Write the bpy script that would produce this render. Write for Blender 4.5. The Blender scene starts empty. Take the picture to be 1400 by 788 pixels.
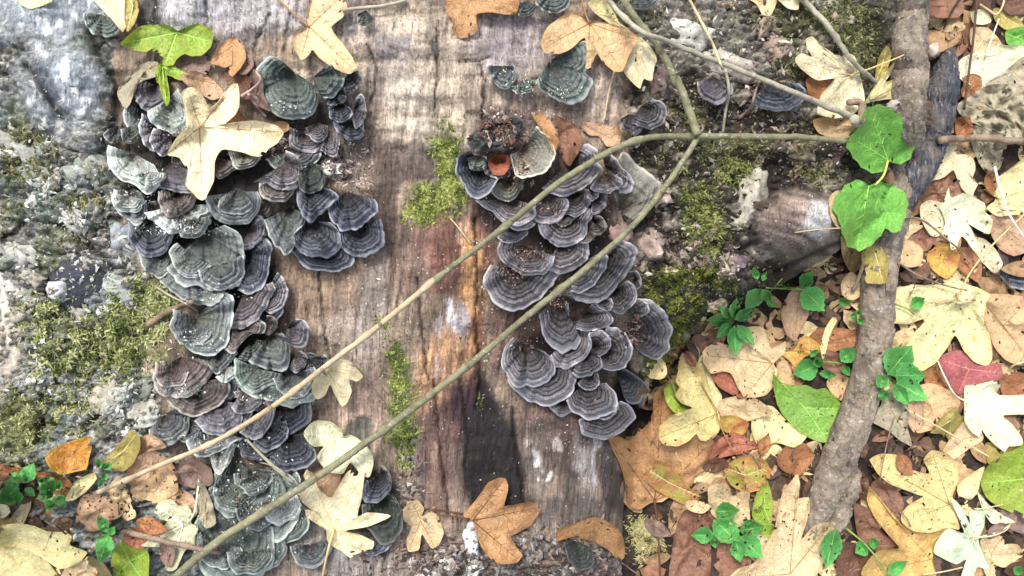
import bpy, math, random
import numpy as np
from mathutils import Vector
random.seed(7); RNG = np.random.default_rng(7)
sc = bpy.context.scene
# ---------------------------------------------------------------- camera, light, exposure
S0 = 1.2/1400; D = 0.94; CX = 700.0; CY = 394.0     # metres per photo pixel on the ground, camera height
cam = bpy.data.cameras.new('camera'); cam.lens = 36*D/1.2; cam.sensor_width = 36; cam.clip_start = 0.01; cam.clip_end = 100
camo = bpy.data.objects.new('camera', cam); sc.collection.objects.link(camo)
camo.location = (0, 0, D); camo.rotation_euler = (0, 0, 0); sc.camera = camo
SUN_EL, SUN_AZ = 58.0, 112.0       # from the upper left of the picture (azimuth counted from +x, anticlockwise)
W = bpy.data.worlds.new('World'); sc.world = W; W.use_nodes = True
nt = W.node_tree; sky = nt.nodes.new('ShaderNodeTexSky'); sky.sky_type = 'NISHITA'; sky.sun_disc = False
sky.sun_elevation = math.radians(SUN_EL); sky.sun_rotation = math.radians(90-SUN_AZ)
sky.air_density = 1.0; sky.dust_density = 4.0; sky.ozone_density = 1.0
bg = nt.nodes['Background']; bg.inputs[1].default_value = 0.15; 
hs = nt.nodes.new('ShaderNodeHueSaturation'); hs.inputs['Saturation'].default_value = .45; nt.links.new(sky.outputs[0], hs.inputs['Color']); nt.links.new(hs.outputs[0], bg.inputs[0])   # thin white cloud
sl = bpy.data.lights.new('sun', 'SUN'); sl.energy = 1.6; sl.angle = math.radians(14); sl.color = (1.0, 0.93, 0.82)
so = bpy.data.objects.new('sun', sl); sc.collection.objects.link(so)
_e, _a = math.radians(SUN_EL), math.radians(SUN_AZ)
_d = Vector((math.cos(_e)*math.cos(_a), math.cos(_e)*math.sin(_a), math.sin(_e)))
so.rotation_euler = _d.to_track_quat('Z', 'Y').to_euler()
sc.view_settings.view_transform = 'Standard'; sc.view_settings.look = 'None'
sc.view_settings.exposure = 1.0; sc.view_settings.gamma = 1.0
sc.cycles.max_bounces = 6; sc.cycles.diffuse_bounces = 3

# ---------------------------------------------------------------- noise
_T = RNG.random((256, 256))
def vnoise(x, y, s=0):
    x = np.asarray(x, float)+s*17.3; y = np.asarray(y, float)+s*9.1
    xi = np.floor(x).astype(int); yi = np.floor(y).astype(int); fx = x-xi; fy = y-yi
    fx = fx*fx*(3-2*fx); fy = fy*fy*(3-2*fy)
    a = _T[xi & 255, yi & 255]; b = _T[(xi+1) & 255, yi & 255]; c = _T[xi & 255, (yi+1) & 255]; d = _T[(xi+1) & 255, (yi+1) & 255]
    return (a*(1-fx)+b*fx)*(1-fy)+(c*(1-fx)+d*fx)*fy
def fbm(x, y, o=4, s=0, g=.5):
    r = 0; a = 1; t = 0
    for k in range(o): r = r+a*vnoise(x*2**k, y*2**k, s+k*3); t += a; a *= g
    return r/t
def worley(x, y, s=0):
    x = np.asarray(x, float)+s*5.7; y = np.asarray(y, float)+s*3.3; xi = np.floor(x).astype(int); yi = np.floor(y).astype(int)
    f1 = np.full(x.shape, 9.); f2 = np.full(x.shape, 9.); idv = np.zeros(x.shape)
    for i in (-1, 0, 1):
        for j in (-1, 0, 1):
            cx = xi+i; cy = yi+j; px = cx+_T[cx & 255, cy & 255]; py = cy+_T[(cx+91) & 255, (cy+37) & 255]
            dd = np.hypot(px-x, py-y); m = dd < f1
            f2 = np.where(m, f1, np.minimum(f2, dd)); idv = np.where(m, _T[(cx+13) & 255, (cy+57) & 255], idv); f1 = np.where(m, dd, f1)
    return f1, f2, idv
def sst(a, b, x): t = np.clip((x-a)/(b-a), 0, 1); return t*t*(3-2*t)
def lin(c):
    c = np.asarray(c, float)/255.; return np.where(c <= .04045, c/12.92, ((c+.055)/1.055)**2.4)

# ---------------------------------------------------------------- heights of log and ground, kept in one height map
def p2w(u, v, z):
    s = S0*(D-z)/D; return (u-CX)*s, (CY-v)*s
def w2p(x, y, z):
    s = S0*(D-z)/D; return x/s+CX, CY-y/s
def blob(u, v, bu, bv, ru, rv, rot=0):
    c, s = math.cos(math.radians(rot)), math.sin(math.radians(rot)); du = u-bu; dv = v-bv
    a = (du*c+dv*s)/ru; b = (-du*s+dv*c)/rv; return np.exp(-(a*a+b*b)*1.2)
def pdist(u, v, pts):
    best = np.full(np.shape(u), 1e9)
    for (a, b), (c, d) in zip(pts[:-1], pts[1:]):
        L = (c-a)**2+(d-b)**2+1e-9; t = np.clip(((u-a)*(c-a)+(v-b)*(d-b))/L, 0, 1)
        best = np.minimum(best, np.hypot(u-a-t*(c-a), v-b-t*(d-b)))
    return best
def log_smooth(gu, gv):
    uR = np.interp(gv, [-700, 0, 180, 300, 380, 450, 510, 600, 700, 1400], [1290, 1260, 1225, 1190, 1075, 950, 890, 862, 850, 835]); uL = -260.
    t = np.clip((gu-uL)/(uR-uL), 0, 1)
    z = .235*np.sqrt(np.clip(1-np.abs(2*t-1)**2.3, 0, 1))
    z = np.where((gu > uR), -.05, z)
    vb = np.interp(gu, [-400, 0, 100, 200, 250, 285, 310], [640, 628, 600, 598, 655, 730, 1500])
    n = sst(-14, 22, gv-vb)
    z = z*(1-n)+n*np.minimum(z, .055)
    return z
BARK_L = [(-400, 190), (0, 165), (100, 150), (160, 155), (300, 175), (380, 195), (450, 205), (560, 205), (640, 250), (720, 300), (1400, 300)]
BARK_R = [(-400, 840), (0, 835), (60, 850), (130, 850), (200, 868), (300, 868), (400, 868), (500, 872), (560, 868), (620, 940), (1400, 1000)]
def zones(u, v):
    w = (fbm(u/26, v/26, 3, 5)-.5)*44
    bl = np.interp(v, *zip(*BARK_L)); br = np.interp(v, *zip(*BARK_R))
    L = sst(8, -8, u+w-bl); R = sst(-8, 8, u+w-br)
    B = sst(-12, 12, v+w-(742-.02*(u-600)))*sst(540, 580, u)
    burl = np.clip(blob(u, v, 88, 118, 85, 82, 20)*2.2-.7, 0, 1)+np.clip(blob(u, v, 60, 10, 120, 60)*2-.6, 0, 1)
    burl = np.clip(burl, 0, 1)*L
    return L, R, B, burl
CRACKS = [([(435, 368), (437, 400), (444, 460), (450, 492)], 1.3), ([(213, 0), (210, 38)], 1.6), ([(284, -20), (280, 36)], 1.5), ([(368, 18), (358, 40), (348, 62), (346, 80)], 1.3),
    ([(396, 18), (390, 45), (386, 72)], 1.2), ([(598, 40), (597, 110), (593, 160)], 1.2), ([(592, 520), (598, 580), (606, 650), (614, 705)], 2.0), ([(656, 88), (662, 112), (659, 170)], 1.0),
    ([(500, 60), (515, 92), (511, 122), (505, 140)], 1.0), ([(625, 84), (640, 82), (655, 84), (668, 78)], 1.0), ([(648, 300), (652, 380), (650, 440), (656, 520), (650, 560)], 2.2),
    ([(122, 45), (142, 88), (158, 118), (158, 150), (150, 180), (138, 215)], 9), ([(40, 92), (66, 135), (84, 162)], 5), ([(52, 505), (60, 545), (56, 600)], 6), ([(0, 330), (40, 300), (90, 310), (130, 345)], 4), ([(140, 350), (175, 400), (200, 440)], 4), ([(0, 390), (60, 400), (110, 440), (150, 520)], 3.5), ([(100, 590), (150, 560), (205, 545)], 4), ([(15, 420), (17, 480), (14, 500)], 2),
    ([(570, 380), (578, 470), (585, 520)], 1.4), ([(700, 560), (706, 620), (716, 700)], 2.2), ([(858, 500), (862, 560), (856, 610)], 6), ([(560, 600), (568, 700)], 1.6), ([(0, 236), (40, 240), (80, 260)], 2),
    ([(1010, 250), (1030, 330), (1000, 352)], 5), ([(1060, 370), (1150, 330)], 4), ([(628, 520), (640, 600), (634, 640)], 1.3)]
def knob(u, v):
    w = (fbm(u/20, v/20, 3, 61)-.5)*.5
    return sst(.22, .52, blob(u, v, 1098, 312, 68, 54, 14)+w*.6)
def log_relief(u, v):
    L, R, B, burl = zones(u, v); kn = knob(u, v); R = R*(1-kn); bark = np.clip(np.maximum(np.maximum(L-burl, R), B), 0, 1)
    g = u+.16*v                                  # coordinate across the grain
    h = (fbm(g/5, v/70, 4, 1)-.5)*.0030*(1-bark)+(fbm(u/60, v/22, 3, 2)-.5)*(.008+.008*sst(320, 200, v))*(1-bark)+np.maximum(0, fbm(g/3.2, v/60, 3, 19)-.56)*-.008*(1-bark)
    f1, f2, _ = worley(u/15+fbm(u/30, v/30, 2, 3)*1.5, v/12, 4); f1b, f2b, _ = worley(u/6, v/5, 8)
    f1c, f2c, _ = worley(u/34+fbm(u/40, v/40, 2, 13)*2, v/27, 14)
    h = h+L*(1-burl)*np.clip(f2c-f1c, 0, .35)*.022
    h = h+bark*((np.clip(f2-f1, 0, .55))*.0120-.006+np.clip(f2b-f1b, 0, .5)*.0042+(fbm(u/38, v/38, 4, 7)-.5)*.022)
    h = h+burl*(blob(u, v, 88, 118, 75, 72, 20)*.022+(fbm((u+v*.6)/9, v/32, 4, 6)-.5)*.005)
    for pts, w in CRACKS:
        d = pdist(u+(vnoise(u/7, v/7, 3)-.5)*4, v, pts); h = h-np.exp(-(d/w)**2)*min(.0018+w*.0016, .011)
    h = h-.012*np.clip(blob(u, v, 655, 610, 34, 110, -4)*1.6, 0, 1)*(1-B)     # the dark hollow in the middle
    h = h-.010*np.clip(blob(u, v, 1050, 250, 60, 60)+blob(u, v, 1010, 440, 60, 26), 0, 1)
    h = h-.03*np.clip(blob(u, v, 868, 565, 13, 40)*1.4, 0, 1)
    h = h+kn*(.030*blob(u, v, 1098, 316, 70, 56, 14)+(fbm((u*.5-v)/9, (u+v*.5)/40+fbm(u/30, v/30, 2, 5)*2, 4, 63)-.5)*.008)+.02*blob(u, v, 1098, 312, 80, 66, 14)
    return h
def ground_h(gu, gv):
    return .012+(fbm(gu/90, gv/90, 4, 9)-.5)*.03+(fbm(gu/12, gv/12, 3, 2)-.5)*.006
def full_log(x, y):
    gu = x/S0+CX; gv = CY-y/S0; z = log_smooth(gu, gv); u, v = w2p(x, y, np.maximum(z, 0))
    return z+log_relief(u, v)*sst(0, .05, z)
HR = .0015; HX0, HX1, HY0, HY1 = -1.15, .85, -.55, .55
hx = np.arange(HX0, HX1, HR); hy = np.arange(HY0, HY1, HR); GX, GY = np.meshgrid(hx, hy, indexing='ij')
H = np.maximum(full_log(GX, GY), ground_h(GX/S0+CX, CY-GY/S0))
HLOG = np.maximum(log_smooth(GX/S0+CX, CY-GY/S0), .0)
def samp(A, x, y):
    fx = np.clip((x-HX0)/HR, 0, A.shape[0]-1.001); fy = np.clip((y-HY0)/HR, 0, A.shape[1]-1.001)
    i = fx.astype(int); j = fy.astype(int); a = fx-i; b = fy-j
    return (A[i, j]*(1-a)+A[i+1, j]*a)*(1-b)+(A[i, j+1]*(1-a)+A[i+1, j+1]*a)*b
ZS = np.arange(.34, -.06, -.002)
def hit(u, v, A=None):
    """height at which the line of sight of a photo pixel meets the things built so far"""
    A = H if A is None else A
    u = np.asarray(u, float); v = np.asarray(v, float); out = np.full(u.shape, -.05); done = np.zeros(u.shape, bool)
    xs, ys = [], []
    for zq in (0., .3): a_, b_ = p2w(u, v, zq); xs += [a_.min(), a_.max()]; ys += [b_.min(), b_.max()]
    i0, i1 = [int(np.clip((q-HX0)/HR, 2, A.shape[0]-3)) for q in (min(xs), max(xs))]; j0, j1 = [int(np.clip((q-HY0)/HR, 2, A.shape[1]-3)) for q in (min(ys), max(ys))]
    W_ = A[i0-2:i1+3, j0-2:j1+3]; zt, zb = W_.max()+.002, W_.min()-.002
    for z in np.arange(zt, zb-.002, -.0018):
        x, y = p2w(u, v, z); m = (samp(A, x, y) >= z) & ~done; out[m] = z; done |= m
        if done.all(): break
    return out
def hitmax(u, v, q=3.2):
    r = hit(u, v)
    for a, b in ((q, 0), (-q, 0), (0, q), (0, -q), (q*.7, q*.7), (-q*.7, -q*.7), (q*.7, -q*.7), (-q*.7, q*.7)): r = np.maximum(r, hit(u+a, v+b))
    return r
def stamp(X, Y, Z):
    """raise the height map under a grid of points (rings x angles)"""
    P = np.stack([X, Y, Z], -1)
    k = int(max(1, np.ceil(max(np.abs(np.diff(P[..., :2], axis=0)).max(), np.abs(np.diff(P[..., :2], axis=1)).max())/HR*1.2))); k = min(k, 8)
    for a in np.arange(0, 1, 1/k):
        Q = P[:-1]*(1-a)+P[1:]*a
        for b in np.arange(0, 1, 1/k):
            R_ = Q[:, :-1]*(1-b)+Q[:, 1:]*b
            i = np.round((R_[..., 0]-HX0)/HR).astype(int); j = np.round((R_[..., 1]-HY0)/HR).astype(int)
            ok = (i >= 0) & (i < H.shape[0]) & (j >= 0) & (j < H.shape[1])
            np.maximum.at(H, (i[ok], j[ok]), R_[..., 2][ok])
def relax(need, n=8, per=True):
    d = need.copy()
    for _ in range(n):
        s = d.copy(); s[1:-1] = (d[:-2]+d[2:]+2*d[1:-1])/4; s[0] = d[:2].mean(0); s[-1] = (d[-2]+d[-1])/2
        if per: s = (np.roll(s, 1, 1)+np.roll(s, -1, 1)+2*s)/4
        else: t = s.copy(); t[:, 1:-1] = (s[:, :-2]+s[:, 2:]+2*s[:, 1:-1])/4; s = t
        d = np.maximum(need, s)
    return d

# ---------------------------------------------------------------- materials
MATS = {}
class N:
    def __init__(s, name):
        s.m = bpy.data.materials.new(name); s.m.use_nodes = True; s.t = s.m.node_tree; s.b = s.t.nodes['Principled BSDF']; s.o = s.t.nodes['Material Output']
    def n(s, ty, **k):
        x = s.t.nodes.new('ShaderNode'+ty)
        for a, b in k.items():
            if a.startswith('i_'): x.inputs[a[2:].replace('_', ' ')].default_value = b
            else: setattr(x, a, b)
        return x
    def l(s, a, b): s.t.links.new(a, b)
    def noise(s, sc_, det=4, rough=.6, dist=0, vec=None):
        x = s.n('TexNoise'); x.inputs['Scale'].default_value = sc_; x.inputs['Detail'].default_value = det; x.inputs['Roughness'].default_value = rough; x.inputs['Distortion'].default_value = dist
        if vec is not None: s.l(vec, x.inputs['Vector'])
        return x.outputs['Fac']
    def ramp(s, f, st, interp='LINEAR'):
        r = s.n('ValToRGB'); r.color_ramp.interpolation = interp; e = r.color_ramp.elements
        while len(e) < len(st): e.new(.5)
        for q, (p, c) in zip(e, st): q.position = p; q.color = (*c, 1) if hasattr(c, '__len__') else (c, c, c, 1)
        s.l(f, r.inputs[0]); return r.outputs[0]
    def mix(s, f, a, b, ty='MIX'):
        x = s.n('Mix', data_type='RGBA', blend_type=ty)
        for q_, val in ((0, f), (6, a), (7, b)):
            inp = x.inputs[q_]
            if isinstance(val, (int, float)): inp.default_value = val if q_ == 0 else (val, val, val, 1)
            elif isinstance(val, (tuple, list, np.ndarray)): inp.default_value = (*[float(q) for q in val], 1)
            else: s.l(val, inp)
        return x.outputs[2]
    def math(s, op, a, b=0., c=0., clamp=False):
        x = s.n('Math', operation=op, use_clamp=clamp)
        for i, q in enumerate((a, b, c)):
            if isinstance(q, (int, float)): x.inputs[i].default_value = q
            else: s.l(q, x.inputs[i])
        return x.outputs[0]
    def bump(s, h, st, dist=.001, prev=None):
        x = s.n('Bump'); x.inputs['Strength'].default_value = st; x.inputs['Distance'].default_value = dist; s.l(h, x.inputs['Height'])
        if prev is not None: s.l(prev, x.inputs['Normal'])
        return x.outputs[0]
    def obj(s): return s.n('TexCoord').outputs['Object']
    def geo(s): return s.n('NewGeometry').outputs['Position']
    def attr(s, nm, o='Fac'): x = s.n('Attribute'); x.attribute_name = nm; return x.outputs[o]
    def rnd(s): return s.n('ObjectInfo').outputs['Random']
    def fin(s, col, rough=.8, nrm=None, spec=.3, sss=0):
        if isinstance(col, (tuple, list, np.ndarray)): s.b.inputs['Base Color'].default_value = (*[float(q) for q in col], 1)
        else: s.l(col, s.b.inputs['Base Color'])
        if isinstance(rough, (int, float)): s.b.inputs['Roughness'].default_value = rough
        else: s.l(rough, s.b.inputs['Roughness'])
        s.b.inputs['Specular IOR Level'].default_value = spec
        if nrm is not None: s.l(nrm, s.b.inputs['Normal'])
        return s.m
def stretch(s, v, sx, sy, sz, rot=0):
    m = s.n('Mapping'); m.inputs['Scale'].default_value = (sx, sy, sz); m.inputs['Rotation'].default_value = (0, 0, rot); s.l(v, m.inputs['Vector']); return m.outputs[0]
def mat_log():
    s = N('weathered_log'); P = s.geo(); col = s.attr('Col', 'Color'); bark = s.attr('bark')
    Gv = stretch(s, P, 420, 26, 420, math.radians(9)); g = s.noise(1, 5, .65, .3, Gv)
    f = s.noise(340, 5, .7, 0, P); b = s.noise(95, 5, .7, .4, P)
    grain = s.ramp(g, [(.25, .34), (.42, .8), (.6, 1.08), (.8, 1.4)])
    crum = s.ramp(b, [(.28, .3), (.45, .8), (.58, 1.15), (.75, 1.9)])
    g3 = s.noise(1, 5, .7, .8, stretch(s, P, 170, 9, 170, math.radians(9))); grain = s.mix(1., grain, s.ramp(g3, [(.3, .5), (.45, .95), (.6, 1.05), (.75, 1.35)]), 'MULTIPLY'); sc2 = s.ramp(s.noise(1, 3, .6, 1.2, stretch(s, P, 560, 20, 560, math.radians(9))), [(.355, .25), (.395, 1.)]); grain = s.mix(1., grain, sc2, 'MULTIPLY'); k = s.mix(bark, grain, crum); c = s.mix(1.0, col, k, 'MULTIPLY')
    fk = s.ramp(f, [(.3, .6), (.5, 1.), (.72, 1.5)]); c = s.mix(1.0, c, fk, 'MULTIPLY')
    vor = s.n('TexVoronoi'); vor.inputs['Scale'].default_value = 210; s.l(P, vor.inputs['Vector'])
    sp = s.math('LESS_THAN', vor.outputs['Distance'], .16); gate = s.math('GREATER_THAN', s.noise(28, 3, .6, 0, P), .56)
    c = s.mix(s.math('MULTIPLY', s.math('MULTIPLY', sp, gate), .6), c, tuple(lin((205, 203, 196))))
    h = s.math('ADD', s.math('MULTIPLY', g, .8), s.math('MULTIPLY', f, .5)); hb = s.math('ADD', s.math('MULTIPLY', b, 3.0), f)
    hh = s.n('Mix', data_type='FLOAT'); s.l(bark, hh.inputs[0]); s.l(h, hh.inputs[2]); s.l(hb, hh.inputs[3])
    return s.fin(c, .78, s.bump(hh.outputs[0], 1., .0022), .35)
def mat_soil():
    s = N('dark_soil'); P = s.geo(); c = s.ramp(s.noise(70, 6, .7, .3, P), [(.3, (.008, .006, .005)), (.5, (.03, .021, .016)), (.7, (.085, .06, .045))])
    return s.fin(c, .9, s.bump(s.noise(160, 5, .7, 0, P), 1., .003))
def mat_cap(name, dark, mid, light, rim, algae=None, al=0., bands=1.0, dust=.3):
    s = N(name); r = s.attr('r'); a = s.attr('a'); P = s.geo(); rd = s.rnd()
    cb = s.n('CombineXYZ'); s.l(s.math('MULTIPLY', r, 9.), cb.inputs[0]); s.l(s.math('MULTIPLY', a, 3.), cb.inputs[1]); s.l(s.math('MULTIPLY', rd, 40.), cb.inputs[2])
    n1 = s.noise(1.6, 4, .6, 0, cb.outputs[0]); n2 = s.noise(70, 3, .6, 0, P)
    rr = s.math('ADD', r, s.math('ADD', s.math('MULTIPLY', s.math('SUBTRACT', n2, .5), .09), s.math('MULTIPLY', s.math('SUBTRACT', rd, .5), .05)))
    ln = s.ramp(rr, [(.0, .6), (.2, .7), (.245, .2), (.29, .75), (.35, .6), (.385, .02), (.43, .75), (.49, .5), (.515, .0), (.55, .75), (.60, .7), (.63, .0), (.665, .7), (.71, .8), (.735, .1), (.77, .85), (.83, .9), (.855, .35), (.88, .95), (.985, 1.0)])
    ln2 = s.ramp(rr, [(.0, .6), (.15, .7), (.22, .2), (.27, .7), (.38, .75), (.42, .0), (.47, .6), (.53, .05), (.57, .75), (.62, .8), (.655, .05), (.69, .8), (.73, .25), (.76, .8), (.8, .8), (.83, .2), (.86, .9), (.92, 1.), (.94, .7), (.99, 1.)])
    pick = s.math('GREATER_THAN', s.math('FRACT', s.math('MULTIPLY', rd, 7.13)), .5); line = s.mix(pick, ln, ln2)
    line = s.mix(1-bands, line, .75)
    lo = tuple(lin(np.array(dark)*.8)); mi = tuple(lin(mid)); li = tuple(lin(light)); ri = tuple(lin(rim))
    inn = tuple(lin(np.array(mid)*[.80, .72, .70])); base = s.mix(s.ramp(r, [(.2, 0.), (.45, 1.)]), inn, s.mix(s.ramp(r, [(.35, 0.), (.6, .35), (.84, 1.)]), mi, li))
    fine = s.ramp(s.noise(520, 3, .7, 0, P), [(.3, .55), (.5, 1.), (.7, 1.55)]); base = s.mix(1., base, fine, 'MULTIPLY')
    c = s.mix(line, lo, base)
    c = s.mix(s.math('MULTIPLY', s.math('SUBTRACT', n1, .45, clamp=True), 1.6, clamp=True), c, s.mix(.5, c, mi))
    if algae is not None:
        g = s.ramp(s.noise(42, 4, .65, .5, P), [(.5-.3*al, 0.), (.62, .8*min(1, al+.3))]); c = s.mix(g, c, s.mix(1., tuple(lin(algae)), fine, 'MULTIPLY'))
    dg = s.ramp(s.noise(300, 4, .8, .2, P), [(.56, 0.), (.66, 1.)]); dz = s.ramp(s.noise(34, 3, .6, 0, P), [(.42, 0.), (.66, 1.)])
    c = s.mix(s.math('MULTIPLY', s.math('MULTIPLY', dg, dz), dust), c, tuple(lin((212, 212, 206))))
    edge = s.ramp(s.math('ADD', r, s.math('MULTIPLY', s.math('SUBTRACT', n2, .5), .05)), [(.93, 0.), (.985, 1.)]); c = s.mix(edge, c, ri)
    tone = s.ramp(s.math('FRACT', s.math('MULTIPLY', rd, 3.7)), [(0., .78), (1., 1.2)]); c = s.mix(1., c, tone, 'MULTIPLY')
    h = s.math('ADD', s.math('MULTIPLY', line, .7), s.math('MULTIPLY', s.noise(300, 5, .8, 0, P), 2.0)); rad = s.noise(1, 3, .6, 0, stretch(s, cb.outputs[0], .5, 16, 1))
    return s.fin(c, .7, s.bump(s.math('ADD', h, s.math('MULTIPLY', rad, .8)), .8, .0009), .3)
def mat_dark():
    s = N('weathered_dark_wood'); P = s.geo(); w = s.noise(1, 6, .7, 1.2, stretch(s, P, 300, 45, 120, -.28)); c = s.ramp(w, [(.28, tuple(lin((26, 27, 31)))), (.46, tuple(lin((60, 62, 70)))), (.58, tuple(lin((92, 94, 102)))), (.72, tuple(lin((178, 176, 178))))])
    c = s.mix(s.ramp(s.noise(40, 4, .7, .5, P), [(.5, 0.), (.62, .6)]), c, tuple(lin((116, 106, 98)))); return s.fin(c, .6, s.bump(s.math('ADD', w, s.noise(350, 4, .7, 0, P)), 1., .0025), .35)
def mat_pore():
    s = N('pore_surface'); P = s.geo(); c = s.ramp(s.noise(150, 4, .7, 0, P), [(.3, tuple(lin((120, 112, 98)))), (.7, tuple(lin((190, 184, 168))))]); return s.fin(c, .85, s.bump(s.noise(700, 2, .5, 0, P), .5, .0005))
def mat_leaf(name, base, alt, edge, spot=.25, spotc=(92, 66, 42), gloss=.5, trans=.22, altamt=.5, edgeamt=.5):
    s = N(name); P = s.obj(); r = s.attr('r'); rd = s.rnd(); off = s.n('VectorMath', operation='ADD'); s.l(P, off.inputs[0])
    cm = s.n('CombineXYZ'); s.l(s.math('MULTIPLY', rd, 30.), cm.inputs[0]); s.l(cm.outputs[0], off.inputs[1]); P = off.outputs[0]
    n = s.noise(44, 6, .72, .8, P); m = s.ramp(n, [(.40, 0.), (.60, 1.)])
    c = s.mix(s.math('MULTIPLY', m, altamt), tuple(lin(base)), tuple(lin(alt)))
    c = s.mix(1., c, s.ramp(s.noise(260, 4, .7, 0, P), [(.3, .72), (.5, 1.), (.7, 1.12)]), 'MULTIPLY')
    e = s.ramp(s.math('ADD', r, s.math('MULTIPLY', s.math('SUBTRACT', s.noise(60, 3, .6, 0, P), .5), .5)), [(.78, 0.), (1.05, 1.)]); c = s.mix(s.math('MULTIPLY', e, edgeamt), c, tuple(lin(edge)))
    sp = s.ramp(s.noise(430, 2, .5, 0, P), [(.63, 0.), (.69, 1.)]); g = s.ramp(s.noise(30, 3, .6, 0, P), [(.45, 0.), (.62, 1.)])
    c = s.mix(s.math('MULTIPLY', s.math('MULTIPLY', sp, g), spot), c, tuple(lin(spotc)))
    big = s.n('TexVoronoi'); big.inputs['Scale'].default_value = 75; s.l(P, big.inputs['Vector']); bs = s.ramp(big.outputs['Distance'], [(.06, 1.), (.12, 0.)])
    c = s.mix(s.math('MULTIPLY', s.math('MULTIPLY', bs, g), spot*2, clamp=True), c, tuple(lin(spotc)))
    br_ = s.ramp(s.noise(16, 5, .75, 1., P), [(.5, 1.), (.66, .72)]); c = s.mix(1., c, br_, 'MULTIPLY'); tn = s.ramp(s.math('FRACT', s.math('MULTIPLY', rd, 5.3)), [(0., .86), (1., 1.08)]); c = s.mix(1., c, tn, 'MULTIPLY')
    vn = s.n('TexVoronoi', feature='DISTANCE_TO_EDGE'); vn.inputs['Scale'].default_value = 190; s.l(P, vn.inputs['Vector']); vh = s.ramp(vn.outputs['Distance'], [(0., 0.), (.12, 1.)])
    nr = s.bump(s.math('ADD', s.math('MULTIPLY', vh, .35), s.math('MULTIPLY', s.noise(90, 5, .65, 0, P), 2.6)), .75, .0014)
    s.fin(c, gloss, nr, .35)
    tr = s.n('BsdfTranslucent'); s.l(c, tr.inputs[0]); mx = s.n('MixShader'); mx.inputs[0].default_value = trans
    s.l(s.b.outputs[0], mx.inputs[1]); s.l(tr.outputs[0], mx.inputs[2]); s.l(mx.outputs[0], s.o.inputs[0]); return s.m
def mat_twig(name, a, b, spot, sx=60):
    s = N(name); P = s.geo(); c = s.ramp(s.noise(sx, 5, .7, .3, P), [(.32, tuple(lin(a))), (.6, tuple(lin(b)))]); sp = s.ramp(s.noise(330, 3, .7, 0, P), [(.6, 0.), (.68, 1.)])
    c = s.mix(s.math('MULTIPLY', sp, .55), c, tuple(lin(spot))); return s.fin(c, .7, s.bump(s.noise(300, 4, .7, 0, P), .7, .0009), .3)
def mat_branch():
    s = N('branch_bark'); P = s.geo(); n = s.noise(38, 6, .7, .6, P); pat = s.ramp(s.noise(26, 5, .7, .8, P), [(.46, 0.), (.55, 1.)])
    c = s.ramp(n, [(.28, tuple(lin((58, 48, 42)))), (.42, tuple(lin((106, 97, 88)))), (.55, tuple(lin((138, 128, 116)))), (.7, tuple(lin((180, 172, 162))))])
    c = s.mix(s.math('MULTIPLY', pat, .5), c, tuple(lin((168, 154, 134)))); sp = s.ramp(s.noise(190, 5, .8, 0, P), [(.56, 0.), (.64, 1.)]); c = s.mix(s.math('MULTIPLY', sp, .5), c, tuple(lin((222, 216, 212))))
    dk = s.ramp(s.noise(230, 5, .8, 0, P), [(.34, 1.), (.43, 0.)]); c = s.mix(s.math('MULTIPLY', dk, .75), c, tuple(lin((62, 50, 44))))
    return s.fin(c, .85, s.bump(s.math('ADD', s.noise(170, 6, .8, .3, P), s.math('MULTIPLY', n, 1.5)), 1., .0034), .25)
def mat_vcol(name, rough=.8, spec=.3, nz=260, bs=.7, var=True):
    s = N(name); P = s.geo(); c = s.attr('Col', 'Color')
    if var: c = s.mix(1., c, s.ramp(s.noise(nz, 5, .75, 0, P), [(.28, .45), (.5, 1.), (.72, 1.6)]), 'MULTIPLY')
    return s.fin(c, rough, s.bump(s.noise(nz, 4, .7, 0, P), bs, .0015), spec)

# ---------------------------------------------------------------- building helpers
COL = sc.collection
def mesh(name, V, F, mat, parent=None, attrs=None, smooth=True, cols=None, origin=None):
    V = np.asarray(V, float).reshape(-1, 3)
    if origin is None and parent is None: origin = V.mean(0)
    if parent is not None: origin = np.array(parent['org'])
    me = bpy.data.meshes.new(name); me.from_pydata((V-origin).tolist(), [], F if isinstance(F, list) else F.tolist())
    if smooth: me.polygons.foreach_set('use_smooth', [True]*len(me.polygons))
    me.materials.append(mat)
    for k, a in (attrs or {}).items(): q = me.attributes.new(k, 'FLOAT', 'POINT'); q.data.foreach_set('value', np.asarray(a, np.float32).ravel())
    if cols is not None:
        c = np.ones((len(V), 4), np.float32); c[:, :3] = cols; q = me.attributes.new('Col', 'FLOAT_COLOR', 'POINT'); q.data.foreach_set('color', c.ravel())
    me.update(); o = bpy.data.objects.new(name, me); COL.objects.link(o)
    if parent is None: o.location = origin; o['org'] = [float(q) for q in origin]
    else: o.parent = parent
    return o
def tag(o, label=None, cat=None, group=None, kind=None):
    for k, x in (('label', label), ('category', cat), ('group', group), ('kind', kind)):
        if x: o[k] = x
    return o
def quads(nr, na, per=False, off=0):
    i, j = np.meshgrid(np.arange(nr-1), np.arange(na if per else na-1), indexing='ij'); j2 = (j+1) % na
    return np.stack([i*na+j, (i+1)*na+j, (i+1)*na+j2, i*na+j2], -1).reshape(-1, 4)+off
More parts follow.
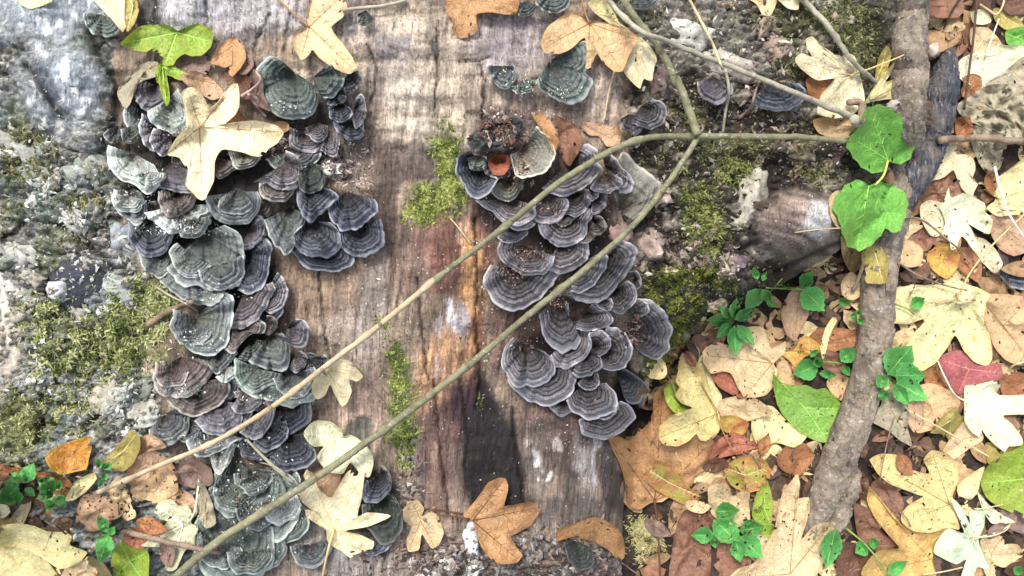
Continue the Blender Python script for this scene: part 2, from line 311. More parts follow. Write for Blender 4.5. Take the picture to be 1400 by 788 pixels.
def spline(P, n, closed=False, tens=.5):
    P = np.asarray(P, float); m = len(P)
    if closed: Q = np.vstack([P[-1], P, P[0], P[1]]); seg = m
    else: Q = np.vstack([2*P[0]-P[1], P, 2*P[-1]-P[-2]]); seg = m-1
    L = np.array([np.linalg.norm(Q[k+2]-Q[k+1]) for k in range(seg)])+1e-9; cum = np.concatenate([[0], np.cumsum(L)])
    s = np.linspace(0, cum[-1], n, endpoint=not closed); k = np.clip(np.searchsorted(cum, s, 'right')-1, 0, seg-1); t = ((s-cum[k])/L[k])[:, None]
    p0, p1, p2, p3 = Q[k], Q[k+1], Q[k+2], Q[k+3]; m1 = (p2-p0)*tens; m2 = (p3-p1)*tens
    return (2*t**3-3*t**2+1)*p1+(t**3-2*t**2+t)*m1+(-2*t**3+3*t**2)*p2+(t**3-t**2)*m2
def tube_mesh(P, R, seg=8, rough=0., seed=0, flat=1.):
    P = np.asarray(P, float); n = len(P); T = np.gradient(P, axis=0); T /= np.linalg.norm(T, axis=1)[:, None]+1e-12
    up = np.array([0, 0, 1.]); V = []
    A = np.cross(T, up); bad = np.linalg.norm(A, axis=1) < 1e-3; A[bad] = [1, 0, 0]; A /= np.linalg.norm(A, axis=1)[:, None]; B = np.cross(A, T)
    R = np.broadcast_to(R, n); th = np.arange(seg)/seg*2*np.pi
    s = np.concatenate([[0], np.cumsum(np.linalg.norm(np.diff(P, axis=0), axis=1))])
    k = 1+rough*((fbm(s[:, None]/R.mean()*1.3+seed, (th*1.5)[None, :]+np.zeros((n, 1)), 3, seed % 7)-.5)*2*np.cos(0)) if rough else np.ones((n, seg))
    k[:, 0] = k[:, 0]
    V = P[:, None, :]+(np.cos(th)[None, :, None]*A[:, None, :]+flat*np.sin(th)[None, :, None]*B[:, None, :])*(R[:, None]*k)[:, :, None]
    F = quads(n, seg, True).tolist(); V = np.vstack([V.reshape(-1, 3), P[0], P[-1]]); a = n*seg
    for j in range(seg): F.append([a, j, (j+1) % seg]); F.append([a+1, (n-1)*seg+(j+1) % seg, (n-1)*seg+j])
    return V, F
def lay(path, n, clear=.0, rad=0.001, A=None, stiff=6):
    """a pixel path laid over what is already there -> world points"""
    q = spline([p[:2] for p in path], n); z = hit(q[:, 0], q[:, 1], A)
    zz = z.copy()
    for _ in range(stiff):
        s = zz.copy(); s[1:-1] = (zz[:-2]+zz[2:])/2; zz = np.maximum(z, s)
    for _ in range(3): s = zz.copy(); s[1:-1] = (zz[:-2]+zz[2:]+zz[1:-1])/3; zz = s
    if len(path[0]) > 2:
        ex = np.interp(np.linspace(0, 1, n), np.linspace(0, 1, len(path)), [p[2] for p in path])*.01; zz = zz+ex
    zz = zz+rad+clear; x, y = p2w(q[:, 0], q[:, 1], zz); return np.stack([x, y, zz], 1)
def strand(name, path, r0, r1, mat, parent=None, n=None, seg=7, rough=.15, clear=0, stampit=True, nodes=None, stiff=6):
    n = n or max(8, int(sum(math.dist(a[:2], b[:2]) for a, b in zip(path[:-1], path[1:]))/6)); P = lay(path, n, clear, (r0+r1)/2*.9, stiff=stiff)
    wob = (fbm(np.arange(n)/5., np.arange(n)*0., 3, int(path[0][0]) % 50)-.5)*(r0+r1)*.5; P[:, 0] += wob*.7; P[:, 1] += wob
    R = np.linspace(r0, r1, n)
    for f in (nodes or []): R = R*(1+.4*np.exp(-((np.linspace(0, 1, n)-f)*n/1.3)**2))
    V, F = tube_mesh(P, R, seg, rough, int(path[0][0])); o = mesh(name, V, F, mat, parent, smooth=True)
    if stampit:
        X = np.stack([P[:, 0]-R*.7, P[:, 0], P[:, 0]+R*.7], 1); Y = np.stack([P[:, 1]-R*.7, P[:, 1], P[:, 1]+R*.7], 1); stamp(X, Y, np.stack([P[:, 2]+R*.8]*3, 1))
    return o
# ---------------------------------------------------------------- the fallen log
M_LOG = mat_log(); M_SOIL = mat_soil()
def grid_axis(a, b, fa, fb, fine, coarse):
    return np.unique(np.round(np.concatenate([np.arange(a, fa, coarse), np.arange(fa, fb, fine), np.arange(fb, b+coarse, coarse)]), 5))
COLS = [  # patches of wood colour, painted shade and painted highlights: u, v, ru, rv, rotation, sRGB, strength
 (560, 120, 170, 130, 0, (188, 175, 158), .8), (250, 18, 60, 26, 0, (205, 207, 212), .8), (350, 20, 70, 34, 0, (176, 176, 182), .7), (560, 150, 34, 50, 0, (206, 194, 178), .6), (700, 60, 60, 50, 0, (166, 158, 162), .7),  # the whitish patches along the top are highlights put into the wood colour
 (205, 30, 18, 40, 0, (40, 38, 38), .9), (480, 48, 6, 30, 8, (70, 66, 68), .7), (597, 62, 4, 20, 0, (62, 60, 66), .8), (540, 60, 26, 16, 0, (122, 118, 130), .6), (376, 42, 8, 14, 0, (80, 76, 78), .6), (270, 14, 9, 30, 0, (110, 114, 128), .6),
 (540, 100, 60, 6, 0, (120, 108, 100), .4), (560, 152, 60, 5, 0, (112, 100, 94), .5), (560, 182, 60, 5, 0, (110, 98, 92), .5),  # cross bands: banded light over the undulations, painted as darker stripes
 (505, 150, 14, 70, 5, (96, 80, 72), .7), (560, 222, 34, 34, 0, (84, 72, 68), .85), (520, 250, 22, 80, 0, (86, 72, 68), .8), (530, 320, 34, 50, 0, (92, 76, 72), .8), (648, 130, 22, 40, 0, (120, 104, 94), .5),
 (600, 330, 40, 44, 0, (140, 104, 94), .85), (612, 360, 34, 60, 0, (118, 80, 70), .8), (655, 330, 22, 60, 0, (140, 92, 80), .8), (628, 380, 9, 30, 0, (84, 62, 62), .7), (560, 380, 28, 46, 0, (122, 102, 92), .8), (524, 400, 10, 24, 0, (66, 56, 56), .6),
 (645, 400, 17, 100, 0, (204, 158, 112), 1.), (640, 500, 16, 60, 0, (178, 136, 100), .9), (632, 320, 8, 26, 0, (206, 176, 148), .8), (655, 470, 12, 70, 0, (128, 86, 66), .8), (600, 510, 34, 80, 6, (190, 150, 116), .95), (622, 520, 26, 30, 0, (166, 130, 104), .8), (640, 545, 20, 30, 0, (140, 104, 84), .7),
 (616, 432, 8, 30, -10, (214, 208, 216), .9), (634, 440, 10, 28, 0, (152, 150, 158), .85), (598, 442, 7, 14, 0, (212, 196, 196), .8), (598, 500, 5, 20, 0, (206, 192, 196), .7),
 (430, 400, 60, 80, 0, (152, 130, 112), .85), (470, 470, 40, 60, 0, (160, 146, 136), .75), (410, 350, 20, 40, 0, (150, 130, 112), .7), (505, 440, 20, 100, 8, (156, 146, 138), .7), (500, 560, 30, 50, 0, (176, 152, 138), .8), (470, 560, 12, 60, 0, (190, 166, 148), .6),
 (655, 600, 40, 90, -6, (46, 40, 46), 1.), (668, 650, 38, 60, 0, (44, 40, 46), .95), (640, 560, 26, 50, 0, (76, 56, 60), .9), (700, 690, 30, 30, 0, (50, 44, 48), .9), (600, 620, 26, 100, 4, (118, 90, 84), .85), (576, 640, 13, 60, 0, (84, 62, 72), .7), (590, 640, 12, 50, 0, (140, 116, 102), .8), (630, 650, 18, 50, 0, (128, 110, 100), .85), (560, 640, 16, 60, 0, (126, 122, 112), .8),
 (760, 600, 70, 60, 0, (96, 80, 76), .9), (770, 560, 60, 16, 0, (140, 112, 104), .6), (730, 640, 20, 60, 0, (126, 116, 108), .7), (800, 640, 16, 50, -6, (176, 170, 166), .75), (815, 625, 5, 40, -6, (196, 194, 196), .6), (838, 650, 15, 60, -10, (66, 60, 64), .85), (775, 650, 12, 40, -8, (62, 56, 56), .6), (780, 700, 60, 26, 0, (92, 84, 84), .7),
 (738, 630, 6, 10, 0, (222, 219, 214), .9), (749, 652, 8, 6, 0, (222, 219, 214), .9), (762, 608, 8, 7, 0, (208, 196, 188), .9), (735, 620, 6, 8, 0, (214, 206, 202), .7), (722, 606, 8, 8, 0, (180, 164, 156), .7),
 (735, 430, 70, 60, 0, (84, 66, 60), .85), (690, 470, 16, 50, 0, (132, 104, 96), .7), (730, 290, 80, 60, 0, (88, 70, 66), .6), (815, 125, 34, 50, 10, (178, 164, 152), .85), (735, 120, 40, 40, 0, (120, 110, 106), .6), (700, 160, 44, 26, 0, (120, 96, 92), .6), (760, 30, 60, 20, 0, (90, 86, 90), .6),
 (430, 700, 60, 60, 0, (126, 128, 126), .7), (480, 770, 80, 30, 0, (140, 136, 134), .7), (463, 745, 9, 30, 0, (196, 200, 206), .6), (490, 590, 18, 20, 0, (66, 78, 74), .8), (480, 220, 20, 40, 0, (72, 64, 60), .7), (210, 160, 44, 70, 0, (70, 62, 62), .95), (230, 240, 84, 60, 0, (46, 42, 42), 1.), (280, 330, 84, 80, 0, (40, 38, 38), 1.), (330, 420, 70, 80, 0, (38, 34, 36), 1.), (310, 510, 90, 60, 0, (44, 40, 40), 1.), (340, 580, 80, 44, 0, (54, 50, 50), .95), (345, 240, 60, 50, 0, (34, 32, 34), 1.), (400, 190, 60, 44, 0, (52, 46, 48), .9), (440, 300, 62, 50, 0, (48, 42, 44), .95), (330, 690, 70, 70, 0, (70, 74, 74), .9), (455, 150, 34, 40, 0, (40, 36, 40), .9), (512, 690, 34, 60, 0, (48, 48, 52), .9),  # near-black patches: shade between and under the left brackets, painted on the wood
 (700, 250, 80, 70, 0, (62, 48, 46), .95), (790, 330, 70, 60, 0, (52, 42, 42), 1.), (780, 480, 70, 70, 0, (58, 48, 48), .95), (850, 560, 24, 50, 0, (34, 30, 32), 1.), (690, 170, 50, 26, 0, (70, 62, 62), .8), (450, 30, 60, 40, 0, (142, 138, 140), .6), (320, 50, 50, 30, 0, (132, 126, 128), .6), (530, 90, 30, 60, 0, (150, 142, 140), .5), (690, 60, 26, 30, 0, (128, 122, 128), .6),  # darkest patches: painted shade behind the right brackets and at the log's edge
 (300, 620, 60, 60, 0, (96, 90, 86), .7), (250, 670, 40, 40, 0, (110, 92, 84), .7)]
MOSSB = [(608, 220, 22, 56, (76, 88, 34)), (592, 275, 36, 26, (76, 88, 34)), (542, 510, 18, 44, (84, 94, 44)), (550, 585, 24, 36, (84, 94, 44)), (150, 470, 76, 44, (92, 100, 58)), (200, 410, 36, 30, (100, 108, 60)), (30, 215, 44, 50, (78, 86, 52)), (20, 580, 40, 46, (110, 114, 74)),
 (955, 285, 32, 64, (62, 68, 32)), (920, 420, 50, 50, (50, 60, 24)), (905, 490, 30, 44, (50, 60, 24)), (1080, 30, 60, 40, (66, 68, 40)), (1170, 60, 50, 70, (60, 62, 36)), (1110, 95, 50, 20, (66, 68, 40)), (1010, 200, 60, 14, (70, 70, 40)), (940, 160, 26, 30, (66, 72, 36)), (110, 275, 44, 16, (78, 86, 50))]
def log_colour(u, v, burl, L, R, B):
    n = fbm(u/14, v/14, 4, 11); base = lin((148, 131, 115))*np.ones(u.shape+(1,)); c = base.copy()
    wu = u+(fbm(u/16, v/30, 3, 21)-.5)*26; wv = v+(fbm(u/20, v/20, 3, 23)-.5)*30
    n2 = .6*fbm((u+.16*v)/5, v/40, 4, 71)+.4*fbm(u/12, v/12, 4, 73)
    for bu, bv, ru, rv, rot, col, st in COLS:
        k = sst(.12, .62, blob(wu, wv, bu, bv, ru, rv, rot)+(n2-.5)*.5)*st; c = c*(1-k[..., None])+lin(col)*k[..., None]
    c = c*(.34+1.16*fbm((u+.16*v)/6, v/55, 5, 81))[..., None]*(.62+.66*fbm(u/26, v/26, 5, 83))[..., None]
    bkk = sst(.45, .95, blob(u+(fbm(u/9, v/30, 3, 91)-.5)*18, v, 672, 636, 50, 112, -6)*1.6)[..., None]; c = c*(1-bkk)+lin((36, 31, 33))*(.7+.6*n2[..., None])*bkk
    # inner bark
    k = n[..., None]; f1, f2, idv = worley(u/15+fbm(u/30, v/30, 2, 3)*1.5, v/12, 4)
    cl = np.where(k > .5, lin((184, 184, 178)), lin((122, 122, 118)))*(.5+.8*idv[..., None])*(.25+.75*sst(.02, .22, f2-f1))[..., None]*(.45+1.1*fbm(u/34, v/34, 4, 97))[..., None]
    gr = sst(.52, .62, fbm(u/40, v/40, 3, 31))[..., None]; cl = cl*(1-.6*gr)+lin((104, 114, 80))*.6*gr
    blu = sst(.5, .62, fbm(u/50, v/50, 3, 37))[..., None]; cl = cl*(1-.4*blu)+lin((140, 152, 162))*.4*blu
    pl = np.clip(blob(u, v, 8, 450, 26, 70)*1.6, 0, 1)[..., None]; cl = cl*(1-pl)+lin((166, 158, 146))*pl
    c = c*(1-L[..., None])+cl*L[..., None]
    bb = lin((136, 144, 152))*(.45+1.1*fbm((u+v*.6)/9, v/30, 4, 41)[..., None]); hi = sst(.55, .68, fbm(u/10, v/16, 3, 43))[..., None]; bb = bb*(1-hi)+lin((216, 220, 224))*hi
    dk = np.clip(blob(u, v, 65, 115, 12, 46, -28)*1.7, 0, 1)[..., None]; bb = bb*(1-dk*.85)+lin((60, 68, 82))*dk*.85
    c = c*(1-burl[..., None])+bb*burl[..., None]
    pale = sst(.50, .62, fbm(u/22, v/22, 4, 51))[..., None]
    cr = lin((64, 55, 48))*(.5+1.*idv[..., None])*(1-pale)+lin((158, 150, 136))*pale*(.7+.5*idv[..., None])
    t2 = sst(200, 60, v)[..., None]*sst(.4, .55, fbm(u/45, v/45, 3, 53))[..., None]; cr = cr*(1-.5*t2)+lin((140, 140, 132))*.5*t2
    dk = np.clip(blob(u, v, 1060, 250, 50, 70)*1.3+blob(u, v, 1010, 420, 80, 50)*1.4+blob(u, v, 870, 560, 16, 50)*1.6+blob(u, v, 1200, 30, 30, 80)+blob(u, v, 860, 220, 26, 36)+blob(u, v, 1170, 260, 40, 50), 0, 1)[..., None]; cr = cr*(1-dk*.85)+lin((44, 36, 32))*dk*.85  # dk: shade of the hollows and edge gap painted into the dark bark
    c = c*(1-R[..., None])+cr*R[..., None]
    kn = knob(u, v)[..., None]; sw = fbm((u*.5-v)/7+fbm(u/26, v/26, 2, 5)*2.5, (u+v*.5)/44, 5, 63)[..., None]; kc = lin((140, 126, 116))*(.02+2.1*sw**1.4); wh = sst(.35, .8, blob(u+(fbm(u/9, v/9, 3, 5)-.5)*30, v, 1122, 298, 26, 34, 30)*1.3)[..., None]; kc = kc*(1-wh*.8)+lin((206, 204, 204))*wh*.8  # wh: highlight on the knob, painted as a whitish patch
    br2 = sst(.3, .8, blob(u, v, 1070, 290, 26, 26)*1.3)[..., None]; kc = kc*(1-.5*br2)+lin((110, 92, 84))*.5*br2; c = c*(1-kn)+kc*kn
    cb = lin((96, 90, 84))*(.5+.9*idv[..., None]); hi = sst(.56, .64, fbm(u/9, v/12, 3, 61))[..., None]; cb = cb*(1-hi*.6)+lin((176, 172, 170))*hi*.6
    c = c*(1-B[..., None])+cb*B[..., None]
    for bu, bv, ru, rv, mc in MOSSB:
        k = sst(.25, .6, blob(wu, wv, bu, bv, ru, rv)+(fbm(u/8, v/8, 3, 65)-.5)*.9)[..., None]*.85; c = c*(1-k)+lin(mc)*(.6+.8*n[..., None])*k
    ck = np.zeros(u.shape)
    for pts, w in CRACKS: d = pdist(u+(vnoise(u/7, v/7, 3)-.5)*4, v, pts); ck = np.maximum(ck, np.exp(-(d/max(w, 2.))**2))
    c = c*(1-.92*ck[..., None])+lin((26, 21, 20))*.92*ck[..., None]
    return c
def axis3(a, b, fa, fb): return np.unique(np.round(np.concatenate([np.arange(a, fa-.16, .012), np.arange(fa-.16, fa, .004), np.arange(fa, fb, .0016), np.arange(fb, fb+.16, .004), np.arange(fb+.16, b, .012)]), 5))
gx = axis3(-.95, .60, -.55, .36); gy = axis3(-1.0, 1.0, -.33, .33)
X, Y = np.meshgrid(gx, gy, indexing='ij'); Z = full_log(X, Y); g = X/S0+CX
Z = np.maximum(Z, -.06); u, v = w2p(X, Y, Z); L, R, B, burl = zones(u, v); bark = np.clip(np.maximum(np.maximum(L-burl, R*(1-knob(u, v))), B), 0, 1)
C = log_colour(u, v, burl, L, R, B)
F = quads(len(gx), len(gy)); zf = Z.ravel()[F].max(1); F = F[zf > -.03]
used = np.unique(F); remap = -np.ones(Z.size, int); remap[used] = np.arange(len(used))
V = np.stack([X.ravel(), Y.ravel(), Z.ravel()], 1)[used]
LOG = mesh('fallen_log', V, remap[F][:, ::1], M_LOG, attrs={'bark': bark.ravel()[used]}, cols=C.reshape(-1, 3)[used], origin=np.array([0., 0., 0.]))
tag(LOG, 'rotting fallen log with grey bare wood, bark at both sides and rows of bracket fungi', 'log')
# ---------------------------------------------------------------- ground
ax = grid_axis(-4, 4, -.66, .66, .006, .2); ay = grid_axis(-4, 4, -.42, .42, .006, .2); X, Y = np.meshgrid(ax, ay, indexing='ij')
Z = ground_h(X/S0+CX, CY-Y/S0); Gr = mesh('forest_floor', np.stack([X, Y, Z], -1).reshape(-1, 3), quads(len(ax), len(ay)), M_SOIL, origin=np.array([0., 0., 0.])); Gr['kind'] = 'structure'

# ---------------------------------------------------------------- lumps of bark and wood on the log
M_CH = mat_vcol('rough_bark', .85, .25, 170, 1.); M_CH2 = mat_vcol('smooth_dead_wood', .55, .4, 90, .6)
def mat_dw():
    s = N('driftwood'); P = s.geo(); c = s.attr('Col', 'Color'); w = s.noise(1, 6, .7, 2.2, stretch(s, P, 60, 260, 120, .5)); c = s.mix(1., c, s.ramp(w, [(.3, .35), (.45, .85), (.56, 1.15), (.72, 1.7)]), 'MULTIPLY')
    return s.fin(c, .7, s.bump(s.math('ADD', w, s.noise(400, 3, .7, 0, P)), 1., .002), .3)
M_DW = mat_dw()
from mathutils import noise as mno
import bmesh
def chunk(name, u_, v_, ru, rv, hgt, col, rot=0, seed=0, amp=.35, sub=3, mat=None, parent=LOG, sink=.35, fr=1.6):
    bm = bmesh.new(); bmesh.ops.create_icosphere(bm, subdivisions=sub, radius=1); P = np.array([q.co[:] for q in bm.verts]); F = [[q.index for q in f.verts] for f in bm.faces]; bm.free()
    z0 = float(hit(np.array([u_]), np.array([v_]))[0]); x0, y0 = p2w(u_, v_, z0); s = S0*(D-z0)/D
    k = np.array([1+amp*(mno.fractal(Vector(p)*fr+Vector((seed*3.1, seed*1.7, seed)), .9, 2.1, 4)) for p in P]); 
    cell = np.array([mno.voronoi(Vector(p)*fr*2+Vector((seed, 0, seed*2)))[0] for p in P]); k = k*(1+amp*.5*(cell[:, 1]-cell[:, 0]-.3))
    P = P*k[:, None]; c, q = math.cos(math.radians(rot)), math.sin(math.radians(rot)); a = P[:, 0]*ru*s; b = P[:, 1]*rv*s
    V = np.stack([x0+a*c+b*q, y0-a*q+b*c, z0-hgt*sink+P[:, 2]*hgt], 1)
    cc = lin(col)*(.55+.9*np.clip((k-.7)/.6, 0, 1)[:, None]*.8+.2)
    o = mesh(name, V, F, mat or M_CH, parent, cols=cc)
    top = V[V[:, 2] > z0-.004]
    if len(top): i = np.round((top[:, 0]-HX0)/HR).astype(int); j = np.round((top[:, 1]-HY0)/HR).astype(int); ok = (i > 1) & (i < H.shape[0]-2) & (j > 1) & (j < H.shape[1]-2)
    if len(top):
        for di in (-1, 0, 1):
            for dj in (-1, 0, 1): np.maximum.at(H, (i[ok]+di, j[ok]+dj), top[ok, 2])
    return o
for k, a in enumerate([('bark_chunk', 895, 266, 27, 19, .014, (150, 136, 122)), ('bark_chunk', 886, 330, 26, 25, .015, (158, 140, 128), 20), ('bark_chunk', 846, 318, 19, 22, .013, (142, 118, 112)), ('bark_chunk', 879, 362, 12, 12, .01, (148, 134, 122)),
    ('bark_plate', 1028, 268, 20, 44, .007, (150, 146, 134), 14), ('bark_plate', 1006, 300, 26, 14, .006, (142, 138, 122)), ('bark_chunk', 1004, 358, 19, 14, .012, (110, 96, 100)), ('bark_chunk', 948, 330, 10, 15, .01, (140, 118, 110)),
    ('bark_chunk', 914, 372, 16, 9, .009, (158, 142, 126)), ('bark_chunk', 976, 415, 18, 10, .008, (152, 134, 116)), ('bark_chunk', 865, 415, 8, 9, .008, (150, 140, 132)), ('bark_chunk', 985, 85, 60, 22, .012, (150, 144, 134), 20), ('bark_chunk', 940, 50, 34, 26, .014, (158, 158, 152)),
    ('bark_chunk', 905, 112, 16, 20, .012, (118, 104, 100)), ('bark_chunk', 1060, 60, 14, 16, .01, (132, 118, 108)), ('bark_chunk', 995, 10, 18, 10, .012, (120, 106, 96)), ('bark_chunk', 1090, 205, 30, 18, .014, (120, 110, 88)), ('bark_chunk', 1010, 130, 26, 12, .01, (122, 112, 104)),
    ('bark_chunk', 878, 520, 12, 34, .010, (128, 112, 100)), ('bark_plate', 14, 455, 22, 60, .010, (168, 160, 148)), ('bark_plate', 12, 505, 30, 18, .009, (160, 152, 138)), ('bark_chunk', 70, 495, 17, 12, .012, (176, 176, 168)), ('bark_chunk', 100, 500, 14, 12, .010, (170, 172, 164)),
    ('bark_chunk', 60, 478, 14, 10, .010, (178, 182, 182)), ('bark_chunk', 45, 210, 60, 30, .012, (138, 140, 134), 40), ('bark_chunk', 120, 235, 34, 26, .012, (120, 126, 118)), ('bark_chunk', 185, 560, 30, 20, .010, (160, 156, 146)),
    ('bark_chunk', 150, 545, 30, 24, .010, (150, 146, 134)), ('bark_chunk', 165, 395, 26, 18, .010, (140, 144, 140), 40), ('bark_chunk', 40, 345, 34, 20, .010, (150, 152, 146)), ('bark_chunk', 170, 330, 20, 26, .010, (128, 134, 138), -30), ('bark_chunk', 195, 330, 14, 30, .008, (112, 118, 124), -40)]):
    chunk(*a, seed=k+1, amp=.45, fr=2.2)
chunk('dark_wood_knot', 112, 384, 42, 36, .022, (58, 60, 70), 10, 93, .3, 4, M_DW, LOG, .3, .9)
chunk('dark_wood_knot', 82, 398, 16, 16, .018, (168, 166, 172), 10, 94, .3, 3, M_CH2, LOG, .2, 1.3)
chunk('dark_wood_knot', 152, 428, 13, 16, .020, (150, 150, 158), 10, 95, .4, 3, M_CH2, LOG, .1, 1.5)
chunk('grey_wood_piece', 645, 740, 13, 32, .012, (172, 176, 184), -5, 96, .25, 3, M_CH2, LOG, .1, 1.8)
chunk('grey_wood_piece', 612, 768, 16, 22, .012, (170, 176, 176), 10, 97, .5, 3, None, LOG, .1, 2.2)
chunk('grey_wood_piece', 646, 778, 15, 13, .012, (166, 170, 168), 0, 98, .5, 3, None, LOG, .1, 2.2)
chunk('grey_wood_piece', 580, 785, 26, 9, .012, (168, 172, 174), 0, 99, .5, 3, None, LOG, .1, 2.2)
chunk('pale_lichen_crust', 455, 233, 22, 14, .012, (196, 208, 196), -10, 100, .55, 3, None, LOG, .1, 2.4)
rq = np.random.default_rng(77)
for k in range(64):
    a, b = rq.uniform(-10, 215), rq.uniform(205, 600)
    if (a > 150 and b < 330) or (abs(a-112) < 50 and abs(b-384) < 45): continue
    c_ = [(150, 152, 146), (126, 128, 122), (170, 170, 164), (112, 116, 108), (140, 136, 124)][rq.integers(0, 5)]
    chunk('bark_chunk', a, b, rq.uniform(9, 26), rq.uniform(7, 17), rq.uniform(.007, .014), c_, rq.uniform(-60, 70), 300+k, .6, 3, M_CH, LOG, .45, 2.6)
for k in range(40):
    a, b = rq.uniform(880, 1190), rq.uniform(-5, 430)
    if b > 430-(a-900)*.5 or (a > 1040 and b > 240) or (a < 900 and b < 140): continue
    c_ = [(110, 98, 86), (86, 76, 68), (146, 138, 124), (72, 62, 54), (128, 112, 102)][rq.integers(0, 5)]
    chunk('bark_chunk', a, b, rq.uniform(9, 24), rq.uniform(7, 15), rq.uniform(.006, .013), c_, rq.uniform(-60, 70), 400+k, .6, 3, M_CH, LOG, .45, 2.6)
# ---------------------------------------------------------------- crumbs (nobody could count them)
def crumbs(name, blobs, n, size, cols, label, cat, seed, parent=None):
    r = np.random.default_rng(seed); U = []; Vv = []
    for (bu, bv, ru, rv, w) in blobs: m = int(n*w); U.append(bu+r.normal(0, ru*.5, m)); Vv.append(bv+r.normal(0, rv*.5, m))
    U = np.concatenate(U); Vv = np.concatenate(Vv); z = hit(U, Vv); x, y = p2w(U, Vv, z); m = len(U)
    base = np.array([[1, 0, 0], [-1, 0, 0], [0, 1, 0], [0, -1, 0], [0, 0, 1], [0, 0, -1.]]); T = np.array([[0, 2, 4], [2, 1, 4], [1, 3, 4], [3, 0, 4], [2, 0, 5], [1, 2, 5], [3, 1, 5], [0, 3, 5]])
    sz = size*(.35+r.random((m, 1))**2*1.4); ang = r.random(m)*6.28; e = np.stack([1+r.random(m)*1.2, .5+r.random(m)*.5, .45+r.random(m)*.4], 1)
    P = base[None]*e[:, None, :]*sz[:, :, None]*(1+r.normal(0, .22, (m, 6, 1))); c, s_ = np.cos(ang)[:, None], np.sin(ang)[:, None]
    Q = np.stack([P[..., 0]*c-P[..., 1]*s_, P[..., 0]*s_+P[..., 1]*c, P[..., 2]], -1)+np.stack([x, y, z], 1)[:, None, :]
    F = (T[None]+(np.arange(m)*6)[:, None, None]).reshape(-1, 3); cc = np.array([lin(q) for q in cols])[r.integers(0, len(cols), m)]*(.6+.7*r.random((m, 1)))
    o = mesh(name, Q.reshape(-1, 3), F, M_CR, parent, cols=np.repeat(cc, 6, 0), smooth=False); o['kind'] = 'stuff'
    if parent is None: tag(o, label, cat)
    return o
M_CR = mat_vcol('crumbs', .85, .25, 400, .5)
crumbs('bark_crumbs', [(60, 250, 110, 160, .28), (100, 480, 150, 120, .34), (160, 560, 110, 60, .16), (130, 330, 110, 90, .22)], 3000, .0015, [(166, 168, 162), (126, 128, 122), (196, 198, 194), (104, 110, 92), (150, 142, 130)], 'crumbled pale grey bark bits covering the left side of the log', 'bark crumbs', 3)
crumbs('bark_crumbs', [(1000, 110, 180, 130, .4), (940, 260, 90, 120, .2), (960, 380, 100, 80, .2), (1100, 200, 90, 80, .1), (1040, 20, 120, 40, .1)], 4500, .0015, [(140, 130, 118), (92, 80, 72), (178, 170, 158), (74, 66, 58), (112, 110, 84)], 'crumbled brown bark bits over the mossy right shoulder of the log', 'bark crumbs', 4)
crumbs('wood_crumbs', [(665, 330, 40, 80, .2), (740, 430, 60, 50, .14), (720, 350, 50, 30, .1), (760, 590, 90, 40, .14), (680, 480, 20, 70, .1), (520, 370, 50, 40, .08)], 4200, .00065, [(176, 140, 128), (128, 92, 84), (206, 186, 176), (92, 70, 66), (226, 218, 212)], 'fine pinkish wood dust scattered round the right hand group of brackets', 'wood dust', 5)
crumbs('woody_debris', [(760, 760, 120, 40, .55), (580, 765, 90, 24, .3), (560, 680, 20, 60, .15)], 2600, .0022, [(104, 96, 90), (150, 144, 140), (70, 62, 58), (132, 112, 100)], 'dark broken wood and bark debris along the lower edge of the log', 'debris', 6)
crumbs('mauve_crust', [(455, 215, 55, 34, .4), (395, 195, 50, 24, .25), (480, 240, 30, 30, .2), (700, 165, 44, 20, .15)], 2400, .0013, [(150, 134, 128), (110, 96, 94), (180, 168, 160), (84, 74, 72)], 'knobbly grey brown crust between the two upper left bracket groups', 'crust', 8)
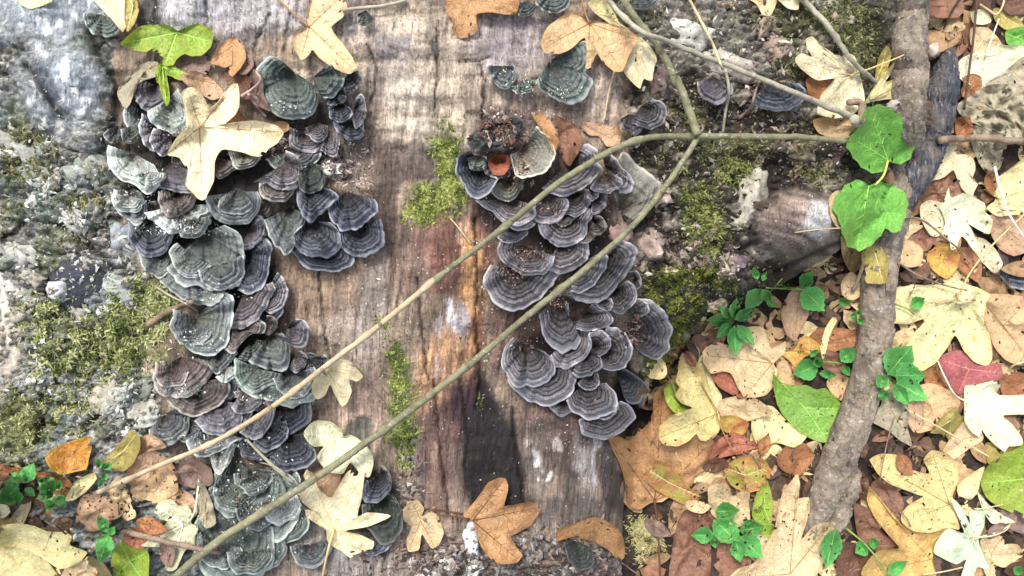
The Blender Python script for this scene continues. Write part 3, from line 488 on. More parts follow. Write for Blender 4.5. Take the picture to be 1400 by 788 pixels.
# ---------------------------------------------------------------- moss
def moss_mat():
    s = N('moss'); c = s.attr('Col', 'Color'); s.fin(c, .75, None, .2); tr = s.n('BsdfTranslucent'); s.l(c, tr.inputs[0]); mx = s.n('MixShader'); mx.inputs[0].default_value = .25
    s.l(s.b.outputs[0], mx.inputs[1]); s.l(tr.outputs[0], mx.inputs[2]); s.l(mx.outputs[0], s.o.inputs[0]); return s.m
M_MO = moss_mat()
def moss(blobs, dens, ln, cols, label, seed, wd=.00042, lift=.0):
    r = np.random.default_rng(seed); U = []; Vv = []
    for b in blobs:
        bu, bv, ru, rv = b[:4]; m = int(dens*ru*rv*.026); ln = ln; U.append(bu+np.clip(r.normal(0, .42, m), -1.1, 1.1)*ru); Vv.append(bv+np.clip(r.normal(0, .42, m), -1.1, 1.1)*rv)
    U = np.concatenate(U); Vv = np.concatenate(Vv); k = fbm(U/9, Vv/9, 3, seed)+.6*(fbm(U/28, Vv/28, 2, seed+1)-.5) > .46; U = U[k]; Vv = Vv[k]; z = hit(U, Vv); x, y = p2w(U, Vv, z); m = len(U)
    clump = fbm(U/7, Vv/7, 3, seed+2); th = r.random(m)*6.28+clump*5; L_ = ln*.62*(.35+r.random(m)**2*1.1)*(.35+1.3*clump); lean = .4+r.random(m)*.9
    d = np.stack([np.cos(th)*lean, np.sin(th)*lean, np.full(m, .75)], 1); d /= np.linalg.norm(d, axis=1)[:, None]; side = np.stack([-np.sin(th), np.cos(th), np.zeros(m)], 1)*wd*(.7+r.random((m, 1)))
    p0 = np.stack([x, y, z-.001+lift*clump], 1); p1 = p0+d*L_[:, None]*.55; p2 = p0+d*L_[:, None]+np.stack([d[:, 0]*L_*.25, d[:, 1]*L_*.25, -.3*L_], 1)
    V = np.stack([p0-side, p0+side, p1-side*1.3, p1+side*1.3, p2], 1); F = np.array([[0, 1, 3], [0, 3, 2], [2, 3, 4]]); F = (F[None]+(np.arange(m)*5)[:, None, None]).reshape(-1, 3)
    cc = np.array([lin(q) for q in cols]); t = np.clip(clump*1.6-.3+r.normal(0, .2, m), 0, .999)*(len(cols)-1); i = t.astype(int); f = (t-i)[:, None]; c = (cc[i]*(1-f)+cc[i+1]*f)*(.7+.6*r.random((m, 1)))
    c5 = np.repeat(c[:, None], 5, 1)
    o = mesh('moss', V.reshape(-1, 3), F, M_MO, cols=c5.reshape(-1, 3), smooth=False); tag(o, label, 'moss', kind='stuff')
    return o
GREEN = [(40, 48, 22), (78, 90, 40), (118, 126, 64), (156, 158, 100)]; BRI = [(34, 42, 20), (76, 90, 38), (116, 130, 58), (162, 168, 104)]; OLV = [(38, 42, 24), (72, 78, 44), (108, 108, 68), (146, 142, 104)]; DRY = [(46, 52, 28), (92, 98, 56), (140, 144, 92), (188, 186, 142)]
moss([(608, 215, 20, 52), (600, 262, 34, 22), (578, 285, 30, 24), (622, 250, 16, 40), (606, 235, 18, 40)], 420, .0062, BRI, 'bright green upright moss cushion on bare wood left of the right bracket group', 11)
moss([(540, 500, 18, 40), (545, 545, 24, 30), (552, 590, 24, 30), (550, 630, 10, 20), (520, 440, 14, 14)], 380, .0055, BRI, 'green moss strip on the wood crossed by the lower long stem', 12)
moss([(150, 470, 90, 44), (205, 405, 44, 34), (110, 500, 70, 30), (60, 440, 40, 34), (225, 450, 24, 50), (190, 440, 50, 50)], 130, .0072, [(46, 54, 28), (88, 98, 50), (134, 142, 86), (186, 188, 142)], 'yellow green moss mat between the dark knot and the left brackets', 13)
moss([(28, 210, 44, 56), (110, 275, 44, 14), (82, 332, 34, 12), (15, 290, 30, 30)], 60, .0050, OLV, 'thin olive moss over the grey bark at the left picture edge', 14)
moss([(22, 580, 44, 50), (90, 560, 40, 34)], 150, .0060, DRY, 'shaggy pale moss at the lower left corner of the bark', 15)
moss([(955, 285, 34, 66), (975, 320, 24, 34), (1000, 230, 40, 26)], 150, .0066, GREEN, 'stringy green moss between the bark chunks on the right shoulder', 16)
moss([(925, 410, 52, 44), (905, 460, 38, 46), (912, 505, 30, 38), (960, 380, 30, 20)], 330, .0050, [(36, 46, 18), (70, 84, 28), (104, 112, 42), (134, 134, 70)], 'dense dark green moss bank right of the lower right brackets', 17)
moss([(1080, 20, 60, 30), (1160, 40, 50, 60), (1110, 90, 50, 20), (1185, 95, 30, 30), (1060, 160, 34, 20), (1120, 240, 40, 18), (1090, 190, 30, 18)], 130, .0060, OLV, 'olive moss on dark bark beside the thick branch at the top', 18)
moss([(940, 160, 26, 30), (1010, 200, 70, 14), (880, 30, 30, 20), (900, 225, 26, 18), (960, 205, 40, 20)], 120, .0050, OLV, 'low olive moss around the fork of the bare stem', 19)
moss([(887, 742, 26, 30), (880, 720, 22, 16)], 260, .0085, [(60, 64, 30), (120, 120, 70), (170, 164, 112), (200, 192, 146)], 'grassy moss tuft under the red brown leaf stalk at the bottom', 20)
moss([(658, 552, 6, 14), (1060, 395, 40, 12), (1000, 395, 30, 16), (650, 745, 5, 8)], 160, .0045, GREEN, 'little green moss wisps on the dark wood below the brackets', 21)
# ---------------------------------------------------------------- bracket fungi
MC = {
 'R': mat_cap('cap_zoned_grey', (18, 17, 20), (78, 74, 76), (130, 128, 134), (190, 188, 192)),
 'P': mat_cap('cap_mauve_grey', (50, 46, 50), (104, 97, 99), (148, 144, 149), (196, 192, 194), dust=.2),
 'B': mat_cap('cap_blue_black', (18, 19, 25), (58, 61, 70), (102, 106, 118), (158, 160, 166), dust=.3),
 'V': mat_cap('cap_violet', (50, 47, 55), (96, 93, 100), (132, 130, 138), (198, 200, 198), dust=.25, bands=.7),
 'G': mat_cap('cap_green_grey', (48, 55, 56), (86, 95, 94), (132, 143, 140), (182, 192, 184), (84, 98, 88), .35, .85, .65),
 'D': mat_cap('cap_dark_mossy', (32, 34, 34), (58, 62, 62), (78, 82, 82), (104, 106, 104), (42, 52, 44), .4, .4, .35),
 'L': mat_cap('cap_lichen_grey', (42, 45, 50), (82, 86, 90), (130, 135, 139), (192, 196, 190), (118, 128, 114), .2, .85, .6),
 'O': mat_cap('cap_plain_olive', (92, 90, 84), (124, 121, 112), (146, 144, 136), (190, 184, 172), (112, 118, 96), .2, .35, .2),
 'N': mat_cap('cap_brown', (56, 50, 50), (98, 89, 87), (132, 123, 119), (184, 178, 170), dust=.25, bands=.8),
 'W': mat_cap('cap_whitened', (98, 104, 104), (158, 164, 162), (204, 210, 206), (226, 228, 222), (156, 164, 152), .25, .6, .7)}
M_PORE = mat_pore()
def bracket(base, rim, lift, sty, label, group, droop=.25, roll=0., seed=0, lev=0.):
    """a fan that grows from base and ends in the traced rim; the rim stands lift centimetres off the wood"""
    nr, na = 26, max(30, min(96, int(sum(math.dist(a, b) for a, b in zip(rim[:-1], rim[1:]))/2.4)))
    E = spline(rim, na); nrm = E-np.array(base); Lp = np.linalg.norm(nrm, axis=1); ph = seed*1.7
    a = np.linspace(0, 1, na); wav = (fbm(a*8+ph, a*0+seed, 3, seed % 9)-.5)
    lift = lift*1.3; E = np.array(base)+nrm*((1.05 if group != LG else 1.14 if Lp.mean() < 38 else 1.06)+.24*wav+.05*(fbm(a*22+ph, a*0, 3, 3)-.5))[:, None]
    r = np.linspace(0, 1, nr)**.85; r[0] = .04
    U = base[0]+(E[None, :, 0]-base[0])*r[:, None]; Vv = base[1]+(E[None, :, 1]-base[1])*r[:, None]
    zl = hit(U, Vv, HLOG); x, y = p2w(U, Vv, zl); A = np.stack([x.ravel(), y.ravel(), np.ones(x.size)], 1); co = np.linalg.lstsq(A, zl.ravel(), rcond=None)[0]; co[:2] = np.clip(co[:2], -.9, .9)
    co[2] = (zl-co[0]*x-co[1]*y).mean(); zp = .5*zl+.5*(co[0]*x+co[1]*y+co[2])
    R = r[:, None]; Ls = Lp[None, :]*S0*.8; lf = lift*.01
    shape = lf*(1-(1-R)**1.9)*(1+.35*wav[None, :]*2)-droop*1.3*lf*np.clip((R-.55)/.45, 0, 1)**2
    k1 = 5+seed % 3; shape = shape+.0011*np.sin((R+.03*wav[None, :])*k1*2*np.pi+ph)*np.clip(R*3-.4, 0, 1)+.0042*(fbm(R*2+0*a[None, :], a[None, :]*12+ph, 4, seed % 7)-.5)*2*R+(.0035 if sty in 'LWGN' else .001)*(fbm(U/7+ph, Vv/7, 4, 5)-.5)*np.clip(R*2, 0, 1)
    shape = shape+roll*.01*np.clip((R-.6)/.4, 0, 1)**2+.004*(fbm(a[None, :]*4+ph, R*1.5, 2, 5)-.5)*R*(lift/2.)
    Z0 = zp+shape+lev*.01; th = .0016*(1-.66*R**2)+.0*a[None, :]
    need = np.maximum(0, hitmax(U, Vv, 2.)+th+.0006-Z0); need[0] = 0
    d = relax(need, 6, False); Z = Z0+d
    X, Y = p2w(U, Vv, Z); inb = R < .12; 
    top = np.stack([X, Y, Z], -1); ctr = top.reshape(-1, 3).mean(0)
    # body: upper skin, rounded rim, side walls ; the pore surface below is a part of its own
    bot = top.copy(); bot[..., 2] -= th; n = nr*na
    lip = top[-1].copy(); out = (top[-1]-top[-2]); out[:, 2] = 0; out /= np.linalg.norm(out, axis=1)[:, None]+1e-9; lip += out*.0006; lip[:, 2] -= th[-1]*.5
    low = bot[-1]-out*.0012
    Vx = np.vstack([top.reshape(-1, 3), lip, low]); F = quads(nr, na, False)
    w_ = np.arange(na-1); b0 = (nr-1)*na; F = np.vstack([F, np.stack([b0+w_, n+w_, n+w_+1, b0+w_+1], 1), np.stack([n+w_, n+na+w_, n+na+w_+1, n+w_+1], 1)])
    i = np.arange(nr-1); m = len(Vx); sideL = bot[:, 0]; sideR = bot[:, -1]; Vx = np.vstack([Vx, sideL, sideR])
    F = np.vstack([F, np.stack([i*na, m+i, m+i+1, (i+1)*na], 1), np.stack([i*na+na-1, (i+1)*na+na-1, m+nr+i+1, m+nr+i], 1)])
    rr = np.concatenate([np.repeat(r, na), np.full(na, 1.02), np.full(na, 1.03), r, r]); aa = np.concatenate([np.tile(a, nr), a, a, np.zeros(nr), np.ones(nr)])
    o = mesh('bracket_fungus', Vx, F, MC[sty], attrs={'r': rr, 'a': aa}); tag(o, label, 'bracket fungus', group)
    # consistent facing
    P0, P1, P2 = top[nr//2, na//2], top[nr//2+1, na//2], top[nr//2, na//2+1]
    if np.cross(P1-P0, P2-P0)[2] < 0: o.data.flip_normals()
    bb = bot.copy(); bb[-1] = low
    p = mesh('pore_surface', bb.reshape(-1, 3), quads(nr, na)[:, ::-1], M_PORE, o)
    stamp(X, Y, Z)
    return o
RG = 'zoned bracket fungi of the right hand group'; LG = 'bracket fungi of the large left hand group'; MG = 'dark bracket fungi of the middle left tuft'; TG = 'scattered bracket fungi'
R_ = [ # base, rim, lift, style, label
 ((818, 558), [(792, 574), (795, 586), (803, 593), (818, 598), (835, 597), (850, 590), (862, 577), (864, 565), (858, 555), (848, 549)], 1.8, 'R', 'lowest zoned grey cap of the right group, pale rimmed fan over bare dark wood'),
 ((825, 550), [(812, 570), (828, 574), (840, 566), (844, 553), (838, 545)], 1.6, 'R', 'small cap edge peeping out between the two lowest caps of the right group'),
 ((800, 524), [(776, 546), (781, 560), (793, 567), (810, 570), (828, 566), (840, 557), (842, 546), (838, 535), (828, 524)], 2.2, 'R', 'dark banded cap with red crumbs near the foot of the right group'),
 ((804, 508), [(790, 524), (800, 532), (812, 533), (819, 524), (817, 510)], 2., 'R', 'little dark ribbed cap above the cap with the pink needle'),
 ((843, 508), [(851, 536), (857, 549), (868, 551), (880, 543), (887, 533), (880, 523), (868, 513), (854, 504)], 2.3, 'B', 'tongue shaped blue grey cap with white side edges, lowest on the right'),
 ((745, 500), [(696, 518), (707, 535), (722, 548), (740, 551), (760, 547), (775, 537), (782, 525), (784, 510), (780, 494)], 1.9, 'R', 'wide bluish cap under the big round one at the lower left of the right group'),
 ((825, 482), [(820, 500), (833, 506), (848, 504), (858, 493), (862, 476), (856, 461), (845, 451), (828, 446)], 2.2, 'R', 'broad zoned cap with a bright white outline, right of the twin lobed cap'),
 ((797, 480), [(782, 510), (790, 514), (805, 513), (815, 506), (822, 496), (819, 486), (812, 480)], 2.4, 'R', 'left lobe of the twin caps with strong black bands, low in the right group'),
 ((808, 478), [(818, 488), (829, 481), (834, 470), (829, 459), (817, 453), (806, 457)], 2.6, 'R', 'right lobe of the twin caps, narrow with black bands and a white outline'),
 ((862, 452), [(868, 474), (880, 485), (893, 490), (904, 486), (909, 474), (914, 462), (918, 450), (914, 438), (904, 428), (893, 419), (880, 412), (866, 412)], 1.9, 'R', 'large scalloped cap with brown litter on its base, next to the dark green moss'),
 ((862, 424), [(868, 434), (878, 432), (886, 424), (884, 415), (874, 409), (862, 411)], 2.4, 'R', 'small rounded lobe on top of the scalloped cap beside the green moss'),
 ((780, 462), [(750, 488), (762, 499), (776, 501), (790, 494), (801, 482), (806, 467), (804, 450), (796, 440)], 2.2, 'P', 'grey mauve cap half hidden under the long tongue like cap'),
 ((720, 470), [(703, 462), (692, 474), (687, 494), (695, 513), (710, 524), (725, 527), (741, 523), (752, 513), (756, 500), (750, 488), (742, 480)], 2.7, 'R', 'big round grey cap, leftmost low in the right group'),
 ((800, 430), [(776, 446), (790, 449), (803, 452), (818, 450), (829, 445), (837, 438), (834, 429), (822, 422), (810, 412)], 2.2, 'R', 'frilly narrow cap under the big curved striped one'),
 ((764, 405), [(738, 430), (741, 448), (747, 465), (756, 475), (768, 480), (782, 474), (793, 462), (786, 450), (778, 432), (776, 414)], 2.8, 'R', 'long tongue like cap with four black chevron bands and a white left edge'),
 ((868, 380), [(858, 390), (866, 398), (874, 393), (876, 382), (870, 372), (860, 372)], 1.6, 'P', 'small plain grey cap beside a pale bark crumb, right edge of the right group'),
 ((838, 398), [(836, 422), (849, 428), (861, 419), (868, 408), (866, 391), (856, 384)], 2.3, 'R', 'smooth banded cap directly under the right end of the big curved striped one'),
 ((822, 406), [(813, 412), (820, 421), (831, 424), (837, 417), (835, 408)], 2.2, 'P', 'tiny grey cap left of the smooth banded cap in the right group'),
 ((820, 362), [(780, 404), (795, 410), (815, 410), (835, 400), (850, 382), (862, 360), (868, 345), (862, 333), (848, 329)], 2.6, 'R', 'big curved cap with broad black and grey stripes, right of the long stem'),
 ((772, 386), [(760, 394), (767, 402), (777, 404), (783, 396), (783, 384)], 1.8, 'P', 'small pinkish grey cap below the stem in the middle of the right group'),
 ((790, 362), [(779, 400), (792, 399), (805, 391), (816, 382), (826, 370), (829, 355), (825, 343)], 2.7, 'R', 'grey cap overlapping the big curved striped one from the left'),
 ((706, 368), [(670, 362), (665, 382), (672, 403), (685, 415), (700, 420), (718, 419), (735, 410), (749, 392), (763, 372)], 1.8, 'R', 'wide bowl shaped blue grey cap at the left edge of the right group'),
 ((768, 330), [(744, 364), (756, 371), (768, 372), (785, 368), (799, 359), (804, 345), (801, 330)], 2.5, 'P', 'right half of the widest double cap, pale grey rim'),
 ((722, 338), [(684, 330), (682, 345), (691, 358), (706, 369), (722, 374), (740, 373), (753, 364), (757, 350)], 2.4, 'R', 'left half of the widest double cap, dark waves across it'),
 ((700, 305), [(678, 314), (683, 325), (697, 330), (710, 328), (720, 318), (718, 306)], 1.7, 'R', 'small scruffy round cap under the upper long stem'),
 ((800, 310), [(790, 329), (802, 332), (813, 321), (812, 308), (804, 300)], 1.6, 'N', 'brown cap, left of a pair by the dark gap in the right group'),
 ((812, 303), [(812, 320), (822, 320), (828, 308), (823, 298), (813, 294)], 1.8, 'N', 'brown cap, right of a pair by the dark gap in the right group'),
 ((775, 296), [(738, 303), (742, 318), (752, 329), (768, 334), (784, 331), (796, 325), (802, 313), (802, 304), (808, 296), (809, 284)], 2.3, 'R', 'wide dark cap with wavy bands under the pale pair of lobes'),
 ((775, 290), [(760, 303), (768, 309), (780, 304), (788, 294), (784, 286)], 2.2, 'N', 'slim brown cap squeezed between two grey rows of the right group'),
 ((715, 298), [(696, 307), (708, 314), (722, 312), (732, 303), (726, 294)], 2., 'P', 'thin cap edge below the pale wavy cap at the upper left of the right group'),
 ((812, 268), [(808, 286), (813, 292), (822, 288), (829, 276), (829, 264), (820, 260)], 1.8, 'P', 'small smooth cap beside the black hollow in the right group'),
 ((785, 264), [(765, 282), (770, 291), (784, 294), (799, 288), (806, 276), (805, 262), (798, 258)], 2.4, 'R', 'right of two pale rimmed lobes in the second row of the right group'),
 ((806, 258), [(803, 269), (809, 274), (816, 269), (818, 260), (812, 255)], 2.5, 'P', 'tiny round cap tucked under the pale lobed caps'),
 ((748, 270), [(727, 284), (728, 296), (737, 303), (752, 305), (765, 300), (772, 290), (776, 276), (770, 268)], 2.5, 'P', 'left of two pale rimmed lobes in the second row of the right group'),
 ((700, 272), [(652, 274), (664, 284), (675, 290), (688, 302), (705, 306), (720, 303), (730, 294), (730, 280)], 2., 'P', 'pale wavy cap crossed by the stem at the upper left of the right group'),
 ((696, 244), [(672, 254), (678, 267), (691, 273), (705, 268), (713, 256), (713, 244)], 2.2, 'O', 'small greenish cap below the mossy green one in the right group'),
 ((848, 290), [(838, 262), (844, 228), (856, 214), (872, 229), (890, 244), (901, 255), (895, 273), (882, 290), (866, 302)], 2.2, 'O', 'smooth funnel shaped olive grey cap behind the stem'),
 ((826, 224), [(846, 262), (860, 263), (866, 254), (861, 240), (848, 228), (836, 212), (824, 210)], 2.8, 'P', 'long mauve grey cap with a white edge, top right of the right group'),
 ((825, 238), [(808, 250), (811, 260), (824, 263), (838, 261), (848, 256), (849, 247), (842, 239)], 3.4, 'P', 'pale rounded cap lying over the long mauve one'),
 ((774, 226), [(742, 256), (756, 264), (772, 266), (790, 262), (806, 252), (816, 239), (819, 229), (813, 222), (812, 209), (803, 200), (794, 201)], 2.8, 'P', 'broad light grey cap with a rounded upper lobe under the curved stem'),
 ((660, 222), [(641, 206), (628, 214), (625, 230), (632, 247), (642, 262), (654, 269), (668, 262), (680, 244)], 2.4, 'B', 'curled blue grey cap with a rolled outer wall, leftmost of the right group', .0, 1.2),
 ((655, 212), [(640, 216), (643, 228), (653, 233), (664, 226), (664, 214)], 3., 'L', 'small grey knob like cap inside the curled leftmost one'),
 ((676, 228), [(660, 228), (666, 238), (680, 243), (694, 240), (698, 230)], 2.8, 'P', 'pale thin cap carrying the little red leaf'),
 ((712, 204), [(699, 212), (705, 236), (718, 242), (736, 238), (750, 225), (755, 209), (748, 190), (733, 174)], 3., 'O', 'mossy green cup shaped cap beside the orange oval leaf', .0, .8),
 ((690, 168), [(656, 170), (644, 190), (652, 204), (672, 205), (690, 204), (702, 197), (712, 185), (715, 170), (706, 160)], 2.9, 'D', 'blackish mossy cap at the very top left of the right group'),
]
L_ = [
 ((350, 660), [(312, 745), (340, 752), (372, 740), (398, 720), (408, 690), (400, 660), (380, 640)], 1.2, 'G', 'large old green crusted cap at the bottom, crossed by the lower stem'),
 ((320, 705), [(262, 728), (272, 760), (298, 790), (330, 798), (358, 782), (372, 750), (372, 720)], 1.5, 'G', 'lowest green crusted cap, cut by the bottom edge of the picture'),
 ((345, 640), [(318, 690), (335, 712), (360, 712), (380, 700), (388, 670), (378, 645)], 2.2, 'G', 'wrinkled green cap ridge in the middle of the bottom crust'),
 ((325, 632), [(296, 645), (288, 672), (296, 695), (312, 703), (330, 694), (338, 665), (336, 640)], 2.6, 'G', 'upright green cap with a dark fold at the left of the bottom crust'),
 ((395, 596), [(368, 628), (384, 640), (401, 641), (415, 636), (429, 626), (427, 612), (418, 592)], 1.8, 'B', 'dark zoned cap with pale rim above the white leaf, lowest of the left row'),
 ((370, 580), [(348, 604), (362, 614), (380, 607), (392, 592), (388, 576)], 1.8, 'B', 'dull dark cap directly above the lowest zoned one of the left row'),
 ((352, 562), [(330, 588), (342, 598), (358, 592), (370, 575), (372, 556), (360, 548)], 2., 'V', 'smooth lilac grey cap behind the upper stem'),
 ((298, 606), [(287, 618), (292, 634), (300, 644), (312, 628), (320, 607)], 1.6, 'W', 'little pale triangular cap hanging below the stem'),
 ((285, 585), [(258, 600), (264, 612), (280, 620), (300, 613), (324, 598)], 1.6, 'L', 'lichen grey cap half hidden by the upper stem near its lower end'),
 ((226, 566), [(205, 586), (210, 600), (226, 604), (245, 596), (256, 581), (256, 566), (244, 556)], 1.7, 'L', 'roundish green tinged cap, lowest at the left edge of the left group'),
 ((298, 548), [(270, 572), (284, 586), (300, 589), (316, 583), (326, 570), (326, 552)], 2., 'V', 'light blue striped cap in the lower part of the left group'),
 ((334, 530), [(318, 554), (334, 563), (350, 552), (357, 538), (346, 528)], 2.3, 'P', 'mauve cap right above the light blue striped one'),
 ((268, 528), [(232, 546), (252, 561), (275, 563), (295, 554), (306, 541), (307, 526), (298, 517)], 2.1, 'N', 'wide smooth grey brown cap under the brownish one with the white rim'),
 ((380, 486), [(324, 504), (328, 524), (345, 536), (366, 546), (390, 551), (416, 545), (436, 530), (446, 510), (440, 490), (422, 482)], 1.8, 'G', 'broad green cap above the upper stem at the right of the left group'),
 ((424, 490), [(418, 506), (430, 512), (443, 506), (448, 494), (440, 486)], 2.6, 'B', 'small dark ringed lobe at the right tip of the broad green cap'),
 ((404, 484), [(396, 500), (404, 506), (414, 500), (418, 488), (410, 480)], 2.6, 'P', 'small curled lobe on the upper edge of the broad green cap'),
 ((308, 502), [(296, 514), (307, 521), (321, 512), (322, 500)], 2.2, 'W', 'small whitish lumpy cap in the gap left of the broad green one'),
 ((250, 487), [(213, 506), (214, 524), (225, 537), (246, 540), (263, 533), (280, 521), (289, 508), (286, 494)], 2.5, 'N', 'brownish cap with a white crumbly rim near the left edge of the left group'),
 ((345, 464), [(328, 486), (342, 490), (356, 478), (358, 466)], 2., 'L', 'small lichen grey cap left of the pale striped one'),
 ((370, 456), [(344, 488), (356, 496), (372, 500), (385, 499), (393, 486), (393, 468), (384, 456)], 2.5, 'L', 'pale striped cap just above the broad green one'),
 ((392, 450), [(390, 466), (404, 472), (415, 468), (417, 452), (413, 440), (400, 438)], 2., 'V', 'rightmost small lilac cap over the bare wood in the left group'),
 ((366, 440), [(358, 450), (367, 456), (376, 447), (374, 435), (364, 433)], 1.8, 'N', 'tiny round brown knob in the dark gap of the left group'),
 ((295, 480), [(286, 496), (297, 508), (309, 497), (320, 483), (316, 472)], 2.2, 'L', 'grey cap joined below the big lichen covered cap'),
 ((326, 450), [(306, 472), (319, 480), (330, 466), (342, 456), (356, 455), (358, 444), (348, 437)], 2.6, 'N', 'long wavy brown mauve cap beside the big lichen covered one'),
 ((362, 402), [(358, 420), (372, 425), (385, 416), (391, 400), (386, 384), (377, 376)], 1.8, 'P', 'plain pinkish grey cap standing out over the bare wood, right edge of the left group'),
 ((332, 402), [(316, 442), (334, 442), (350, 431), (360, 415), (370, 398), (367, 388)], 2.2, 'P', 'finely striped cap between the two plain ones on the right of the left group'),
 ((268, 434), [(240, 424), (240, 446), (248, 466), (265, 479), (285, 481), (301, 473), (313, 455), (318, 430), (314, 407), (302, 402)], 2.5, 'L', 'big lichen covered cap with a dark hollow in the middle of the left group'),
 ((335, 350), [(326, 392), (342, 396), (355, 389), (362, 376), (366, 353), (368, 340), (360, 328), (348, 325)], 2.2, 'B', 'dark banded cap with a broken white right edge in the left group'),
 ((338, 318), [(330, 338), (342, 338), (354, 326), (361, 316), (359, 304), (349, 296)], 1.8, 'V', 'shaded lilac cap above the one with the white right edge'),
 ((262, 360), [(212, 374), (232, 393), (256, 408), (286, 416), (300, 405), (306, 388)], 1.9, 'L', 'lower layer of the largest grey cap of the left group'),
 ((222, 338), [(193, 346), (203, 366), (218, 376), (229, 369), (238, 352)], 2., 'L', 'grey cap squeezed between the round blue one and the largest cap'),
 ((278, 318), [(230, 364), (240, 378), (252, 388), (270, 384), (285, 390), (303, 389), (319, 390), (331, 372), (332, 346), (323, 322), (306, 308)], 2.6, 'L', 'largest grey cap of the left group with a red crumb on it'),
 ((204, 298), [(178, 303), (181, 325), (194, 340), (210, 344), (225, 336), (233, 318), (229, 301)], 2.4, 'B', 'round blue grey cap at the left border of the left group'),
 ((178, 256), [(154, 262), (160, 280), (170, 292), (181, 300), (193, 298), (198, 280), (190, 262)], 2., 'L', 'smooth pale blue cap high on the left border of the left group'),
 ((250, 280), [(201, 290), (214, 303), (230, 313), (240, 317), (251, 312), (263, 316), (273, 308), (276, 298), (290, 293), (291, 280)], 2.3, 'W', 'wide cap with a crumbly white rim above the largest one'),
 ((242, 262), [(220, 262), (222, 280), (232, 291), (245, 292), (257, 284), (264, 266), (256, 258)], 3., 'N', 'small rosette like cap sitting on the wide white rimmed one'),
 ((322, 262), [(285, 268), (289, 285), (300, 298), (318, 305), (335, 302), (348, 290), (353, 275), (350, 262)], 2.4, 'L', 'bowl shaped cap under the tip of the big cream leaf, outer of two nested'),
 ((325, 256), [(302, 270), (305, 285), (318, 290), (333, 287), (342, 279), (341, 265)], 3.2, 'L', 'inner of two nested caps under the tip of the big cream leaf'),
 ((384, 246), [(357, 250), (361, 264), (375, 271), (391, 270), (399, 260), (399, 248)], 2.2, 'N', 'cream rimmed brown cap under the flat mauve one'),
 ((388, 224), [(352, 246), (364, 246), (377, 254), (391, 256), (409, 249), (412, 234), (404, 216), (390, 208)], 2.8, 'P', 'flat mauve cap right of the nested caps'),
 ((236, 222), [(202, 224), (201, 240), (208, 250), (225, 254), (245, 257), (262, 257), (262, 236)], 2.8, 'V', 'violet cap with a thick white rim beside the lower tip of the cream leaf'),
 ((186, 212), [(152, 200), (147, 215), (154, 231), (166, 246), (185, 251), (200, 262), (213, 255), (216, 240), (208, 224)], 2.4, 'W', 'twisted whitish cap with a pinkish fold at the upper left of the left group'),
 ((162, 172), [(150, 176), (144, 184), (152, 193), (162, 191), (170, 180)], 1.8, 'L', 'left of two small grey lumps by the dark bark crevice'),
 ((181, 172), [(168, 176), (170, 190), (180, 194), (190, 186), (192, 174)], 2., 'L', 'right of two small grey lumps by the dark bark crevice'),
 ((216, 172), [(198, 158), (193, 172), (197, 188), (207, 201), (220, 200), (228, 186)], 2.2, 'V', 'violet cup shaped cap left of the cream leaf'),
 ((232, 182), [(214, 176), (209, 189), (213, 201), (223, 209), (236, 206)], 2.8, 'V', 'violet cap whose right half is under the cream leaf'),
 ((212, 116), [(191, 108), (186, 121), (189, 136), (198, 147), (209, 149), (222, 139), (224, 120)], 2.2, 'V', 'striped violet cap below the grey dead leaf, by the drooping green leaf'),
 ((232, 134), [(205, 150), (214, 165), (228, 176), (241, 181), (253, 173), (257, 158), (251, 138), (242, 122)], 2.8, 'W', 'white speckled cap just left of the cream leaf'),
 ((480, 742), [(488, 742), (498, 756), (515, 756), (528, 744), (522, 732)], 1.5, 'B', 'lowest of the black brackets, half under the cream leaf tip'),
 ((522, 682), [(496, 690), (500, 715), (508, 727), (521, 742), (539, 738), (548, 716), (545, 690), (536, 676)], 1.6, 'D', 'wide black bracket beside the point of the cream leaf at the bottom'),
 ((520, 648), [(497, 662), (499, 678), (510, 684), (523, 677), (533, 665), (531, 648), (520, 638)], 2.2, 'B', 'ribbed black bracket at the end of the green moss strip'),
]
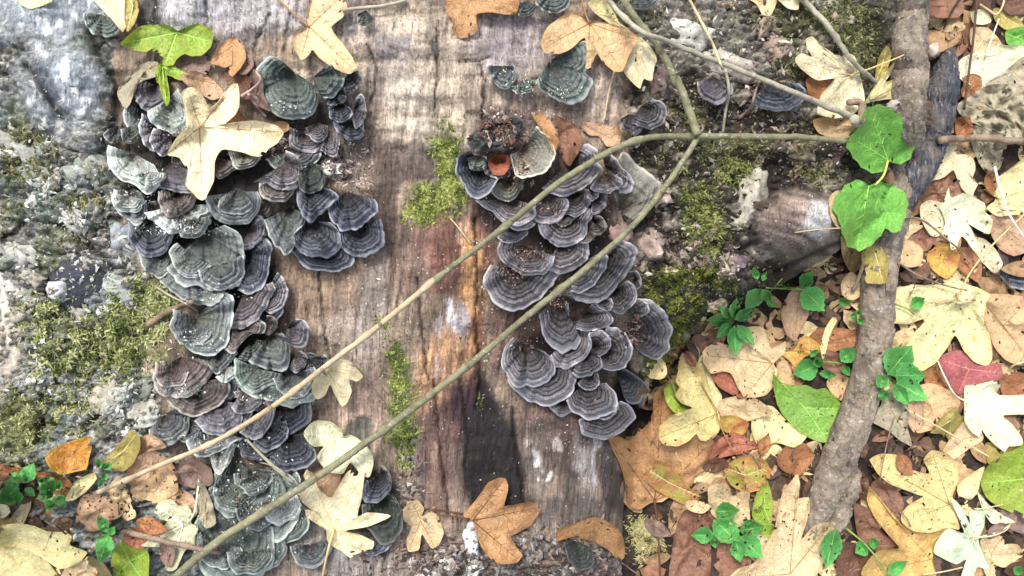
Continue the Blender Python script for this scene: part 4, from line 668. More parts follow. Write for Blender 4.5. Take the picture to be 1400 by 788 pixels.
M_ = [
 ((440, 336), [(398, 342), (412, 358), (430, 366), (446, 368), (465, 369), (479, 360), (483, 346)], 1.6, 'B', 'lowest dull slate cap of the middle left tuft'),
 ((490, 308), [(464, 320), (468, 336), (478, 347), (490, 352), (506, 346), (520, 338), (524, 322), (518, 300)], 1.9, 'B', 'finely ringed dark cap at the lower right of the middle left tuft'),
 ((424, 302), [(400, 312), (401, 330), (414, 343), (430, 347), (448, 350), (461, 341), (463, 320), (450, 304)], 2.4, 'B', 'broad slate cap with a rusty lower corner in the middle left tuft'),
 ((398, 284), [(363, 300), (371, 320), (384, 338), (393, 343), (403, 332), (402, 318), (414, 306), (416, 292)], 2.2, 'L', 'pale grey cap with a white left edge, leftmost of the middle left tuft'),
 ((474, 262), [(449, 282), (452, 298), (464, 311), (480, 312), (496, 308), (504, 297), (513, 288), (510, 272)], 2.8, 'B', 'strongly ringed dark cap at the upper right of the middle left tuft'),
 ((424, 252), [(406, 262), (411, 285), (420, 299), (430, 301), (438, 290), (453, 279), (459, 268), (448, 258)], 2.8, 'B', 'folded slate cap with a white right edge, top of the middle left tuft'),
 ((424, 222), [(408, 240), (412, 256), (424, 264), (436, 258), (443, 244), (438, 226)], 2.4, 'D', 'dark green lumpy cap next to the white lichen crust'),
 ((446, 178), [(438, 204), (449, 213), (459, 210), (462, 195), (462, 180)], 1.8, 'P', 'mauve cap with a pink edge below the big green one'),
 ((432, 168), [(419, 174), (424, 187), (435, 193), (446, 186), (447, 172)], 2., 'P', 'small ribbed mauve cap just below the big green one'),
 ((478, 164), [(456, 166), (462, 179), (475, 189), (489, 190), (497, 182), (496, 168)], 1.9, 'B', 'lowest dark blue cap in the tuft beside the big green one'),
 ((484, 150), [(486, 136), (494, 130), (499, 145), (496, 166), (487, 174), (481, 160)], 2.4, 'V', 'narrow upright violet cap at the right of the tuft beside the big green one'),
 ((464, 140), [(450, 146), (452, 159), (461, 165), (473, 164), (481, 155), (476, 146)], 2.4, 'B', 'curled dark cap in the middle of the tuft beside the big green one'),
 ((475, 102), [(465, 119), (476, 124), (487, 120), (493, 108), (490, 96)], 2.2, 'B', 'dark blue cap touching the rounded tip of the tan leaf'),
 ((454, 126), [(442, 137), (452, 143), (466, 140), (473, 130), (471, 120)], 2.4, 'B', 'dark blue cap directly under the right lobe of the big green one'),
 ((404, 100), [(384, 82), (372, 79), (358, 90), (353, 107), (358, 126), (371, 143), (390, 156), (410, 161), (425, 155), (432, 141), (433, 127), (430, 116)], 2.4, 'G', 'big pale green banded cap right of the dry brown leaves'),
 ((428, 106), [(432, 124), (440, 133), (452, 132), (462, 122), (467, 107), (463, 92), (450, 86)], 3., 'G', 'right lobe of the big green cap below the tan leaf'),
]
T_ = [
 ((140, 20), [(116, 18), (120, 38), (138, 48), (157, 46), (164, 34)], 1.4, 'G', 'small round green grey cap at the top left corner under the pale leaf'),
 ((500, 14), [(488, 20), (492, 32), (502, 34), (511, 24)], 1.3, 'L', 'tiny cap by the thin twig at the top, right of the tan leaf'),
 ((720, 2), [(706, 6), (711, 20), (722, 21), (734, 8)], 1.5, 'G', 'smaller of two green caps cut by the top edge'),
 ((756, -12), [(732, 4), (745, 15), (761, 16), (775, 8), (780, -6)], 1.8, 'G', 'larger of two green caps cut by the top edge'),
 ((876, -6), [(855, -6), (866, 8), (884, 12), (900, 0)], 1.6, 'L', 'pale rimmed cap at the top edge right of the crossing stems'),
 ((687, 90), [(667, 90), (672, 107), (688, 120), (700, 112), (705, 103), (702, 90)], 1.5, 'L', 'single small grey cap on bare wood left of the mossy green one'),
 ((716, 108), [(700, 122), (710, 128), (726, 123), (733, 110)], 1.4, 'G', 'lumpy green scrap of cap under the edge of the mossy green one'),
 ((752, 84), [(735, 108), (741, 124), (758, 135), (775, 137), (790, 132), (804, 122), (807, 108), (799, 99), (805, 90), (808, 75), (801, 58), (788, 60)], 2.2, 'G', 'mossy green cap half covered by the tan lobed leaf near the top'),
 ((860, 156), [(848, 163), (854, 177), (867, 182), (877, 174), (878, 162)], 1.8, 'R', 'left and smaller of two zoned caps above the bent stem'),
 ((876, 146), [(866, 166), (878, 171), (891, 174), (903, 168), (909, 155), (905, 142), (892, 136)], 2.2, 'R', 'right and larger of two zoned caps above the bent stem'),
 ((864, 190), [(854, 197), (862, 202), (872, 200), (876, 193)], 1.4, 'P', 'tiny pale cap just under the bent stem'),
 ((974, 106), [(954, 112), (958, 130), (972, 140), (988, 139), (1000, 128), (1000, 114)], 1.5, 'V', 'single grey cap on mossy bark between the crossing stem and the fork'),
 ((1056, 112), [(1028, 136), (1044, 147), (1070, 148), (1090, 141), (1099, 126), (1090, 114)], 1.8, 'B', 'dark slate cap under the grey twig left of the pale maple leaf'),
 ((788, 740), [(772, 742), (778, 764), (793, 778), (808, 772), (810, 750)], 1.4, 'D', 'dark green grey cap below the curled orange leaf at the bottom'),
 ((1392, 345), [(1366, 340), (1362, 362), (1376, 384), (1396, 394), (1420, 380), (1420, 350)], 2.2, 'B', 'dark ringed cap at the right picture edge'),
]
def fan(u, v, ang, L, sp=95, sx=1.):
    r = random.Random(int(u*3+v)); return ((u, v), [(u+sx*L*r.uniform(.88, 1.1)*math.cos(math.radians(ang+t*sp)), v-L*r.uniform(.88, 1.1)*math.sin(math.radians(ang+t*sp))) for t in (-1, -.7, -.4, -.1, .2, .5, .8, 1)])
def fl(u, v, ang, L, lf, st, lb, sp=95, sx=1.): b, rm = fan(u, v, ang, L, sp, sx); return (b, rm, lf, st, lb)
F_ = [
 fl(195, 152, 250, 26, 1.4, 'L', 'rough grey cap wedged between the bark crevice and the violet caps'), fl(262, 212, 265, 26, 1.4, 'N', 'brown cap in the shade under the lower lobe of the big cream leaf'),
 fl(300, 216, 250, 22, 1.5, 'N', 'dim olive brown cap rim beside the lower lobe of the cream leaf'), fl(334, 208, 270, 20, 1.8, 'O', 'rounded grey rim directly under the right lobe of the big cream leaf'),
 fl(400, 205, 300, 28, 1.2, 'L', 'crusty grey cap between the big green one and the green lump', 95, 1.3), fl(420, 185, 250, 24, 1.3, 'P', 'dusty mauve cap shaded by the big green banded one'),
 fl(300, 455, 300, 26, 1.5, 'L', 'grey cap edge under the big lichen covered cap'), fl(262, 494, 320, 28, 1.4, 'L', 'dark edged cap behind the white rimmed brownish one'),
 fl(330, 498, 270, 24, 1.5, 'L', 'small crusty cap left under the pale striped one'), fl(302, 520, 280, 26, 1.5, 'L', 'dull crusty cap above the light blue striped one'),
 fl(352, 528, 290, 28, 1.5, 'P', 'grey cap tucked beneath the broad green one, left side'), fl(256, 578, 290, 24, 1.3, 'L', 'greenish small cap between the lowest left ones'),
 fl(392, 560, 285, 30, 1.4, 'B', 'dark narrow cap above the lowest zoned one with pale rim'), fl(352, 600, 270, 26, 1.2, 'B', 'slate cap just under the upper stem'),
 fl(318, 560, 280, 22, 1.4, 'V', 'small smooth grey cap right of the light blue striped one'), fl(360, 415, 260, 26, 1.4, 'B', 'deep shaded cap in the dark gap beside the plain pinkish grey one'),
 fl(250, 330, 255, 28, 1.3, 'B', 'shaded cap behind the left part of the largest grey one'), fl(352, 272, 280, 22, 1.3, 'N', 'little shaded cap between the nested caps and the mauve one'),
 fl(386, 710, 300, 30, 1.3, 'G', 'right edge lobe of the green crust under the lower stem'), fl(300, 728, 240, 34, 1.3, 'G', 'left edge lobe of the green crust at the bottom'), fl(352, 742, 270, 36, 1.5, 'G', 'middle lobe of the green crust near the bottom edge'),
 fl(310, 690, 250, 26, 1.7, 'L', 'small pale lobe between two green crusted caps'), fl(380, 668, 310, 28, 1.6, 'G', 'small green lobe right of the wrinkled ridge'), fl(424, 745, 280, 26, 1.2, 'L', 'grey flat cap left of the cream leaf stalk at the bottom'), fl(770, 548, 270, 18, 1.4, 'R', 'small hidden zoned cap beside the wide bluish one')]
O_ = [
 fl(262, 350, 235, 26, 2.4, 'L', 'small lobe on the left flank of the largest grey cap'), fl(300, 362, 290, 30, 2.8, 'L', 'broad low lobe lying on the front of the largest grey cap'), fl(262, 446, 250, 24, 2.6, 'L', 'small crinkled lobe inside the big lichen covered cap'),
 fl(350, 504, 250, 28, 2.4, 'G', 'left lobe resting on the broad green cap'), fl(402, 512, 285, 28, 2.4, 'L', 'right lobe resting on the broad green cap'), fl(235, 505, 255, 22, 2.8, 'N', 'small brownish lobe on the white rimmed brownish cap'),
 fl(322, 672, 265, 26, 2.8, 'G', 'crinkled lobe high on the green crust'), fl(352, 690, 285, 30, 2.6, 'L', 'grey lobe in the middle of the green crust'), fl(300, 742, 250, 30, 2.2, 'L', 'pale rimmed lobe low on the green crust'), fl(340, 755, 275, 28, 2.4, 'G', 'crinkled lobe at the foot of the green crust'), fl(384, 690, 300, 24, 2.2, 'W', 'whitish small lobe right on the green crust'), fl(346, 650, 270, 22, 2.8, 'L', 'topmost grey lobe on the green crust'),
 fl(176, 268, 250, 20, 2.8, 'W', 'whitened little lobe on the smooth pale blue cap'), fl(262, 300, 275, 22, 2.8, 'L', 'small lobe on the wide cap with crumbly white rim'), fl(205, 235, 260, 18, 3., 'W', 'pale small lobe between twisted whitish cap and violet one'), fl(420, 325, 245, 20, 2.8, 'B', 'small slate lobe in the middle of the left tuft')]
k = 0
for grp, lst in ((LG, F_), (LG, L_), (LG, O_), (MG, M_), (TG, T_), (RG, R_)):
    for row in lst:
        k += 1; b, rm, lf, st, lb = row[:5]; bracket(b, rm, lf, st, lb, grp, *(row[5:]), seed=k)

crumbs('lichen_crust', [(345, 690, 90, 70, .22), (245, 535, 40, 8, .08), (300, 600, 60, 30, .08), (380, 545, 60, 8, .08), (240, 312, 60, 12, .1), (190, 250, 40, 40, .1), (235, 170, 24, 14, .06), (270, 470, 40, 20, .06), (300, 400, 60, 14, .06), (700, 110, 30, 20, .06), (775, 125, 40, 10, .05), (390, 145, 40, 10, .05)], 2600, .0006, [(196, 204, 194), (176, 190, 178), (226, 228, 222), (140, 156, 146), (190, 196, 186)], 'pale crumbly lichen crust on the rims of the left brackets', 'lichen', 31)
crumbs('wood_crumbs', [(725, 345, 34, 12, .2), (705, 375, 30, 14, .2), (760, 415, 20, 14, .15), (715, 470, 20, 12, .1), (868, 450, 14, 22, .15), (745, 285, 20, 10, .08), (690, 190, 40, 30, .12)], 1500, .0007, [(128, 104, 96), (92, 74, 68), (180, 162, 152), (70, 56, 52)], 'reddish brown crumbs lying in the hollows of the right hand brackets', 'wood dust', 32)
crumbs('fallen_debris', [(685, 175, 40, 26, .5), (705, 240, 20, 20, .2), (860, 455, 16, 26, .3)], 500, .0016, [(70, 56, 50), (112, 76, 64), (44, 40, 40), (150, 136, 124)], 'dark plant scraps caught on top of the right hand brackets', 'debris', 33)
# ---------------------------------------------------------------- leaves
ML = {
 'cream': mat_leaf('leaf_cream', (234, 224, 190), (222, 206, 164), (206, 184, 140), .3, trans=.18),
 'white': mat_leaf('leaf_ivory', (226, 226, 196), (214, 216, 174), (210, 204, 156), .12, trans=.18),
 'mint': mat_leaf('leaf_mint', (208, 226, 196), (216, 228, 196), (214, 226, 180), .08, trans=.18),
 'yellow': mat_leaf('leaf_pale_yellow', (230, 224, 172), (220, 208, 146), (204, 184, 118), .35, trans=.18),
 'speck': mat_leaf('leaf_speckled', (224, 211, 150), (214, 196, 132), (196, 150, 90), .95, (112, 82, 50), trans=.15),
 'tan': mat_leaf('leaf_tan', (214, 184, 142), (200, 164, 118), (176, 134, 94), .45, trans=.15),
 'tanc': mat_leaf('leaf_tan_cream', (224, 202, 162), (212, 184, 140), (190, 156, 112), .4, trans=.15),
 'orange': mat_leaf('leaf_orange_tan', (188, 146, 102), (170, 126, 84), (142, 98, 66), .55, trans=.12, gloss=.4),
 'bright': mat_leaf('leaf_orange', (208, 150, 72), (190, 122, 56), (222, 188, 84), .3, trans=.15, gloss=.35),
 'rust': mat_leaf('leaf_rust', (164, 114, 76), (140, 94, 64), (124, 84, 60), .4, trans=.1, gloss=.4),
 'red': mat_leaf('leaf_red_brown', (144, 106, 86), (120, 84, 68), (104, 74, 60), .5, trans=.08, gloss=.4),
 'dark': mat_leaf('leaf_dark_brown', (110, 78, 62), (84, 60, 50), (70, 52, 44), .5, trans=.05, gloss=.5),
 'pinkb': mat_leaf('leaf_pink_brown', (196, 164, 134), (174, 138, 108), (140, 100, 82), .4, trans=.1, gloss=.4),
 'mauve': mat_leaf('leaf_mauve_brown', (146, 124, 112), (118, 96, 92), (104, 86, 80), .3, trans=.08),
 'pink': mat_leaf('leaf_rose', (170, 96, 98), (150, 76, 82), (140, 92, 74), .2, trans=.1, gloss=.4),
 'coral': mat_leaf('leaf_coral_red', (172, 110, 88), (152, 92, 74), (138, 80, 62), .3, trans=.1, gloss=.35),
 'green': mat_leaf('leaf_green', (124, 190, 84), (108, 176, 74), (142, 202, 98), .05, trans=.22, gloss=.4),
 'gloss': mat_leaf('leaf_glossy_green', (128, 172, 70), (150, 190, 110), (140, 176, 60), .05, trans=.15, gloss=.3),
 'lime': mat_leaf('leaf_yellow_green', (140, 166, 58), (164, 180, 84), (150, 160, 60), .1, trans=.2, gloss=.35),
 'olive': mat_leaf('leaf_olive', (172, 160, 92), (150, 140, 76), (160, 128, 80), .3, trans=.12),
 'mott': mat_leaf('leaf_green_and_red', (158, 158, 74), (176, 112, 80), (186, 116, 64), .3, trans=.12, altamt=1., gloss=.35),
 'mott2': mat_leaf('leaf_yellow_and_orange', (208, 180, 92), (188, 126, 80), (170, 130, 60), .3, trans=.12, altamt=1., gloss=.35),
 'brown_yellow': mat_leaf('leaf_brown_yellow', (208, 180, 112), (176, 134, 82), (182, 144, 84), .9, (130, 92, 60), trans=.12, altamt=.8),
 'grey': mat_leaf('leaf_grey_dead', (168, 162, 140), (146, 138, 118), (150, 140, 118), .2, trans=.05, gloss=.7),
 'seed': mat_leaf('leaf_seedling', (96, 172, 92), (78, 152, 80), (124, 192, 110), .03, trans=.25, gloss=.45, altamt=.4)}
def vmat(nm, c):
    s = N('vein_'+nm); return s.fin(tuple(lin(c)), .6)
MV = {'pale': vmat('pale', (214, 198, 150)), 'brown': vmat('brown', (150, 116, 76)), 'green': vmat('green', (150, 200, 96)), 'dark': vmat('dark', (96, 66, 48)), 'ivory': vmat('ivory', (232, 234, 206)), 'rose': vmat('rose', (196, 132, 124)), 'buff': vmat('buff', (196, 172, 122))}
VM = dict(cream='buff', white='ivory', mint='ivory', yellow='buff', speck='brown', tan='brown', tanc='brown', orange='brown', bright='brown', rust='dark', red='dark', dark='dark', pinkb='brown', mauve='dark', pink='rose', coral='dark', green='green', gloss='green', lime='green', olive='pale', mott='pale', mott2='brown', brown_yellow='brown', grey='brown', seed='green')
SEED = [1000]
def leaf(label, col, j, out, stalk=None, lift=.45, curl=.35, fold=0., wrinkle=0., group='fallen leaves', cat='leaf', name='leaf', parent=None, veins=None, lev=0., nr=10, sr=.0007, follow=1., smoothc=.34, flutter=1., slope=.7):
    SEED[0] += 1; sd = SEED[0]; j = np.array(j, float); out = np.array(out, float)
    per_len = sum(np.linalg.norm(out[k]-out[k-1]) for k in range(len(out))); na = int(max(24, min(96, per_len/4.2)))
    E = spline(out, na, True, smoothc); cen = out.mean(0)
    a = np.arange(na)/na; dv = E-j; Lp = np.linalg.norm(dv, axis=1)+1e-6; Lm = max(Lp)
    E = j+dv*(1+.05*(fbm(a*50+sd, a*0, 2, 3)-.5))[:, None]
    nr = int(np.clip(Lm/5.5, 7, 20)); r = np.linspace(0, 1, nr)[:, None]; U = j[0]+(E[None, :, 0]-j[0])*r; Vv = j[1]+(E[None, :, 1]-j[1])*r
    zh = hit(U, Vv); x, y = p2w(U, Vv, zh); A = np.stack([x.ravel(), y.ravel(), np.ones(x.size)], 1); co = np.linalg.lstsq(A, zh.ravel(), rcond=None)[0]; sl_ = np.hypot(co[0], co[1])
    if sl_ > slope: co[:2] *= slope/sl_
    co[2] = (zh-co[0]*x-co[1]*y).mean(); Z0 = co[0]*x+co[1]*y+co[2]
    rad = Lp[None, :]*r/Lm; ph = sd*1.37
    wv = (fbm(U/34+ph, Vv/34, 3, sd % 9)-.5)
    lp = Lm/70; el = (fbm(a[None, :]*9+ph, rad*0, 2, 5)-.35); Z0 = Z0+lift*.01*(.4+rad)+curl*.01*(rad**2)*(1+1.2*wv*2)*lp+.022*wv*rad*flutter*min(1, lp+.2)+.010*lp*el*np.clip((r-.55)/.45, 0, 1)**2+.0025*(fbm(U/9+ph, Vv/9, 3, 4)-.5)
    if fold: ax_ = out[np.argmax(np.linalg.norm(out-j, axis=1))]-j; ax_ = ax_/np.linalg.norm(ax_); q = np.abs((U-j[0])*-ax_[1]+(Vv-j[1])*ax_[0]); Z0 = Z0+fold*.01*q/(.3*Lm)
    # lobe ridges: the blade sinks a little along each main vein
    sm = np.convolve(np.concatenate([Lp[-2:], Lp, Lp[:2]]), [.1, .2, .4, .2, .1], 'valid')
    tips = [k for k in range(na) if sm[k] >= max(sm[(k+d) % na] for d in range(-3, 4)) and Lp[k] > .38*Lm]
    ang = a*2*np.pi
    if wrinkle: Z0 = Z0+wrinkle*.01*((fbm(U/9+ph, Vv/9, 4, 3)-.5)*1.6+np.abs(fbm(U/16+ph, Vv/16, 3, 5)-.5)*2.4)
    for t in tips:
        dd = np.abs((np.arange(na)-t+na/2) % na-na/2)[None, :]*r; Z0 = Z0-.0012*np.exp(-(dd/1.2)**2)*np.sin(np.pi*np.clip(rad, 0, 1))
    need = np.maximum(0, hitmax(U, Vv)+.0009-Z0); d = relax(need, 5, True); d[0] = d[0].max(); Z = Z0+d+lev*.01
    Z[0] = Z[0].mean(); X, Y = p2w(U, Vv, Z); P = np.stack([X, Y, Z], -1)
    V = np.vstack([P[0, :1], P[1:].reshape(-1, 3)]); F = [[0, 1+k, 1+(k+1) % na] for k in range(na)]+(quads(nr-1, na, True)+1).tolist()
    rb = random.Random(sd); gone = set()
    if Lm > 30 and name == 'leaf':
        for _ in range(rb.choice([0, 1, 2, 3, 4])):                       # bites out of the margin
            k0 = rb.randrange(na); dep = rb.choice([1, 1, 2]); w_ = rb.choice([1, 1, 2, 3])
            for q in range(w_):
                for dd_ in range(max(1, dep-(q == 0)-(q == w_-1 and w_ > 2))): gone.add(na+(nr-2-1-dd_+1-1)*na+(k0+q) % na)
        for _ in range(rb.choice([0, 0, 1, 2])):                          # holes eaten through the blade
            i_ = rb.randrange(int(nr*.45), nr-2); gone.add(na+(i_-1)*na+rb.randrange(na))
        F = [f for q, f in enumerate(F) if q not in gone]
    area = (out[:, 0]*np.roll(out[:, 1], -1)-np.roll(out[:, 0], -1)*out[:, 1]).sum()     # picture v runs downward
    if area > 0: F = [f[::-1] for f in F]
    ra = np.concatenate([[0], np.repeat(r[1:, 0], na)])
    o = mesh(name, V, F, ML[col], parent, attrs={'r': ra}, origin=P[0, 0] if parent is None else None)
    if parent is None: tag(o, label, cat, group)
    stamp(np.concatenate([X, X[:, :1]], 1), np.concatenate([Y, Y[:, :1]], 1), np.concatenate([Z, Z[:, :1]], 1))
    # veins: fine ribs lying on the blade
    def at(rq, kq):
        rq = np.clip(rq, 0, .98)*(nr-1); i = np.minimum(rq.astype(int), nr-2); f = (rq-i)[:, None]; kq = kq % na; k0 = kq.astype(int) % na; g = (kq-np.floor(kq))[:, None]; k1 = (k0+1) % na
        return (P[i, k0]*(1-f)+P[i+1, k0]*f)*(1-g)+(P[i, k1]*(1-f)+P[i+1, k1]*f)*g
    VV = []; FF = []; n0 = 0
    def rib(Q, w):
        nonlocal n0
        T = np.gradient(Q, axis=0); S = np.stack([-T[:, 1], T[:, 0], T[:, 2]*0], 1); S /= np.linalg.norm(S, axis=1)[:, None]+1e-9; ww = np.linspace(w, w*.35, len(Q))[:, None]
        R3 = np.stack([Q-S*ww+[0, 0, .00012], Q+[0, 0, .00012]+np.array([0, 0, 1])*ww*.7, Q+S*ww+[0, 0, .00012]], 1); m = len(Q)
        VV.append(R3.reshape(-1, 3)); FF.append(quads(m, 3)[:, ::-1]+n0); n0 += m*3
    if len(tips) > 7: tips = sorted(tips, key=lambda t: -Lp[t])[:7]
    for t in tips:
        rib(at(np.linspace(.0, .95, 12), np.full(12, float(t))), .00042*min(1.4, Lm/70+.3)); 
        if Lm > 34:
            for s0 in (.3, .45, .6, .74):
                for sg in (-1, 1):
                    q = np.linspace(0, 1, 5); wdt = na/11.*(1-s0*.3); rib(at(s0+.20*q*(1-.2*s0), t+sg*wdt*q*(.55/(s0+.2))), .00020*min(1.4, Lm/70+.3))
    if VV: vo = mesh('veins', np.vstack(VV), np.vstack(FF), MV[veins or VM[col]], o if parent is None else parent, smooth=True)
    if stalk is not None and parent is None:
        st = [tuple(q) for q in stalk]; so_ = strand('stalk', st, sr*1.25, sr, MV[VM[col]] if col not in ('orange',) else MV['dark'], o, seg=6, rough=.1)
        so_['_x'] = 1
        del so_['_x']
    return o
# templates for leaves that are not traced point by point (junction at 0,0, tip along +x)
TP = {'maple': [(-.12, -.03), (-.22, -.22), (-.1, -.42), (.1, -.5), (.12, -.34), (.22, -.26), (.38, -.42), (.62, -.46), (.6, -.3), (.46, -.2), (.5, -.14), (.74, -.18), (.95, -.1), (1., 0), (.92, .12), (.72, .17), (.5, .14), (.44, .2), (.6, .3), (.6, .48), (.36, .42), (.2, .25), (.12, .36), (.08, .5), (-.1, .42), (-.22, .22), (-.12, .04)],
      'oval': [(0, 0), (.1, -.12), (.3, -.24), (.55, -.27), (.8, -.18), (.95, -.07), (1.02, 0), (.94, .08), (.78, .2), (.52, .28), (.28, .23), (.09, .11)],
      'three': [(0, -.04), (.05, -.2), (.3, -.42), (.52, -.4), (.5, -.24), (.42, -.16), (.7, -.18), (.92, -.1), (1., .02), (.88, .14), (.68, .18), (.42, .17), (.52, .28), (.5, .42), (.28, .4), (.06, .2), (0, .05)]}
def tleaf(label, col, sp, u, v, ang, ln, wf=1., **k):
    c, s = math.cos(math.radians(ang)), -math.sin(math.radians(ang)); r = random.Random(int(u*7+v)); out = []
    for a, b in TP[sp]:
        a *= ln*(1+r.uniform(-.06, .06)); b *= ln*wf*(1+r.uniform(-.1, .1)); out.append((u+a*c-b*s, v+a*s+b*c))
    jj = (u+.06*ln*c, v+.06*ln*s) if sp != 'maple' else (u, v)
    if sp == 'oval': jj = (u+.45*ln*c, v+.45*ln*s)
    return leaf(label, col, jj, out, **k)
# --- litter underneath: nobody could count it
def litter(n, region, seed, label, parent=None):
    r = np.random.default_rng(seed); VV = []; FF = []; CC = []; n0 = 0; cols = [(108, 82, 64), (84, 66, 54), (150, 120, 88), (172, 142, 104), (66, 52, 44), (196, 172, 128), (128, 90, 70), (210, 192, 144)]
    pr = np.array([.14, .14, .16, .14, .1, .12, .08, .12]); k = 0
    while k < n:
        u0 = r.uniform(region[0], region[1]); v0 = r.uniform(region[2], region[3]); k += 1
        z0 = float(hit(np.array([u0]), np.array([v0]))[0])
        if z0 > .085 or (u0 < 1185 and v0 < 250 and seed == 5) or (u0 < 1140-(v0-250)*.6 and v0 < 430 and seed == 5): continue
        ln = r.uniform(26, 74); a0 = r.random()*6.28; tp = np.array(TP[['oval', 'oval', 'maple', 'three'][r.integers(0, 4)]]); tp = tp*[1, r.uniform(.6, 1.1)]
        q = spline(tp-[.45, 0], 22, True, .4)*ln; c, s = math.cos(a0), math.sin(a0); q = np.stack([q[:, 0]*c-q[:, 1]*s+u0, q[:, 0]*s+q[:, 1]*c+v0], 1)
        rr = np.array([0, .5, 1.])[:, None]; U = u0+(q[None, :, 0]-u0)*rr; Vv = v0+(q[None, :, 1]-v0)*rr; zh = hit(U, Vv); tl = r.normal(0, .25, 2)
        Z = np.maximum(zh+.0008, np.median(zh)+.001+(U-u0)*S0*tl[0]+(Vv-v0)*S0*tl[1]+.012*(fbm(U/15+k, Vv/15, 2, 3)-.5)*rr); Z = np.minimum(Z, .11); X, Y = p2w(U, Vv, Z); P = np.stack([X, Y, Z], -1); m = 22
        VV.append(P.reshape(-1, 3)); FF.append(quads(3, m, True)[:, ::-1]+n0); n0 += 3*m; cc = lin(cols[r.choice(8, p=pr)])*r.uniform(.7, 1.15); CC.append(np.tile(cc, (3*m, 1))*(1-.15*np.repeat(rr, m))[:, None])
        stamp(np.concatenate([X, X[:, :1]], 1), np.concatenate([Y, Y[:, :1]], 1), np.concatenate([Z, Z[:, :1]], 1))
    o = mesh('leaf_litter', np.vstack(VV), np.vstack(FF), M_LIT, cols=np.vstack(CC)); tag(o, label, 'leaf litter', kind='stuff')
M_LIT = mat_vcol('old_leaves', .6, .35, 130, .7)
litter(640, (870, 1460, -60, 850), 5, 'layer of dark old leaves under the fresh ones right of the log')
litter(110, (-70, 330, 600, 850), 6, 'layer of dark old leaves under the fresh ones at the lower left')
litter(260, (-560, -200, -120, 900), 7, 'old leaves on the ground along the far left side of the log')
litter(160, (1440, 1660, -100, 880), 8, 'old leaves on the ground beyond the right hand side')
# --- the traced leaves, from the lowest to the topmost
G1 = 'fallen leaves on the forest floor at the right'; G2 = 'fallen leaves lying on the log'; G3 = 'fallen leaves at the lower left'; G4 = 'fallen leaves on the mossy bark at the top right'
def LF(g, rows):
    for row in rows:
        lb, co, j, out = row[:4]; k = dict(row[4]) if len(row) > 4 else {}; k.setdefault('group', g); leaf(lb, co, j, out, **k)
